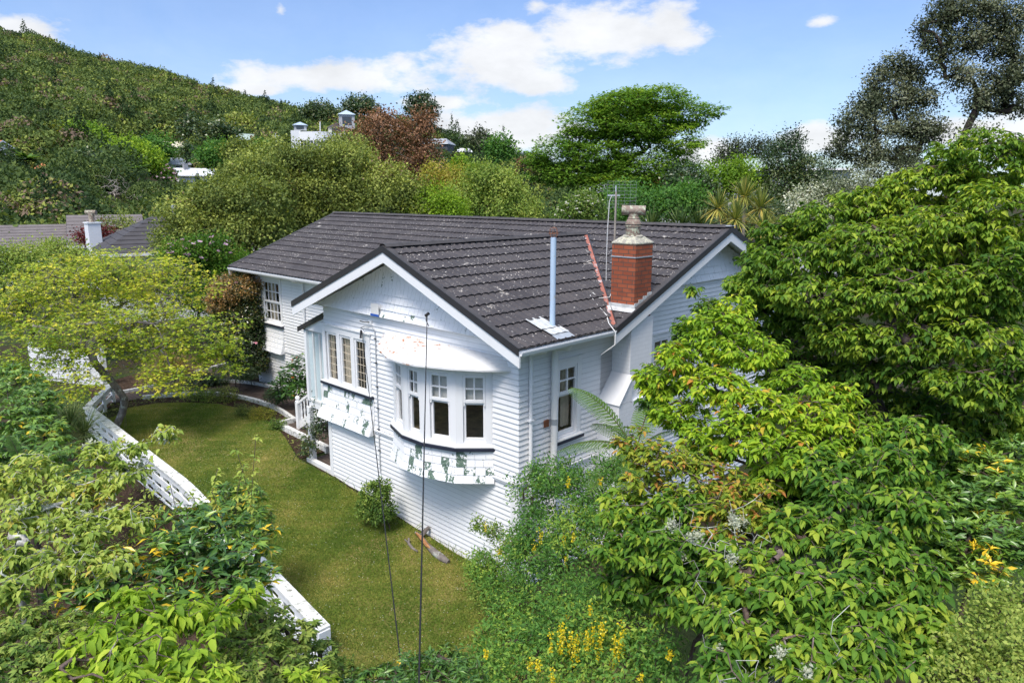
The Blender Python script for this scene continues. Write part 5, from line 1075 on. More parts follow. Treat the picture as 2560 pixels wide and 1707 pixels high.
plant('cherry_tree', 'low dark green cherry with big hanging leaves along the bottom right', 'tree', G(8.4, -3.9), [
  (1590, 1270, 90, 50, 7.6, 1.1, .05), (1560, 1370, 80, 45, 7.2), (1660, 1340, 100, 55, 6.9), (1760, 1400, 110, 55, 6.5), (1880, 1420, 110, 55, 6.1), (2010, 1330, 110, 60, 6.4), (2120, 1250, 110, 60, 6.6), (2060, 1180, 90, 50, 7.0), (2220, 1160, 100, 55, 6.9), (2290, 1090, 90, 50, 7.4, 1, -.1), (2280, 1270, 100, 60, 6.3), (2170, 1370, 110, 60, 6.0), (2000, 1470, 120, 55, 5.7), (2140, 1500, 120, 60, 5.5), (2280, 1430, 100, 60, 5.8), (1870, 1540, 120, 55, 5.6), (1990, 1600, 120, 50, 5.3), (2180, 1610, 120, 60, 5.2), (2320, 1560, 90, 60, 5.4), (1830, 1650, 110, 50, 5.3), (2350, 1660, 90, 40, 5.1), (2060, 1680, 130, 40, 5.0), (1740, 1500, 90, 50, 6.2), (1710, 1260, 70, 45, 7.1, 1, .1), (1580, 1440, 90, 50, 7.6, 1.1, -.15), (1640, 1460, 90, 50, 7.2, 1.1, -.15), (2350, 1230, 90, 60, 7.4, 1.2, -.15), (2380, 1150, 80, 50, 7.8, 1.2, -.15), (2330, 1380, 90, 60, 6.8, 1.2, -.15), (1950, 1260, 90, 50, 7.6, 1.2, -.15), (1800, 1500, 100, 60, 6.9, 1.2, -.2), (2000, 1560, 120, 60, 6.4, 1.2, -.2), (2250, 1520, 110, 60, 6.3, 1.2, -.2)],
  'leaf_cherry_dark', 'bark_cherry', lai=3.6, rmax=.10, fork=.45, tint=.55, cvar=.14, **{**CH, 'L': .098})
def dead(label, base, tips, seed):
    rng = np.random.default_rng(seed); root = thing('dead_branch', label, 'branch', base); sk = Skel(); b = sk.add(base, -1); fv = Leaves(); ends = []
    for t in tips:
        e = sk.path(base, t, b, 6, rng, .12); ends.append(e)
    pts = []
    for e in list(range(2, len(sk.p))):
        for _ in range(3): pts.append(sk.p[e]+rng.normal(size=3)*np.array([.16, .16, .12]))
    sk.twigs(np.array(pts), rng, .12, .15); sk.mesh('twigs', 'bark_lichen', root, .0028, .5, .02)
    sp = np.array(sk.p); s = rng.choice(len(sp), 9); q = np.repeat(sp[s], 90, 0)+rng.normal(size=(810, 3))*.022; fv.add(q, rng.normal(size=q.shape), rng.normal(size=q.shape), .03, .018, rng.random(810), 'quad'); fv.build('lichen', 'lichen', root)
dead('bare grey twigs with pale lichen tufts standing out of the twiggy cherry', P(1900, 1420, 6.35), [P(1700, 1290, 6.3), P(1780, 1370, 6.1), P(1860, 1330, 6.2), P(1880, 1480, 6.0), P(1740, 1450, 6.1), P(1820, 1280, 6.5)], 5)
dead('dead pale twigs at the bottom edge under the low dark cherry', P(1900, 1730, 5.2), [P(1840, 1650, 5.0), P(1960, 1640, 5.1), P(2080, 1660, 5.0), P(1800, 1700, 5.0)], 6)
plant('pittosporum', 'glossy bright green shrub with whorled leaves at the right edge', 'shrub', G(10.9, -2.7), [
  (2460, 1170, 80, 50, 7.4), (2530, 1230, 70, 60, 7.0), (2420, 1250, 70, 45, 7.0), (2480, 1330, 80, 50, 6.7), (2400, 1340, 60, 45, 6.6), (2540, 1380, 50, 60, 6.4), (2440, 1420, 70, 50, 6.3), (2540, 1130, 50, 40, 7.6)],
  'leaf_glossy', 'bark_brown', L=.10, wr=.36, per=11, lai=3.6, style='rosette', kind='lance', droop=.0, spread=.09, rmax=.06, tint=.66, tvar=.08, cvar=.10)
plant('small_leaf_shrub', 'pale green fine leaved shrub in the bottom right corner', 'shrub', G(11.9, -4.7), [(2500, 1540, 75, 60, 5.2), (2460, 1630, 75, 60, 5.0), (2550, 1630, 60, 80, 4.8), (2400, 1690, 70, 40, 4.9), (2540, 1500, 50, 40, 5.3), (2500, 1700, 80, 40, 4.7)],
  'leaf_soft', 'bark_brown', L=.034, wr=.6, per=20, lai=2.2, style='ball', kind='quad', droop=0, spread=.10, rmax=.03, tint=.82, cvar=.16, seg=.2, shell=.3, wig=.15)
def racemes(cl):
    def f(lv, pos, out, rng): pass
    return f
def labur(label, base, lobes, clusters, seed, n_small=14, **k):
    r = plant('laburnum', label, 'shrub', base, lobes, 'leaf_laburnum', 'bark_brown', L=.060, wr=.5, per=12, lai=2.0, style='ball', kind='lance', droop=.2, spread=.12, rmax=.05, r_tip=.003, seg=.25, tint=.5, cvar=.2, shell=.3, wig=.16, **k)
    rng = np.random.default_rng(seed); fv = Leaves()
    for (px, py, dep, n, ln) in clusters:
        for _ in range(max(1, int(n*.7))):
            q = P(px+rng.normal()*22, py+rng.normal()*10-14, dep-.42+rng.normal()*.05); m = 46; t = rng.random(m)**.8
            pos = q-np.array([0, 0, 1.])*(t*ln*rng.uniform(.7, 1.2))[:, None]+rng.normal(size=(m, 3))*(.020*(1-t*.6))[:, None]
            fv.add(pos, rng.normal(size=(m, 3))-np.array([0, 0, .4]), rng.normal(size=(m, 3)), .024, .02, rng.random(m), 'quad')
    fv.build('flower_clusters', 'flower_yellow', r); return r
labur('laburnum shrub with a few yellow flowers at the right corner of the front wall', G(4.6, -.9), [
  (1215, 1420, 45, 40, 11.8), (1270, 1470, 60, 40, 11.3), (1330, 1230, 50, 55, 11.3), (1390, 1190, 80, 40, 11.0), (1360, 1320, 80, 60, 10.8), (1460, 1230, 70, 50, 10.4), (1450, 1320, 80, 60, 10.0), (1330, 1400, 70, 50, 10.6), (1410, 1410, 80, 55, 9.8), (1510, 1290, 55, 50, 9.8), (1300, 1350, 40, 40, 11.2), (1540, 1180, 60, 35, 10.2)],
  [(1390, 1350, 10.0, 3, .28), (1430, 1340, 9.8, 2, .25), (1395, 1380, 9.9, 2, .22), (1430, 1220, 10.2, 1, .18), (1225, 1318, 11.6, 1, .12), (1345, 1370, 10.4, 2, .15), (1240, 1395, 11.5, 1, .1), (1510, 1210, 10, 1, .15)], 8, trunks=3, fork=.5)
labur('laburnum shrub with thick hanging yellow flower clusters at the bottom centre', G(5.6, -3.6), [
  (1310, 1530, 80, 45, 9.0), (1420, 1500, 80, 45, 8.6), (1260, 1600, 80, 50, 8.4), (1370, 1590, 90, 55, 8.0), (1480, 1570, 90, 55, 7.6), (1580, 1560, 80, 50, 7.2), (1300, 1680, 100, 45, 7.6), (1430, 1670, 100, 50, 7.2), (1560, 1660, 100, 55, 6.8), (1650, 1620, 60, 50, 6.6), (1500, 1490, 60, 35, 8.2), (1210, 1660, 60, 40, 8.2), (1670, 1690, 60, 30, 6.4)],
  [(1395, 1585, 7.6, 6, .26), (1430, 1580, 7.5, 8, .34), (1460, 1600, 7.4, 6, .3), (1520, 1555, 7.2, 7, .3), (1525, 1600, 7.1, 6, .28), (1490, 1640, 7.2, 3, .24), (1518, 1650, 7.1, 2, .24), (1460, 1540, 7.6, 2, .12), (1375, 1535, 8.2, 2, .12), (1350, 1670, 7.2, 2, .18), (1385, 1680, 7.2, 2, .16), (1600, 1690, 6.6, 2, .14), (1220, 1650, 8, 2, .14), (1310, 1660, 7.6, 1, .14), (1680, 1630, 6.5, 1, .08)], 9, trunks=3, fork=.5)
plant('rambling_shrub', 'sprawling green shrub with arching shoots on the lawn against the corner of the white wall', 'shrub', G(3.0, -.75), [
  (1200, 1415, 40, 35, 12.3), (1250, 1440, 45, 40, 12.0), (1215, 1480, 45, 30, 11.9), (1230, 1330, 26, 20, 12.3), (1195, 1310, 20, 12, 12.4), (1270, 1370, 30, 26, 12.1), (1280, 1490, 40, 30, 11.7)],
  'leaf_soft', 'bark_brown', L=.055, wr=.6, per=10, lai=2.4, style='ball', kind='lance', droop=.1, spread=.09, rmax=.02, r_tip=.003, tint=.55, shell=.3, trunks=3, maxc=300)
def fern(label, crown_pt, base, fronds, seed, name='tree_fern', pin=26):
    rng = np.random.default_rng(seed); root = thing(name, label, 'fern', base); sk = Skel(); lv = Leaves(); crown_pt = np.array(crown_pt)
    m = MB(); m.tube([tuple(np.array(base)-np.array([0, 0, .1])), tuple((np.array(base)+crown_pt)/2), tuple(crown_pt)], [.09, .07, .06], 8); m.build('trunk', 'bark_dark', root)
    p0, p1, r0, r1 = [], [], [], []
    for tip in fronds:
        tip = np.array(tip); L = np.linalg.norm(tip-crown_pt); ctrl = (crown_pt+tip)/2+np.array([0, 0, .28*L]); pts = [(1-t)**2*crown_pt+2*t*(1-t)*ctrl+t*t*tip for t in np.linspace(0, 1, pin+1)]
        for i in range(pin):
            p0.append(pts[i]); p1.append(pts[i+1]); r0.append(.010*(1-i/pin)+.003); r1.append(.010*(1-(i+1)/pin)+.003)
            t = i/pin
            if t < .12: continue
            ax = unit(pts[i+1]-pts[i]); side = unit(np.cross(ax, np.array([0, 0, 1.]))); ln = .22*L*math.sin(math.pi*min(1, t*.92+.06))**.7
            for sg in (-1, 1):
                dr = unit(side*sg+ax*.45-np.array([0, 0, .12])); nr = np.cross(dr, side*0+ax)*sg; nr = nr*np.sign(nr[2]+1e-6); k = max(8, int(ln/.022)); tt = np.linspace(.04, 1, k)
                base_ = pts[i]+dr*(tt*ln)[:, None]-np.array([0, 0, 1.])*(tt**2*ln*.18)[:, None]
                for s2 in (-1, 1):
                    pd = unit(np.cross(nr, dr)*s2+dr*.35); lv.add(base_, np.repeat(pd[None], k, 0), np.repeat(nr[None], k, 0)+rng.normal(size=(k, 3))*.1, ln*.20*(1-tt*.7), .026, .5+rng.normal(size=k)*.12+(.15 if s2 > 0 else 0), 'quad')
    tubes('frond_stems', np.array(p0), np.array(p1), np.array(r0), np.array(r1), 'bark_brown', root); lv.build('fronds', 'leaf_fern', root); return root
cf = P(1590, 1130, 10.6)
fern('tree fern with broad arching fronds beside the white chimney breast', cf, G(cf[0]+.15, cf[1]+.1), [P(1425, 968, 11.0), P(1390, 1130, 10.9), P(1470, 1240, 9.9), P(1700, 1080, 10.0), P(1640, 990, 11.2), P(1560, 1250, 9.6), P(1480, 1060, 11.3), P(1700, 1190, 9.5)], 3)
# ---- left foreground
plant('cherry_tree', 'foreground cherry with bare lichen grey branches and pale young leaves at the left edge', 'tree', G(4.2, -9.0), [
  (60, 1190, 100, 60, 7.0), (190, 1230, 100, 55, 7.0), (300, 1180, 70, 40, 7.2), (70, 1290, 100, 60, 6.5), (210, 1320, 100, 55, 6.4), (320, 1290, 70, 40, 6.6), (40, 1390, 80, 60, 6.0), (150, 1410, 90, 50, 6.0), (270, 1400, 70, 40, 6.1), (330, 1110, 50, 25, 7.3), (420, 1080, 40, 22, 7.4), (20, 1480, 60, 50, 5.6), (240, 1130, 60, 30, 7.3)],
  'leaf_pale_cherry', 'bark_lichen', lai=1.9, rmax=.06, fork=.4, tint=.45, cvar=.15, tvar=.15, r_tip=.0048, shell=.25, lichen=12, **{**CH, 'L': .075, 'wr': .52, 'droop': .6, 'wig': .16})
def shoots(name, label, base, tips, mat, L, seed, per=7, n=22, group=None, bk='bark_cherry'):
    rng = np.random.default_rng(seed); root = thing(name, label, 'sapling', base, group); sk = Skel(); b = sk.add(base, -1); lv = Leaves(); hub = sk.path(base, np.array(base)*.35+np.mean(tips, 0)*.65-np.array([0, 0, .2]), b, 5, rng, .05)
    for t in tips:
        st = len(sk.p); sk.path(sk.p[hub], t, hub, n, rng, .07); q = np.array(sk.p[st+n//4:]); o = unit(np.gradient(q, axis=0)); leaf_sprays(lv, q, o, per, rng, L, .5, 'whorl', .10, .55+rng.normal(size=len(q))*.12, 'ovate', .7, .15)
    sk.mesh('stem', bk, root, .004, .5, .03); lv.build('leaves', mat, root)
shoots('cherry_sapling', 'upright pale cherry shoots rising over the lawn edge in front of the fence', below(560, 1330, 8.5), [P(640, 1090, 8.6), P(590, 1120, 8.6), P(545, 1170, 8.5), P(610, 1160, 8.4), P(530, 1230, 8.3)], 'leaf_pale_cherry', .085, 4)
shoots('cherry_sapling', 'thin young cherry shoot standing before the middle of the white fence', below(400, 1330, 8.0), [P(398, 1120, 8.4), P(425, 1210, 8.2), P(470, 1225, 8.2), P(380, 1230, 8.1)], 'leaf_pale_cherry', .075, 5, 6, 14)
plant('rhododendron', 'glossy dark rhododendron with whorled leaves and scattered yellow leaves in front of the fence', 'shrub', G(4.4, -7.0), [
  (440, 1300, 80, 40, 7.3), (540, 1320, 80, 45, 7.2), (600, 1390, 70, 50, 7.0), (480, 1390, 90, 50, 6.7), (370, 1380, 80, 50, 6.5), (650, 1350, 50, 40, 7.3), (560, 1450, 90, 40, 6.6), (290, 1440, 80, 50, 6.2), (420, 1460, 90, 40, 6.3), (200, 1500, 80, 45, 5.9), (650, 1440, 45, 40, 7.0)],
  'leaf_glossy', 'bark_brown', L=.125, wr=.34, per=10, lai=2.5, style='rosette', kind='lance', droop=.25, spread=.08, rmax=.05, tint=.58, cvar=.16, tvar=.22, shell=.5, seg=.3)
plant('cherry_tree', 'lime green cherry with long drooping leaves at the bottom left', 'tree', G(6.2, -9.2), [
  (330, 1500, 70, 35, 5.6), (300, 1560, 90, 45, 5.3), (420, 1540, 90, 40, 5.4), (530, 1520, 80, 35, 5.6), (620, 1480, 50, 30, 5.9), (240, 1630, 90, 50, 4.9), (360, 1630, 90, 50, 4.9), (480, 1610, 80, 40, 5.1), (420, 1690, 100, 40, 4.7), (180, 1690, 80, 30, 4.7), (300, 1700, 80, 30, 4.6)],
  'leaf_bright', 'bark_cherry', lai=2.2, rmax=.06, fork=.45, tint=.45, cvar=.2, **{**CH, 'L': .115, 'wr': .44, 'droop': .8})
plant('escallonia', 'dense small leaved dark shrub in the bottom left corner', 'shrub', G(5.1, -9.8), [(60, 1560, 70, 45, 5.5), (130, 1600, 80, 45, 5.2), (40, 1650, 70, 50, 5.0), (120, 1680, 80, 40, 4.9), (10, 1600, 50, 50, 5.2), (190, 1560, 60, 35, 5.5)], 'leaf_soft', 'bark_brown', L=.055, wr=.45, per=13, lai=3.4, style='rosette', kind='lance', spread=.07, rmax=.03, tint=.66, seg=.2)
plant('escallonia', 'dense small leaved green shrub over the near end of the white fence', 'shrub', G(4.9, -6.0), [(650, 1540, 70, 45, 6.3), (730, 1590, 70, 45, 6.5), (610, 1610, 80, 45, 5.9), (700, 1650, 80, 45, 6.0), (800, 1640, 60, 40, 6.7), (860, 1680, 50, 30, 6.8), (580, 1680, 80, 40, 5.4), (760, 1700, 80, 30, 6.0), (580, 1550, 50, 35, 6.2)], 'leaf_soft', 'bark_brown', L=.06, wr=.45, per=13, lai=3.3, style='rosette', kind='lance', spread=.08, rmax=.03, tint=.62, seg=.2)
for k, (px, py, r_, dep, lab) in enumerate([(545, 1680, 40, 4.6, 'pale lime rosette shrub at the bottom edge in front of the drooping cherry'), (742, 1688, 26, 5.0, 'small lime rosette plant below the end of the fence'), (800, 1684, 26, 5.2, 'tiny lime rosette tuft just right of its twin below the fence')]):
    plant('lime_rosette', lab, 'plant', below(px, py, dep), [(px, py, r_, r_*.7, dep), (px+r_*.7, py+10, r_*.7, r_*.5, dep)], 'leaf_bright', 'bark_brown', L=.085, wr=.34, per=11, lai=2.6, style='rosette', kind='lance', spread=.05, rmax=.015, tint=.7, maxc=40, group='lime rosette plants at the bottom edge')
plant('pieris', 'dark green rosette shrub at the bottom edge below the lawn', 'shrub', G(6.9, -5.2), [(960, 1690, 60, 22, 6.5), (1040, 1670, 60, 26, 6.6), (1120, 1650, 55, 30, 6.8), (1160, 1690, 60, 26, 6.5), (1080, 1700, 80, 22, 6.3), (890, 1700, 40, 15, 6.5), (1010, 1640, 16, 14, 6.9)], 'leaf_glossy', 'bark_brown', L=.085, wr=.28, per=12, lai=3.0, style='rosette', kind='lance', spread=.06, rmax=.03, tint=.42, tvar=.1, seg=.2)
plant('rhododendron', 'bright leafy shrub spilling over the lawn side of the fence', 'shrub', G(-.6, -4.3), [(560, 1240, 50, 30, 12.2), (620, 1250, 45, 35, 12.4), (600, 1300, 55, 35, 12), (650, 1300, 30, 30, 12.4), (520, 1290, 50, 35, 11.7)], 'leaf_glossy', 'bark_brown', L=.12, wr=.34, per=10, lai=3.2, style='rosette', kind='lance', spread=.1, rmax=.03, tint=.62, tvar=.12, maxc=300)
plant('rhododendron', 'lime green rhododendron in shade at the left edge below the maple', 'shrub', G(-3.8, -6.4), [(40, 950, 60, 40, 14.5), (90, 1000, 60, 40, 14), (30, 1040, 60, 50, 13.2), (110, 1080, 60, 40, 12.8), (40, 1120, 60, 45, 12), (150, 1140, 60, 35, 12), (190, 1200, 50, 35, 11.4)], 'leaf_glossy', 'bark_brown', L=.14, wr=.36, per=10, lai=2.8, style='rosette', kind='lance', spread=.11, rmax=.05, tint=.66, cvar=.10, tvar=.08, maxc=420)
hd = [P(120, 1065, 15.5), P(175, 1055, 15.8), P(90, 1100, 15), P(160, 1105, 15.2), P(210, 1080, 15.7)]
pine = blades('spiky_shrub', 'spiky grey green shrub with needle like leaves beside the fence corner', 'shrub', below(150, 1100, 15.5), 240, .62, .012, 'leaf_flax', .06, (.2, 1.7), .3, seed=8, heads=hd, tint=.75)
p0 = np.repeat(np.array([below(150, 1100, 15.5)]), 5, 0); tubes('stems', p0, np.array(hd), np.full(5, .035), np.full(5, .02), 'bark_brown', pine)
cf = P(60, 1150, 11.5); fern('lime fern frond arching out at the left edge under the cherry branches', cf-np.array([0, 0, .3]), G(cf[0], cf[1]), [P(195, 1120, 11.6), P(130, 1100, 12), P(20, 1090, 11.4), P(150, 1180, 11)], 9, 'fern')
# ground cover and grass
rng = np.random.default_rng(5)
def in_poly(x, y, poly):
    c = np.zeros(len(x), bool); n = len(poly)
    for i in range(n):
        (x0, y0), (x1, y1) = poly[i], poly[(i+1) % n]; cond = ((y0 > y) != (y1 > y)); c ^= cond & (x < (x1-x0)*(y-y0)/(y1-y0+1e-12)+x0)
    return c
def lawn_noise(x, y): return (np.sin(x*1.9+1.3*np.sin(y*1.4))+np.sin(y*2.7+x*.8+2)+.7*np.sin(x*5.1+y*3.3)+.5*np.sin(x*9.3-y*7.9))/3.2
x = rng.uniform(-12.5, 5.5, 420000); y = rng.uniform(-3.8, .9, 420000); k = in_poly(x, y, LAWN) & (rng.random(len(x)) < np.where(x > -4, 1, .6)); x, y = x[k], y[k]
th = rng.random(len(x))*6.283; ln = rng.uniform(.3, 1.3, len(x)); d = np.stack([np.cos(th)*np.sin(ln), np.sin(th)*np.sin(ln), np.cos(ln)], 1); pos = np.stack([x, y, gz(x, y)+.015], 1)
lv = Leaves(); nn_ = lawn_noise(x, y); dry = np.clip(.37+.42*nn_+np.clip((x-.0)*.03, 0, .15)+rng.normal(size=len(x))*.16, 0, 1); Ls = rng.uniform(.025, .06, len(x))*(1-.3*(dry > .7))
lv.add(pos, d, np.array([[0, 0, 1.]])+rng.normal(size=(len(x), 3))*.4, Ls, .011, dry, 'quad')
tag(lv.build('grass', 'leaf_grass'), 'short mown grass blades covering the lawn', 'grass', kind='stuff')
x = rng.uniform(-12, 4, 1300); y = rng.uniform(-3.5, .7, 1300)*1.0; k = in_poly(x, y, LAWN); x, y = x[k], y[k]; fv = Leaves(); pos = np.stack([x, y, gz(x, y)+.055], 1); z0 = np.zeros_like(x)
for a in (0, 2.1, 4.2): fv.add(pos, np.stack([np.cos(a)+z0, np.sin(a)+z0, .2+z0], 1), np.array([[0, 0, 1.]])+pos*0, .010, .009, rng.random(len(x)), 'quad')
tag(fv.build('daisies', 'flower_white'), 'tiny white daisies scattered over the lawn', 'flowers', kind='stuff')
x = rng.uniform(-12, 3.2, 900); fv = Leaves(); y = -.12-np.abs(rng.normal(size=900))*.10; 
k = (x > 1.2) | (rng.random(900) < .35); x, y = x[k], y[k]; pos = np.stack([x, y, gz(x, y)], 1); k = x > -3.2; x, y, pos = x[k], y[k], pos[k]; th = rng.random(len(x))*6.283; ln = rng.uniform(.1, .9, len(x))
fv.add(pos, np.stack([np.cos(th)*np.sin(ln), np.sin(th)*np.sin(ln)-.2, np.cos(ln)], 1), rng.normal(size=(len(x), 3)), rng.uniform(.12, .30, len(x)), .012, .35+rng.normal(size=len(x))*.15, 'blade', .4)
tag(fv.build('long_grass', 'leaf_grass'), 'longer grass tufts along the foot of the front wall', 'grass', kind='stuff')
x = rng.uniform(-14, 4, 9000); y = rng.uniform(-9, 3, 9000); bad = in_poly(x, y, LAWN) | in_poly(x, y, PATH) | ((y > -.2) & (x > -4.7)) | ((y > 2.6)) | ((x > -4.6) & (y > -3.3)) | ((x > -7.5) & (x < -4.4) & (y > .6)); x, y = x[~bad], y[~bad]
pos = np.stack([x, y, gz(x, y)+rng.random(len(x))*.12], 1); lv = Leaves(); leaf_sprays(lv, pos, np.tile([[0, 0, 1.]], (len(x), 1)), 6, rng, .07, .55, 'flat', .09, rng.random(len(x))*.6, 'lance', .2)
tag(lv.build('leaf_litter', 'leaf_olive'), 'low weeds and leaf litter on the bare soil of the beds and bank', 'ground cover', kind='stuff')
# ============================================================ beyond the garden: houses
def hvec(px): a = azel(px, 483)[0]; return np.array([math.sin(a), math.cos(a), 0])
def far_house(name, label, px, py_ridge, dep, w, d, wall, rise, roofm, wallm, yaw=0, hip=0, wins=(), over=.5, chim=None, cat='house', tile=True, chimmat='white_paint'):
    """ridge centre seen at (px, py_ridge); w along the ridge; yaw turns the ridge away from square-on to the camera"""
    q = P(px, py_ridge, dep); zr = q[2]; ze = zr-rise; zb = min(ze-wall, float(gz(q[0], q[1]))-.3); a = azel(px, 483)[0]+rad(yaw)
    u = np.array([math.cos(a), -math.sin(a), 0]); n = np.array([-math.sin(a), -math.cos(a), 0]); o = np.array([q[0], q[1], 0])
    root = thing(name, label, cat, (q[0], q[1], zb)); W_, D_ = w/2, d/2
    pt = lambda x, y, z: tuple(o+u*x+n*y+np.array([0, 0, z]))
    m = MB(); wx, wy = W_-over*.6, D_-over
    m.add([pt(-wx, -wy, zb), pt(wx, -wy, zb), pt(wx, wy, zb), pt(-wx, wy, zb), pt(-wx, -wy, ze), pt(wx, -wy, ze), pt(wx, wy, ze), pt(-wx, wy, ze)], [(0, 1, 5, 4), (1, 2, 6, 5), (2, 3, 7, 6), (3, 0, 4, 7)])
    if not hip:
        zt = zr-.12
        for x in (-wx, wx): m.add([pt(x, -wy, ze), pt(x, wy, ze), pt(x, 0, zt-rise*over/D_*.5)], [(0, 1, 2)])
    m.build('wall', wallm, root, normals=False)
    m = MB(); rl = W_-hip; A, B = pt(-rl, 0, zr), pt(rl, 0, zr); e = [pt(-W_, D_, ze), pt(W_, D_, ze), pt(W_, -D_, ze), pt(-W_, -D_, ze)]
    lo = [tuple(np.array(v)-np.array([0, 0, .16])) for v in e]; nr = 9 if tile else 1
    def slope(a0, b0, a1, b1):      # from eave edge a0-b0 up to a1-b1 in stepped courses
        a0, b0, a1, b1 = (np.array(v) for v in (a0, b0, a1, b1)); Z = np.array([0, 0, .035 if tile else 0])
        for i in range(nr):
            s, t = i/nr, (i+1)/nr; m.quad(a0+(a1-a0)*s+Z, b0+(b1-b0)*s+Z, b0+(b1-b0)*t, a0+(a1-a0)*t); m.quad(a0+(a1-a0)*s, b0+(b1-b0)*s, b0+(b1-b0)*s+Z, a0+(a1-a0)*s+Z)
    slope(e[0], e[1], A, B); slope(e[2], e[3], B, A)
    if hip: slope(e[1], e[2], B, B); slope(e[3], e[0], A, A)
    m.add(lo, [(0, 1, 2, 3)])
    roof_ = m.build('roof', roofm, root, normals=False)
    m = MB()
    for i in range(4):
        if not hip and i in (1, 3): continue
        m.quad(lo[i], lo[(i+1) % 4], e[(i+1) % 4], e[i])
    if not hip:
        for x, s in ((-W_, -1), (W_, 1)):
            for (y0, y1) in ((D_, 0), (-D_, 0)):
                z0, z1 = ze, zr; m.add([pt(x+s*.02, y0, z0-.2), pt(x+s*.02, y1, z1-.2), pt(x+s*.02, y1, z1+.02), pt(x+s*.02, y0, z0+.02)], [(0, 1, 2, 3)])
    m.build('fascia', 'white_trim', root, normals=False)
    for (x, z, ww, hh, side) in wins:
        fr = frame(pt(0, wy, 0), u, n) if side == 'f' else (frame(pt(-wx, 0, 0), n, -u) if side == 'l' else frame(pt(wx, 0, 0), n, u))
        m = MB(); ring(m, fr, x-ww/2-.08, x+ww/2+.08, ze-z-hh-.08, ze-z+.08, .09, 0, .06)
        for k in range(1, max(1, int(ww/.7))+0): uu = x-ww/2+ww*k/max(1, int(ww/.7)); m.fbox(fr, uu-.03, uu+.03, ze-z-hh, ze-z, 0, .055)
        wn = m.build('window', 'white_trim', root); pane(fr, x-ww/2, x+ww/2, ze-z-hh, ze-z, .03, wn, 'dark_glass')
    if chim:
        x, y, s, h = chim; m = MB(); b = pt(x, y, 0); zz_ = zr-rise*abs(y)/D_; m.box(b[0]-s/2, b[0]+s/2, b[1]-s/2, b[1]+s/2, zz_-.8, zz_+h); c = m.build('chimney', chimmat, roof_, bevel=.01)
    return root, pt, zr, ze
simple('roof_brown', (.15, .13, .125), .8, .2, 2); simple('roof_dark', (.055, .05, .052), .75, .25, 2); simple('roof_green', (.34, .42, .37), .6, .1, 2); simple('roof_cream', (.55, .50, .38), .6, .1, 2)
simple('roof_grey', (.30, .31, .33), .6, .1, 2); simple('roof_white', (.62, .63, .64), .5, .08, 2); simple('roof_orange', (.50, .19, .08), .8, .2, 3); simple('wall_dark', (.09, .09, .10), .7, .15, 3); simple('wall_grey', (.42, .43, .45), .7, .1, 3); simple('wall_cream', (.62, .60, .50), .7, .1, 3); simple('roof_blue', (.38, .46, .56), .4, .1, 2)
far_house('tiled_house', 'long low neighbouring house with a brown grey tiled roof at the left edge', 70, 562, 52, 9.5, 8, 2.6, 1.6, 'roof_brown', 'white_paint', 0, 0)
far_house('tiled_house', 'taller brown grey tiled wing adjoining the long roof, behind the white chimney', 262, 537, 54, 5.0, 9, 3, 2.0, 'roof_brown', 'white_paint', 0, 0)
hroot, hp, zr, ze = far_house('tiled_house', 'white neighbouring house with a dark tiled hip roof beside the olive trees', 425, 540, 41, 8.2, 8, 2.6, 1.75, 'roof_dark', 'white_paint', -8, 3.2, [(-.9, .35, .8, 1.3, 'f'), (.8, .35, 1.2, 1.2, 'f')])
c0 = P(236, 606, 40); m = MB(); m.box(c0[0]-.33, c0[0]+.33, c0[1]-.33, c0[1]+.33, c0[2]-2.6, c0[2]+1.05); wch = m.build('brick_chimney', 'white_brick', None, bevel=.01, boxuv=True); tag(wch, 'white painted chimney with a clay cowl standing before the brown grey roof', 'chimney')
m = MB(); m.box(c0[0]-.37, c0[0]+.37, c0[1]-.37, c0[1]+.37, c0[2]+1.05, c0[2]+1.13); m.build('chimney_cap', 'white_trim', wch)
m = MB(); m.lathe((c0[0], c0[1], c0[2]+1.13), [(.16, 0), (.15, .4), (.13, .5)], 12); m.tube([(c0[0]-.22, c0[1]-.2, c0[2]+1.66), (c0[0]+.22, c0[1]+.2, c0[2]+1.66)], .12, 12); m.build('chimney_pot', 'cowl_clay', wch, smooth=True)
fq = P(436, 545, 41.5); m = MB(); m.lathe((fq[0], fq[1], fq[2]-.6), [(.09, 0), (.09, 1.15), (.13, 1.16), (.13, 1.35)], 10); tag(m.build('roof_vent', 'galvanised', None), 'small metal flue on the dark hip roof of the neighbour', 'flue')
far_house('white_villa', 'small white gabled house on the far slope beside the pink rhododendron', 500, 421, 150, 10.5, 7, 3.2, 1.6, 'roof_white', 'white_paint', -14, 0, [(-1.5, .5, .9, 1.5, 'f'), (1.8, .5, 2.0, 1.2, 'f'), (.6, .6, .8, 1.2, 'l')], tile=False, chim=(-3, .5, .8, 1.1), chimmat='roof_grey')
far_house('grey_roof_house', 'cream house with a grey hip roof just above the small white gabled house', 432, 395, 165, 8.5, 7, 2.6, 1.5, 'roof_grey', 'wall_cream', 10, 2.5, [(1.5, .5, 1.6, 1.0, 'f')], tile=False)
far_house('cream_roof_house', 'pale house with a cream roof among trees on the left slope', 440, 354, 185, 7, 7, 2.4, 1.6, 'roof_cream', 'wall_cream', 25, 0, [(0, .5, 1.4, 1, 'f')], tile=False)
far_house('green_roof_house', 'long house with a pale green roof on the hillside', 615, 335, 190, 8, 7, 2.2, 1.7, 'roof_green', 'wall_cream', -20, 1.0, [(0, .5, 2.4, 1, 'f')], tile=False)
far_house('orange_roof_house', 'white gable of an orange tiled house among bush on the left', 122, 406, 120, 5.5, 5, 2.2, 1.7, 'roof_orange', 'white_paint', 70, 0, tile=False)
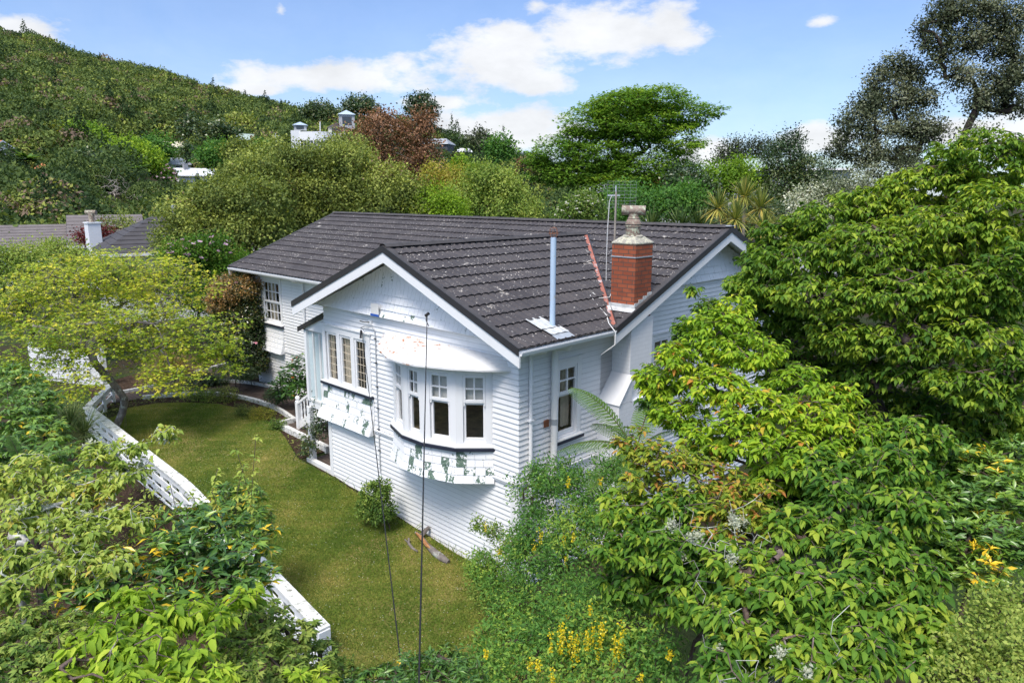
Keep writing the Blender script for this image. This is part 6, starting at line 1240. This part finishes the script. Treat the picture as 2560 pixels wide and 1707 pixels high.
far_house('orange_roof_house', 'white house with an orange roof cut off by the left edge of the picture', -12, 352, 118, 4, 5, 3.5, 1.6, 'roof_orange', 'white_paint', 60, 0, [(0, .6, .8, 1.2, 'f')], tile=False)
far_house('dark_house', 'dark two storey house with a grey roof right of the bronze tree', 1092, 347, 180, 8, 7, 3.0, 1.4, 'roof_grey', 'wall_dark', 18, 1.5, [(0, .4, 2.6, .8, 'f')], tile=False)
far_house('white_roof_house', 'small white house glimpsed near the right end of the hill', 1160, 371, 190, 4.5, 5, 2, 1.0, 'roof_white', 'white_paint', 0, .8, tile=False)
far_house('white_roof_house', 'white roof peeking out above the bronze tree on the ridge', 985, 311, 215, 3.6, 4, 1.5, .9, 'roof_white', 'white_paint', 0, .8, tile=False)
far_house('grey_building', 'long pale grey building glimpsed behind the dark trees right of the palms', 1975, 396, 58, 9.5, 6, 5, .9, 'roof_green', 'wall_grey', 0, 1.0, [(-2.2, .5, 1.6, 1.2, 'f'), (1.2, .5, 2, 1.2, 'f')], tile=False)
far_house('orange_roof_house', 'orange tiled roof half hidden behind the big maple', 1690, 436, 85, 7, 6, 2.5, 1.6, 'roof_orange', 'white_paint', 20, 0, tile=False)
# modern white house with turrets
q = P(800, 352, 178); a = azel(800, 483)[0]; u = np.array([math.cos(a), -math.sin(a), 0]); n = np.array([-math.sin(a), -math.cos(a), 0])
mh = thing('modern_house', 'white modern house with a curved front and glazed roof turrets on the hillside', 'house', (q[0], q[1], q[2]-6)); pt = lambda x, y, z: tuple(q+u*x+n*y+np.array([0, 0, z]))
m = MB(); arc = [(-5.6+11.2*t, 2.6*math.sin(math.pi*t)) for t in np.linspace(0, 1, 15)]
vs = [pt(x, y, -5) for x, y in arc]+[pt(x, y, 2.0) for x, y in arc]+[pt(x, -3, 2.0) for x, y in arc]; m.add(vs, [(i, i+1, 15+i+1, 15+i) for i in range(14)]+[(15+i, 16+i, 31+i, 30+i) for i in range(14)]); m.add([pt(-5.6, 0, -5), pt(-5.6, -3, -5), pt(-5.6, -3, 2), pt(-5.6, 0, 2)], [(0, 1, 2, 3)]); m.build('wall', 'white_paint', mh, normals=False)
for i in range(1, 13):
    (x0, y0), (x1, y1) = arc[i], arc[i+1]; m = MB(); s = .12
    m.quad(pt(x0+s, y0+.07, -1.7), pt(x1-s, y1+.07, -1.7), pt(x1-s, y1+.07, -.1), pt(x0+s, y0+.07, -.1)); m.build('window', 'dark_glass', mh, normals=False)
m = MB(); m.add([pt(-6.9, .5, -5), pt(-4.6, .5, -5), pt(-4.6, -3, -5), pt(-6.9, -3, -5), pt(-6.9, .5, 2.3), pt(-4.6, .5, 2.3), pt(-4.6, -3, 2.3), pt(-6.9, -3, 2.3)], [(0, 1, 5, 4), (1, 2, 6, 5), (3, 0, 4, 7), (4, 5, 6, 7)]); m.build('stair_block', 'white_paint', mh, normals=False)
def turret(x, z0, w, h, rh, wm, rm):
    m = MB(); m.add([pt(x-w, .4, z0), pt(x+w, .4, z0), pt(x+w, -2*w+.4, z0), pt(x-w, -2*w+.4, z0), pt(x-w, .4, z0+h), pt(x+w, .4, z0+h), pt(x+w, -2*w+.4, z0+h), pt(x-w, -2*w+.4, z0+h)], [(0, 1, 5, 4), (1, 2, 6, 5), (3, 0, 4, 7)]); t = m.build('turret', wm, mh, normals=False)
    o = .35; z = z0+h; m = MB(); c = pt(x, .4-w, z+rh); e = [pt(x-w-o, .4+o, z), pt(x+w+o, .4+o, z), pt(x+w+o, .4-2*w-o, z), pt(x-w-o, .4-2*w-o, z)]; m.add(e+[c], [(0, 1, 4), (1, 2, 4), (2, 3, 4), (3, 0, 4), (3, 2, 1, 0)]); m.build('turret_roof', rm, t, normals=False)
    m = MB(); m.quad(pt(x-w*.6, .45, z0+h*.25), pt(x+w*.6, .45, z0+h*.25), pt(x+w*.6, .45, z0+h*.85), pt(x-w*.6, .45, z0+h*.85)); m.build('window', 'dark_glass', t, normals=False)
turret(-4.6, 2.3, 1.5, 1.3, .9, 'wall_grey', 'roof_blue'); turret(6.8, 3.0, 1.9, 3.4, 1.3, 'wall_grey', 'roof_blue'); turret(4.2, 1.6, 2.0, 1.6, 1.4, 'wall_cream', 'roof_dark')
# poles
def pole(label, px, py0, py1, dep, arm, mat='galvanised', name='power_pole'):
    a_, b_ = P(px, py1, dep), P(px, py0, dep); m = MB(); m.tube([(a_[0], a_[1], min(a_[2], float(gz(a_[0], a_[1])))), tuple(b_)], [.16, .12], 8); r = m.build(name, mat, None); tag(r, label, 'pole')
    if arm: m = MB(); m.beam(b_+RT*-arm-np.array([0, 0, .5]), b_+RT*arm-np.array([0, 0, .5]), .14, .14); m.build('crossarm', mat, r)
pole('grey power pole with a crossarm beside the pale green roof', 689, 334, 375, 165, 1.0, 'conduit_grey'); pole('small power pole with a crossarm above the lime tree on the left', 293, 335, 352, 175, 1.6, 'conduit_grey'); pole('thin white flagpole behind the modern white house', 800, 305, 350, 182, 0, 'white_trim', 'flagpole')
pole('tiny radio mast on the top of the hill at the left', 30, 82, 100, 425, .9, 'conduit_grey', 'radio_mast')
# ============================================================ trees beyond the house
FAR = dict(style='ball', kind='quad', droop=.1)
def far_tree(name, label, px, dep, lobes, mat, bk='bark_dark', L=.2, cat='tree', lobk=1, **k):
    lobes = [(l[0], l[1], l[2]*lobk, l[3]*lobk)+tuple(l[4:]) for l in lobes]
    kk = dict(L=L, wr=.62, per=26, tvar=.12, lai=3.2, spread=L*3.2, rmax=.3, seg=L*6, r_tip=.012, maxc=900); kk.update(FAR); kk.update(k)
    return plant(name, label, cat, below(px, 500, dep), [tuple(l[:4])+(l[4] if len(l) > 4 else dep,)+tuple(l[5:]) for l in lobes], mat, bk, **kk)
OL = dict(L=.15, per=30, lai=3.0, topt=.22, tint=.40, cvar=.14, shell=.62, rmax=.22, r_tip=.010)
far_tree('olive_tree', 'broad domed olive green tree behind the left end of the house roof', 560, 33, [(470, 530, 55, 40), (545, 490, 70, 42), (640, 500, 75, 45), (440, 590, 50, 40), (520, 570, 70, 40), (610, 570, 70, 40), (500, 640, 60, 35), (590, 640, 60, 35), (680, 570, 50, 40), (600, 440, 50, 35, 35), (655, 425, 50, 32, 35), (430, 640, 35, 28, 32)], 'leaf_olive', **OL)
far_tree('olive_tree', 'widest domed olive tree behind the house roof, left of the bronze tree', 780, 38, [(700, 400, 80, 35), (790, 405, 80, 32), (870, 410, 70, 40), (730, 470, 80, 45), (830, 480, 80, 45), (910, 470, 55, 45), (690, 530, 60, 40), (780, 540, 70, 40), (880, 540, 70, 40), (650, 420, 55, 35), (860, 370, 55, 28, 40)], 'leaf_olive', **OL)
far_tree('olive_tree', 'smaller domed olive green tree in front of the bronze tree', 980, 37, [(975, 455, 55, 40), (1020, 490, 50, 40), (960, 520, 60, 40), (1040, 535, 45, 30)], 'leaf_olive', **OL)
far_tree('bronze_tree', 'large bronze brown tree between the modern white house and the dark house', 960, 62, [(890, 350, 45, 40), (960, 330, 60, 40), (1040, 330, 50, 40), (930, 410, 60, 45), (1010, 400, 70, 50), (1060, 380, 40, 40), (950, 300, 40, 22), (1060, 300, 30, 25), (980, 460, 70, 40), (1050, 450, 50, 35), (900, 440, 40, 30)], 'leaf_bronze', 'bark_grey', L=.24, lai=1.7, shell=.35, r_tip=.022, wig=.16, tint=.5, cvar=.2, rmin=.0)
far_tree('weeping_tree', 'light green weeping tree behind the middle of the house ridge', 1215, 41, [(1200, 450, 45, 38), (1260, 470, 45, 38), (1170, 500, 50, 40), (1240, 520, 55, 40), (1300, 520, 45, 38), (1320, 555, 35, 25), (1150, 545, 40, 30), (1215, 425, 25, 18)], 'leaf_soft', 'bark_brown', L=.16, lai=2.6, tint=.78, topt=.08, droop=.6, r_tip=.012)
far_tree('lime_shrub', 'vivid lime green bushy tree behind the house ridge left of the weeping tree', 1090, 37, [(1085, 500, 45, 30), (1130, 520, 40, 30), (1070, 535, 45, 28), (1120, 550, 50, 25), (1050, 520, 25, 20)], 'leaf_bright', 'bark_brown', L=.14, tint=.4, lai=2.8)
far_tree('yellow_bush', 'yellow and brown leaved bush between the bronze tree and the weeping tree', 1110, 52, [(1090, 440, 40, 28), (1140, 445, 40, 30), (1115, 475, 50, 25), (1160, 470, 30, 25)], 'leaf_yellow', 'bark_brown', L=.18, lai=2.0, tint=.45, cvar=.25)
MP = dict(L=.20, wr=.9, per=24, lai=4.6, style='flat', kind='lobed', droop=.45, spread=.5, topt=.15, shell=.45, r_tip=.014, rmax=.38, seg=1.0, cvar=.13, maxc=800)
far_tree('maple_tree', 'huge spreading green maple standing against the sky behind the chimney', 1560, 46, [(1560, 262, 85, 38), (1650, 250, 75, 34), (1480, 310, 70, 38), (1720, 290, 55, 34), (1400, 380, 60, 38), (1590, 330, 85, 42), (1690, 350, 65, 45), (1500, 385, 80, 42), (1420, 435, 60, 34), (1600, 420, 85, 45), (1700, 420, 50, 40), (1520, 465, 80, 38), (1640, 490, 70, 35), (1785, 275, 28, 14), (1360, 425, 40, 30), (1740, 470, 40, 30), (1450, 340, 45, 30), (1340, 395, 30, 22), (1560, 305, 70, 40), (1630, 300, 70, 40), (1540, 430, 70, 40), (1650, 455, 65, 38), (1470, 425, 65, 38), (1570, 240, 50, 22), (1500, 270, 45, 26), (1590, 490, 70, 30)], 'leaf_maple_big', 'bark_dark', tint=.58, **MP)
far_tree('flowering_shrub', 'grey green shrub dotted with white flowers behind the antenna', 1450, 31, [(1430, 530, 40, 28), (1480, 525, 40, 32), (1460, 505, 30, 22), (1410, 550, 30, 18)], 'leaf_soft', 'bark_brown', L=.11, tint=.35, flowers=('flower_white', 140, .09, 'quad', 'flower', lambda p, o: o[:, 2]+p[:, 2]*.1), lai=3)
far_tree('dark_shrub', 'dark green shrub under the big maple right of the chimney cowl', 1660, 36, [(1600, 520, 55, 35), (1670, 510, 60, 35), (1560, 500, 50, 40, 40), (1720, 500, 40, 40)], 'leaf_laburnum', L=.16, tint=.25)
far_tree('dark_shrub', 'tall dark green hedge like shrub left of the cabbage trees', 1720, 38, [(1710, 460, 50, 40), (1750, 490, 45, 40), (1690, 500, 40, 40), (1765, 540, 40, 40)], 'leaf_dark', L=.15, tint=.6)
far_tree('yellow_green_tree', 'yellow green rounded tree above the cabbage trees', 1815, 40, [(1800, 440, 45, 30), (1845, 430, 40, 28), (1770, 470, 40, 28), (1850, 465, 45, 28)], 'leaf_bright', L=.17, tint=.12, cvar=.14)
far_tree('dark_shrub', 'dark shrub behind the cabbage tree trunks', 1880, 30, [(1840, 570, 70, 40), (1920, 600, 70, 40), (1960, 560, 50, 40), (1890, 530, 60, 40, 33)], 'leaf_dark', L=.14, tint=.55)
for k, (px, lab) in enumerate([(1628, 'dark flax clump behind the ridge next to the chimney cowl'), (1700, 'dark flax clump in the middle of the row behind the ridge'), (1745, 'dark flax clump closest to the cabbage trees')]):
    b = P(px, 575, 27); blades('flax', lab, 'plant', tuple(b), 90, 1.05, .05, 'leaf_flax', .15, (.1, 1.1), .5, 'flax clumps behind the house ridge', seed=30+k)
hd = [P(1795, 522, 24), P(1862, 492, 24.5), P(1902, 520, 24), P(1838, 548, 23.6), P(1908, 572, 23.5)]
cb = blades('cabbage_tree', 'cluster of spiky yellow green cabbage tree heads at the right end of the roof', 'palm', below(1870, 600, 24.2), 190, .80, .035, 'leaf_blade', .05, (.05, 2.3), .25, seed=12, heads=hd, crown='crown')
bs = np.array(below(1870, 600, 24.2)); p0, p1 = [], []
fk1 = bs*.45+np.mean(hd, 0)*.55
for h in hd: mid = fk1*.5+np.array(h)*.5+np.array([0, 0, -.2]); p0 += [fk1, mid]; p1 += [mid, np.array(h)]
p0.append(bs); p1.append(fk1); tubes('trunk', np.array(p0), np.array(p1), np.array([.07, .055]*5+[.13]), np.array([.055, .06]*5+[.08]), 'bark_pale', cb)
far_tree('dark_tree', 'dark olive tree with an open top between the cabbage trees and the big windswept tree', 1980, 40, [(1960, 400, 55, 45), (2010, 430, 60, 45), (1950, 460, 60, 40), (2040, 470, 50, 40), (2000, 500, 70, 35), (1975, 355, 30, 25), (1920, 500, 40, 40)], 'leaf_dark', L=.14, tint=.62, lai=2.0, r_tip=.012)
far_tree('coastal_tree', 'small dark flat topped tree on the skyline above the yellow green tree', 1845, 62, [(1825, 375, 28, 22), (1860, 368, 26, 22), (1815, 395, 28, 16), (1870, 392, 24, 14)], 'leaf_poh', L=.2, tint=.35, lai=2.2)
far_tree('coastal_tree', 'small dark rounded tree on the skyline beside the pale grey building', 1915, 62, [(1905, 370, 22, 20), (1940, 365, 22, 16), (1915, 395, 25, 14)], 'leaf_poh', L=.2, tint=.35, lai=2.2)
far_tree('silver_shrub', 'silvery white leaved shrub in front of the big windswept tree', 2050, 26, [(2020, 500, 45, 35), (2080, 490, 50, 38), (2050, 540, 60, 35), (2130, 480, 45, 35), (2140, 530, 45, 35), (2000, 560, 35, 25)], 'leaf_silver', 'bark_dark', L=.10, tint=.62, lai=2.5, r_tip=.008)
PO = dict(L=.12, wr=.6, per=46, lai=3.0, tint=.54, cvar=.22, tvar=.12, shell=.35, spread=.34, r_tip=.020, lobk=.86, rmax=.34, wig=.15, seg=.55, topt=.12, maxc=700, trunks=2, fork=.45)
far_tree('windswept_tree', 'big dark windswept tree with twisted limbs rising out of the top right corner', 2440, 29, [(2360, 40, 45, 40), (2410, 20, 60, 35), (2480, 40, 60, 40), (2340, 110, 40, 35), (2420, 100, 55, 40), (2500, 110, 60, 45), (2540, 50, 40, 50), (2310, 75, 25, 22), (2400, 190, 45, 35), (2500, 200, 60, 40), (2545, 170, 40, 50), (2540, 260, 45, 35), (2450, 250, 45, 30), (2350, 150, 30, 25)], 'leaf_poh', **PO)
far_tree('windswept_tree', 'lower dark windswept tree leaning left beside the taller one at the top right', 2290, 30, [(2240, 170, 45, 38), (2200, 210, 40, 35), (2280, 190, 45, 40), (2170, 260, 45, 35), (2240, 250, 55, 40), (2310, 250, 40, 35), (2130, 310, 45, 35), (2200, 320, 55, 35), (2280, 320, 50, 35), (2100, 370, 40, 30), (2170, 390, 55, 30), (2260, 390, 55, 30), (2340, 330, 40, 30)], 'leaf_poh', **PO)
far_tree('windswept_tree', 'tangle of bare brown limbs and sparse dark leaves behind the right cherry', 2280, 27, [(2160, 440, 60, 35), (2250, 450, 60, 40), (2330, 430, 60, 40), (2200, 490, 50, 30), (2400, 400, 50, 40), (2440, 340, 50, 35)], 'leaf_poh', 'bark_grey', **{**PO, 'lai': 1.0, 'r_tip': .017})
# left middle distance
far_tree('soft_bush', 'pale green feathery bush at the left edge below the long tiled roof', 60, 27, [(20, 660, 45, 34), (80, 665, 45, 32), (40, 720, 60, 45), (110, 710, 50, 38), (50, 630, 34, 20), (20, 780, 40, 40), (-20, 640, 30, 30)], 'leaf_soft', 'bark_brown', L=.10, tint=.72, lai=2.4, cvar=.15)
far_tree('soft_bush', 'yellowish green feathery bush in front of the white chimney', 190, 29, [(150, 640, 45, 30), (210, 655, 50, 30), (170, 690, 60, 38), (120, 620, 30, 18), (255, 665, 40, 24)], 'leaf_soft', 'bark_brown', L=.11, tint=.85, lai=2.4, cvar=.15)
far_tree('soft_bush', 'twiggy olive bush in front of the dark hip roofed neighbour', 370, 31, [(330, 680, 45, 22), (400, 690, 45, 24), (300, 705, 50, 30), (440, 705, 45, 26), (370, 715, 60, 30), (270, 685, 35, 22)], 'leaf_olive', 'bark_grey', L=.10, tint=.5, lai=1.9, shell=.3)
far_tree('soft_bush', 'dense dark green bush between the olive trees and the camellia', 520, 30, [(500, 680, 55, 40), (560, 690, 45, 40), (470, 720, 45, 40), (520, 740, 60, 40), (600, 660, 40, 30)], 'leaf_cherry_dark', 'bark_brown', L=.11, tint=.3, lai=3)
far_tree('pink_rhododendron', 'pink flowering rhododendron beside the corner of the house roof', 485, 29.5, [(450, 640, 38, 28), (500, 625, 40, 26), (470, 670, 35, 25), (540, 615, 30, 20)], 'leaf_cherry_dark', 'bark_brown', L=.12, tint=.3, flowers=('flower_mauve', 70, .13, 'quad', 'flower'))
far_tree('red_maple', 'small dark red leaved tree at the foot of the white chimney', 262, 43, [(215, 592, 22, 14), (265, 590, 26, 16), (240, 600, 25, 12)], 'leaf_red', L=.14)
far_tree('wispy_tree', 'wispy olive tree top in front of the taller tiled roof', 290, 46, [(270, 560, 30, 14), (305, 555, 28, 12), (330, 575, 25, 12)], 'leaf_olive', 'bark_grey', L=.14, lai=1.3)
# hillside: trees one can tell apart
HT = dict(wr=.7, per=14, lai=2.8, style='ball', kind='quad', droop=.1, rmax=.4, r_tip=.03, seg=1.6, maxc=500)
def hill_tree(name, label, px, py, rx, ry, dep, mat, tint=.5, L=None, kind=0, **k):
    L = L or dep*.0040; kk = {**HT, **k}
    if kind == 0: lob = [(px-rx*.45, py+ry*.15, rx*.55, ry*.6), (px+rx*.45, py+ry*.2, rx*.55, ry*.6), (px, py-ry*.35, rx*.6, ry*.6), (px+rx*.1, py+ry*.55, rx*.7, ry*.4)]
    elif kind == 1: lob = [(px, py-ry*.6, rx*.3, ry*.35), (px, py-ry*.1, rx*.55, ry*.4), (px, py+ry*.45, rx*.8, ry*.45)]
    else: lob = [(px-rx*.3, py-ry*.55, rx*.6, ry*.22), (px+rx*.35, py-ry*.2, rx*.65, ry*.22), (px-rx*.35, py+ry*.15, rx*.65, ry*.2), (px+rx*.2, py+ry*.5, rx*.8, ry*.22), (px, py-ry*.85, rx*.45, ry*.2)]
    q = P(px, py, dep); return plant(name, label, 'tree', G(q[0], q[1]), [(a, b, c, d, dep) for a, b, c, d in lob], mat, 'bark_dark', L=L, spread=L*2.2, tint=tint, **kk)
hill_tree('macrocarpa', 'tall black green conifer with layered branches on the skyline above the bronze tree', 1052, 272, 44, 34, 215, 'leaf_dark', .45, .7, 2, lai=3.2)
hill_tree('round_tree', 'fresh green rounded tree above the lime trees on the left slope', 212, 345, 62, 40, 140, 'leaf_maple_big', .75)
hill_tree('round_tree', 'broad lime green tree below the small power pole', 325, 390, 85, 45, 130, 'leaf_bright', .25)
hill_tree('round_tree', 'dark round tree between the lime trees and the orange roofed house', 222, 402, 38, 26, 115, 'leaf_dark', .55)
hill_tree('round_tree', 'brownish olive tree left of the fresh green tree', 135, 352, 36, 40, 135, 'leaf_yellow', .2)
hill_tree('dark_conifer', 'dark conifer standing between the cream roofed house and the grey roofed one', 466, 378, 15, 28, 158, 'leaf_dark', .5, None, 1)
hill_tree('spreading_tree', 'dark spreading tree left of the pale green roof', 545, 330, 50, 26, 175, 'leaf_dark', .7)
hill_tree('spreading_tree', 'dark rounded tree just left of the dark spreading one on the hillside', 480, 318, 32, 26, 185, 'leaf_dark', .6)
hill_tree('round_tree', 'light green tree above the pale green roof', 595, 310, 45, 24, 200, 'leaf_olive', .6)
hill_tree('round_tree', 'green tree left of the small white gabled house', 395, 365, 40, 30, 160, 'leaf_laburnum', .4)
hill_tree('round_tree', 'mid green tree in front of the power pole by the green roof', 660, 374, 42, 18, 140, 'leaf_laburnum', .55)
hill_tree('round_tree', 'dull green tree left of the green tree by the power pole', 545, 385, 55, 34, 130, 'leaf_laburnum', .35)
hill_tree('round_tree', 'olive tree below the pale green roof house', 600, 375, 45, 26, 125, 'leaf_olive', .4)
hill_tree('round_tree', 'vivid green tree right of the bronze tree', 1050, 415, 40, 20, 75, 'leaf_maple_big', .6)
hill_tree('round_tree', 'fresh green round tree on the slope below the dark house', 1155, 412, 30, 20, 85, 'leaf_bright', .2)
hill_tree('round_tree', 'dark bush below the dark house', 1080, 385, 24, 22, 90, 'leaf_dark', .6)
hill_tree('round_tree', 'soft green tree at the end of the hill beside the big maple', 1250, 370, 40, 32, 120, 'leaf_laburnum', .35)
hill_tree('skyline_tree', 'dark open tree on the skyline left of the big maple', 1200, 345, 36, 18, 150, 'leaf_poh', .35, lai=2)
hill_tree('skyline_tree', 'dark trees on the skyline left of the layered conifer', 900, 262, 50, 20, 230, 'leaf_dark', .6, .75)
hill_tree('skyline_tree', 'dark clump of trees on the crest above the modern white house', 800, 278, 50, 22, 235, 'leaf_dark', .65, .75)
hill_tree('round_tree', 'brown dead looking bush at the foot of the hill beside the big maple', 1320, 425, 35, 26, 100, 'leaf_bronze', .2)
for k, (px, py, lab) in enumerate([(105, 452, 'tree fern with a bright crown below the orange roofed house'), (70, 400, 'tree fern at the left edge next to the orange roof'), (335, 425, 'tree fern standing left of the pink flowering bush'), (95, 500, 'low tree fern at the left above the long tiled roof'), (235, 505, 'low tree fern above the taller tiled roof')]):
    dep = 92 if py > 440 else 110; h = np.array([P(px, py, dep)]); t = blades('tree_fern', lab, 'fern', below(px, 540, dep), 60, 2.6, .55, 'leaf_fern', .1, (.9, 1.6), .35, 'tree ferns on the far slope', seed=40+k, heads=[h[0]], tint=.55, crown='fronds')
    b = np.array(below(px, 540, dep)); tubes('trunk', b[None], h, np.array([.16]), np.array([.12]), 'bark_dark', t)
hill_tree('pink_bush', 'large pink flowering rhododendron left of the small white gabled house', 404, 436, 34, 20, 140, 'leaf_cherry_dark', .3, flowers=('flower_mauve', 170, .55, 'quad', 'flower'))
def bare(label, px, py, s, dep, seed, bk='bark_pale', n=150):
    rng = np.random.default_rng(seed); q = P(px, py+s*.8, dep); root = thing('bare_tree', label, 'tree', G(q[0], q[1])); sk = Skel(); b = sk.add(root.location, -1); e = sk.path(np.array(root.location), q, b, 3, rng, .03); k = s*dep/FPX
    pts = P(px, py, dep)+rng.normal(size=(n, 3))*k*np.array([.5, .5, .34]); sk.twigs(pts, rng, k*.2, .14); sk.mesh('branches', bk, root, .018, .5, .3)
bare('pale bare branched tree on the slope left of the small white gabled house', 288, 468, 46, 98, 3); bare('dead white stumpy tree beside the bare branched one', 352, 492, 22, 92, 4, 'bark_pale', 60)
# rounded bushes packed below the far houses (alike), and the bush covering the hill
def crown_template(n, leaf, seed, cone=0):
    rng = np.random.default_rng(seed); d = unit(rng.normal(size=(n, 3))); d[:, 2] = np.abs(d[:, 2])*1.1-.25; d = unit(d); bump = unit(rng.normal(size=(12, 3))); k = np.exp(7*(d@bump.T-1))@rng.uniform(-.3, .35, 12)
    r = (.72+.28*rng.random(n)**.5)*(1+k); p = d*r[:, None]*np.array([1, 1, .85]); 
    if cone: p = np.stack([p[:, 0]*(1.1-.9*np.clip((p[:, 2]+.2)/1.1, 0, 1))*.7, p[:, 1]*(1.1-.9*np.clip((p[:, 2]+.2)/1.1, 0, 1))*.7, p[:, 2]*1.9+.3], 1)
    dr = unit(d*.25+rng.normal(size=(n, 3))*.7); nr = unit(d*1.2+np.array([0, 0, .35])+rng.normal(size=(n, 3))*.2); b = np.cross(unit(nr-dr*np.sum(nr*dr, 1, keepdims=True)), dr); L = leaf*rng.uniform(.6, 1.3, n)[:, None]
    V = np.stack([p, p+dr*L*.5+b*L*.36, p+dr*L, p+dr*L*.5-b*L*.36], 1); return V, rng.normal(size=n)*.10
rng = np.random.default_rng(77); M0 = 26000
aa = rng.uniform(azel(-330, 483)[0], azel(1420, 483)[0], M0); dd = np.sqrt(rng.uniform(64**2, 425**2, M0)); D = np.interp(aa, dA, dD); k = dd < D+6; aa, dd = aa[k], dd[k]
x = CX_+np.sin(aa)*dd; y = CY_+np.cos(aa)*dd; z = gz(x, y); size = (1.25+2.6*rng.random(len(x))**1.8)*(1+.12*(dd > 200))
pxx = 1280+FPX*np.tan(aa-YAW)
grow = rng.random(len(x)) < np.where(dd < 120, 1.0, np.where(dd < 220, .80, .62)); 
clear = [(500, 150, 68, 462), (432, 165, 34, 422), (440, 185, 34, 376), (615, 190, 42, 350), (122, 120, 40, 420), (-12, 118, 30, 392), (1092, 180, 44, 372), (1160, 190, 26, 380), (985, 215, 18, 318), (800, 178, 84, 372), (404, 140, 34, 452), (288, 98, 40, 500), (352, 92, 22, 508)]
ok = grow.copy(); top = z+size*1.55
for (hx, hd_, hw, hy) in clear:
    _q = P(hx, hy, hd_)-CAM; hd_ = math.hypot(_q[0], _q[1])          # nothing taller than the sight lines to the houses' walls
    lim = CZ_+dd*math.tan(azel(hx, hy)[1]); inn = (np.abs(pxx-hx) < hw+size*.6*FPX/dd) & (dd < hd_+4); cap = (lim-z)/1.55; size = np.where(inn, np.minimum(size, cap), size)
ok &= size > .5
x, y, z, dd, size, pxx = (a[ok] for a in (x, y, z, dd, size, pxx))
pn = (np.sin(x*.021+1.7*np.sin(y*.017))+np.sin(y*.031+x*.012+1)+.6*np.sin(x*.07-y*.05))/2.6
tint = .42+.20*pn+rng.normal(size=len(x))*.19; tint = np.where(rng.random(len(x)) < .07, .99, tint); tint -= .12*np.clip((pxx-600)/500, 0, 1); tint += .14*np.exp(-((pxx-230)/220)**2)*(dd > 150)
bands = [(0, 125, 900, .12), (125, 215, 420, .17), (215, 600, 290, .20)]
Vs, Ts = [], []
for (d0, d1, n, lf) in bands:
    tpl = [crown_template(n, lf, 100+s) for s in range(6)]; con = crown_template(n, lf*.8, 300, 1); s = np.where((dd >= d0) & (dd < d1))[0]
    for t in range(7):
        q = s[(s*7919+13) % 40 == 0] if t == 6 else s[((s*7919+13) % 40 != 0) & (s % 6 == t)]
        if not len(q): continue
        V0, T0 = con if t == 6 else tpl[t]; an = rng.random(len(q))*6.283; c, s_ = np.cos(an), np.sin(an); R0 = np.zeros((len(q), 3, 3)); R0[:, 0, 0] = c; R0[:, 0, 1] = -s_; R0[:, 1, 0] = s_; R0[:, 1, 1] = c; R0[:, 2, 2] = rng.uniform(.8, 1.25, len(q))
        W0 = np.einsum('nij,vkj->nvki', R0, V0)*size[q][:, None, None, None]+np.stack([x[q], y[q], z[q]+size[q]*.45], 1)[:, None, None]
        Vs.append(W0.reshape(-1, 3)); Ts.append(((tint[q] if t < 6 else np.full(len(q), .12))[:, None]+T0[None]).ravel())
Vh = np.concatenate(Vs); Fh = np.arange(len(Vh)).reshape(-1, 4)
tag(np_mesh('bush_forest', Vh, [Fh], 'leaf_hill', None, [np.concatenate(Ts)]), 'dense native bush and fern forest covering the hillside', 'forest', kind='stuff')
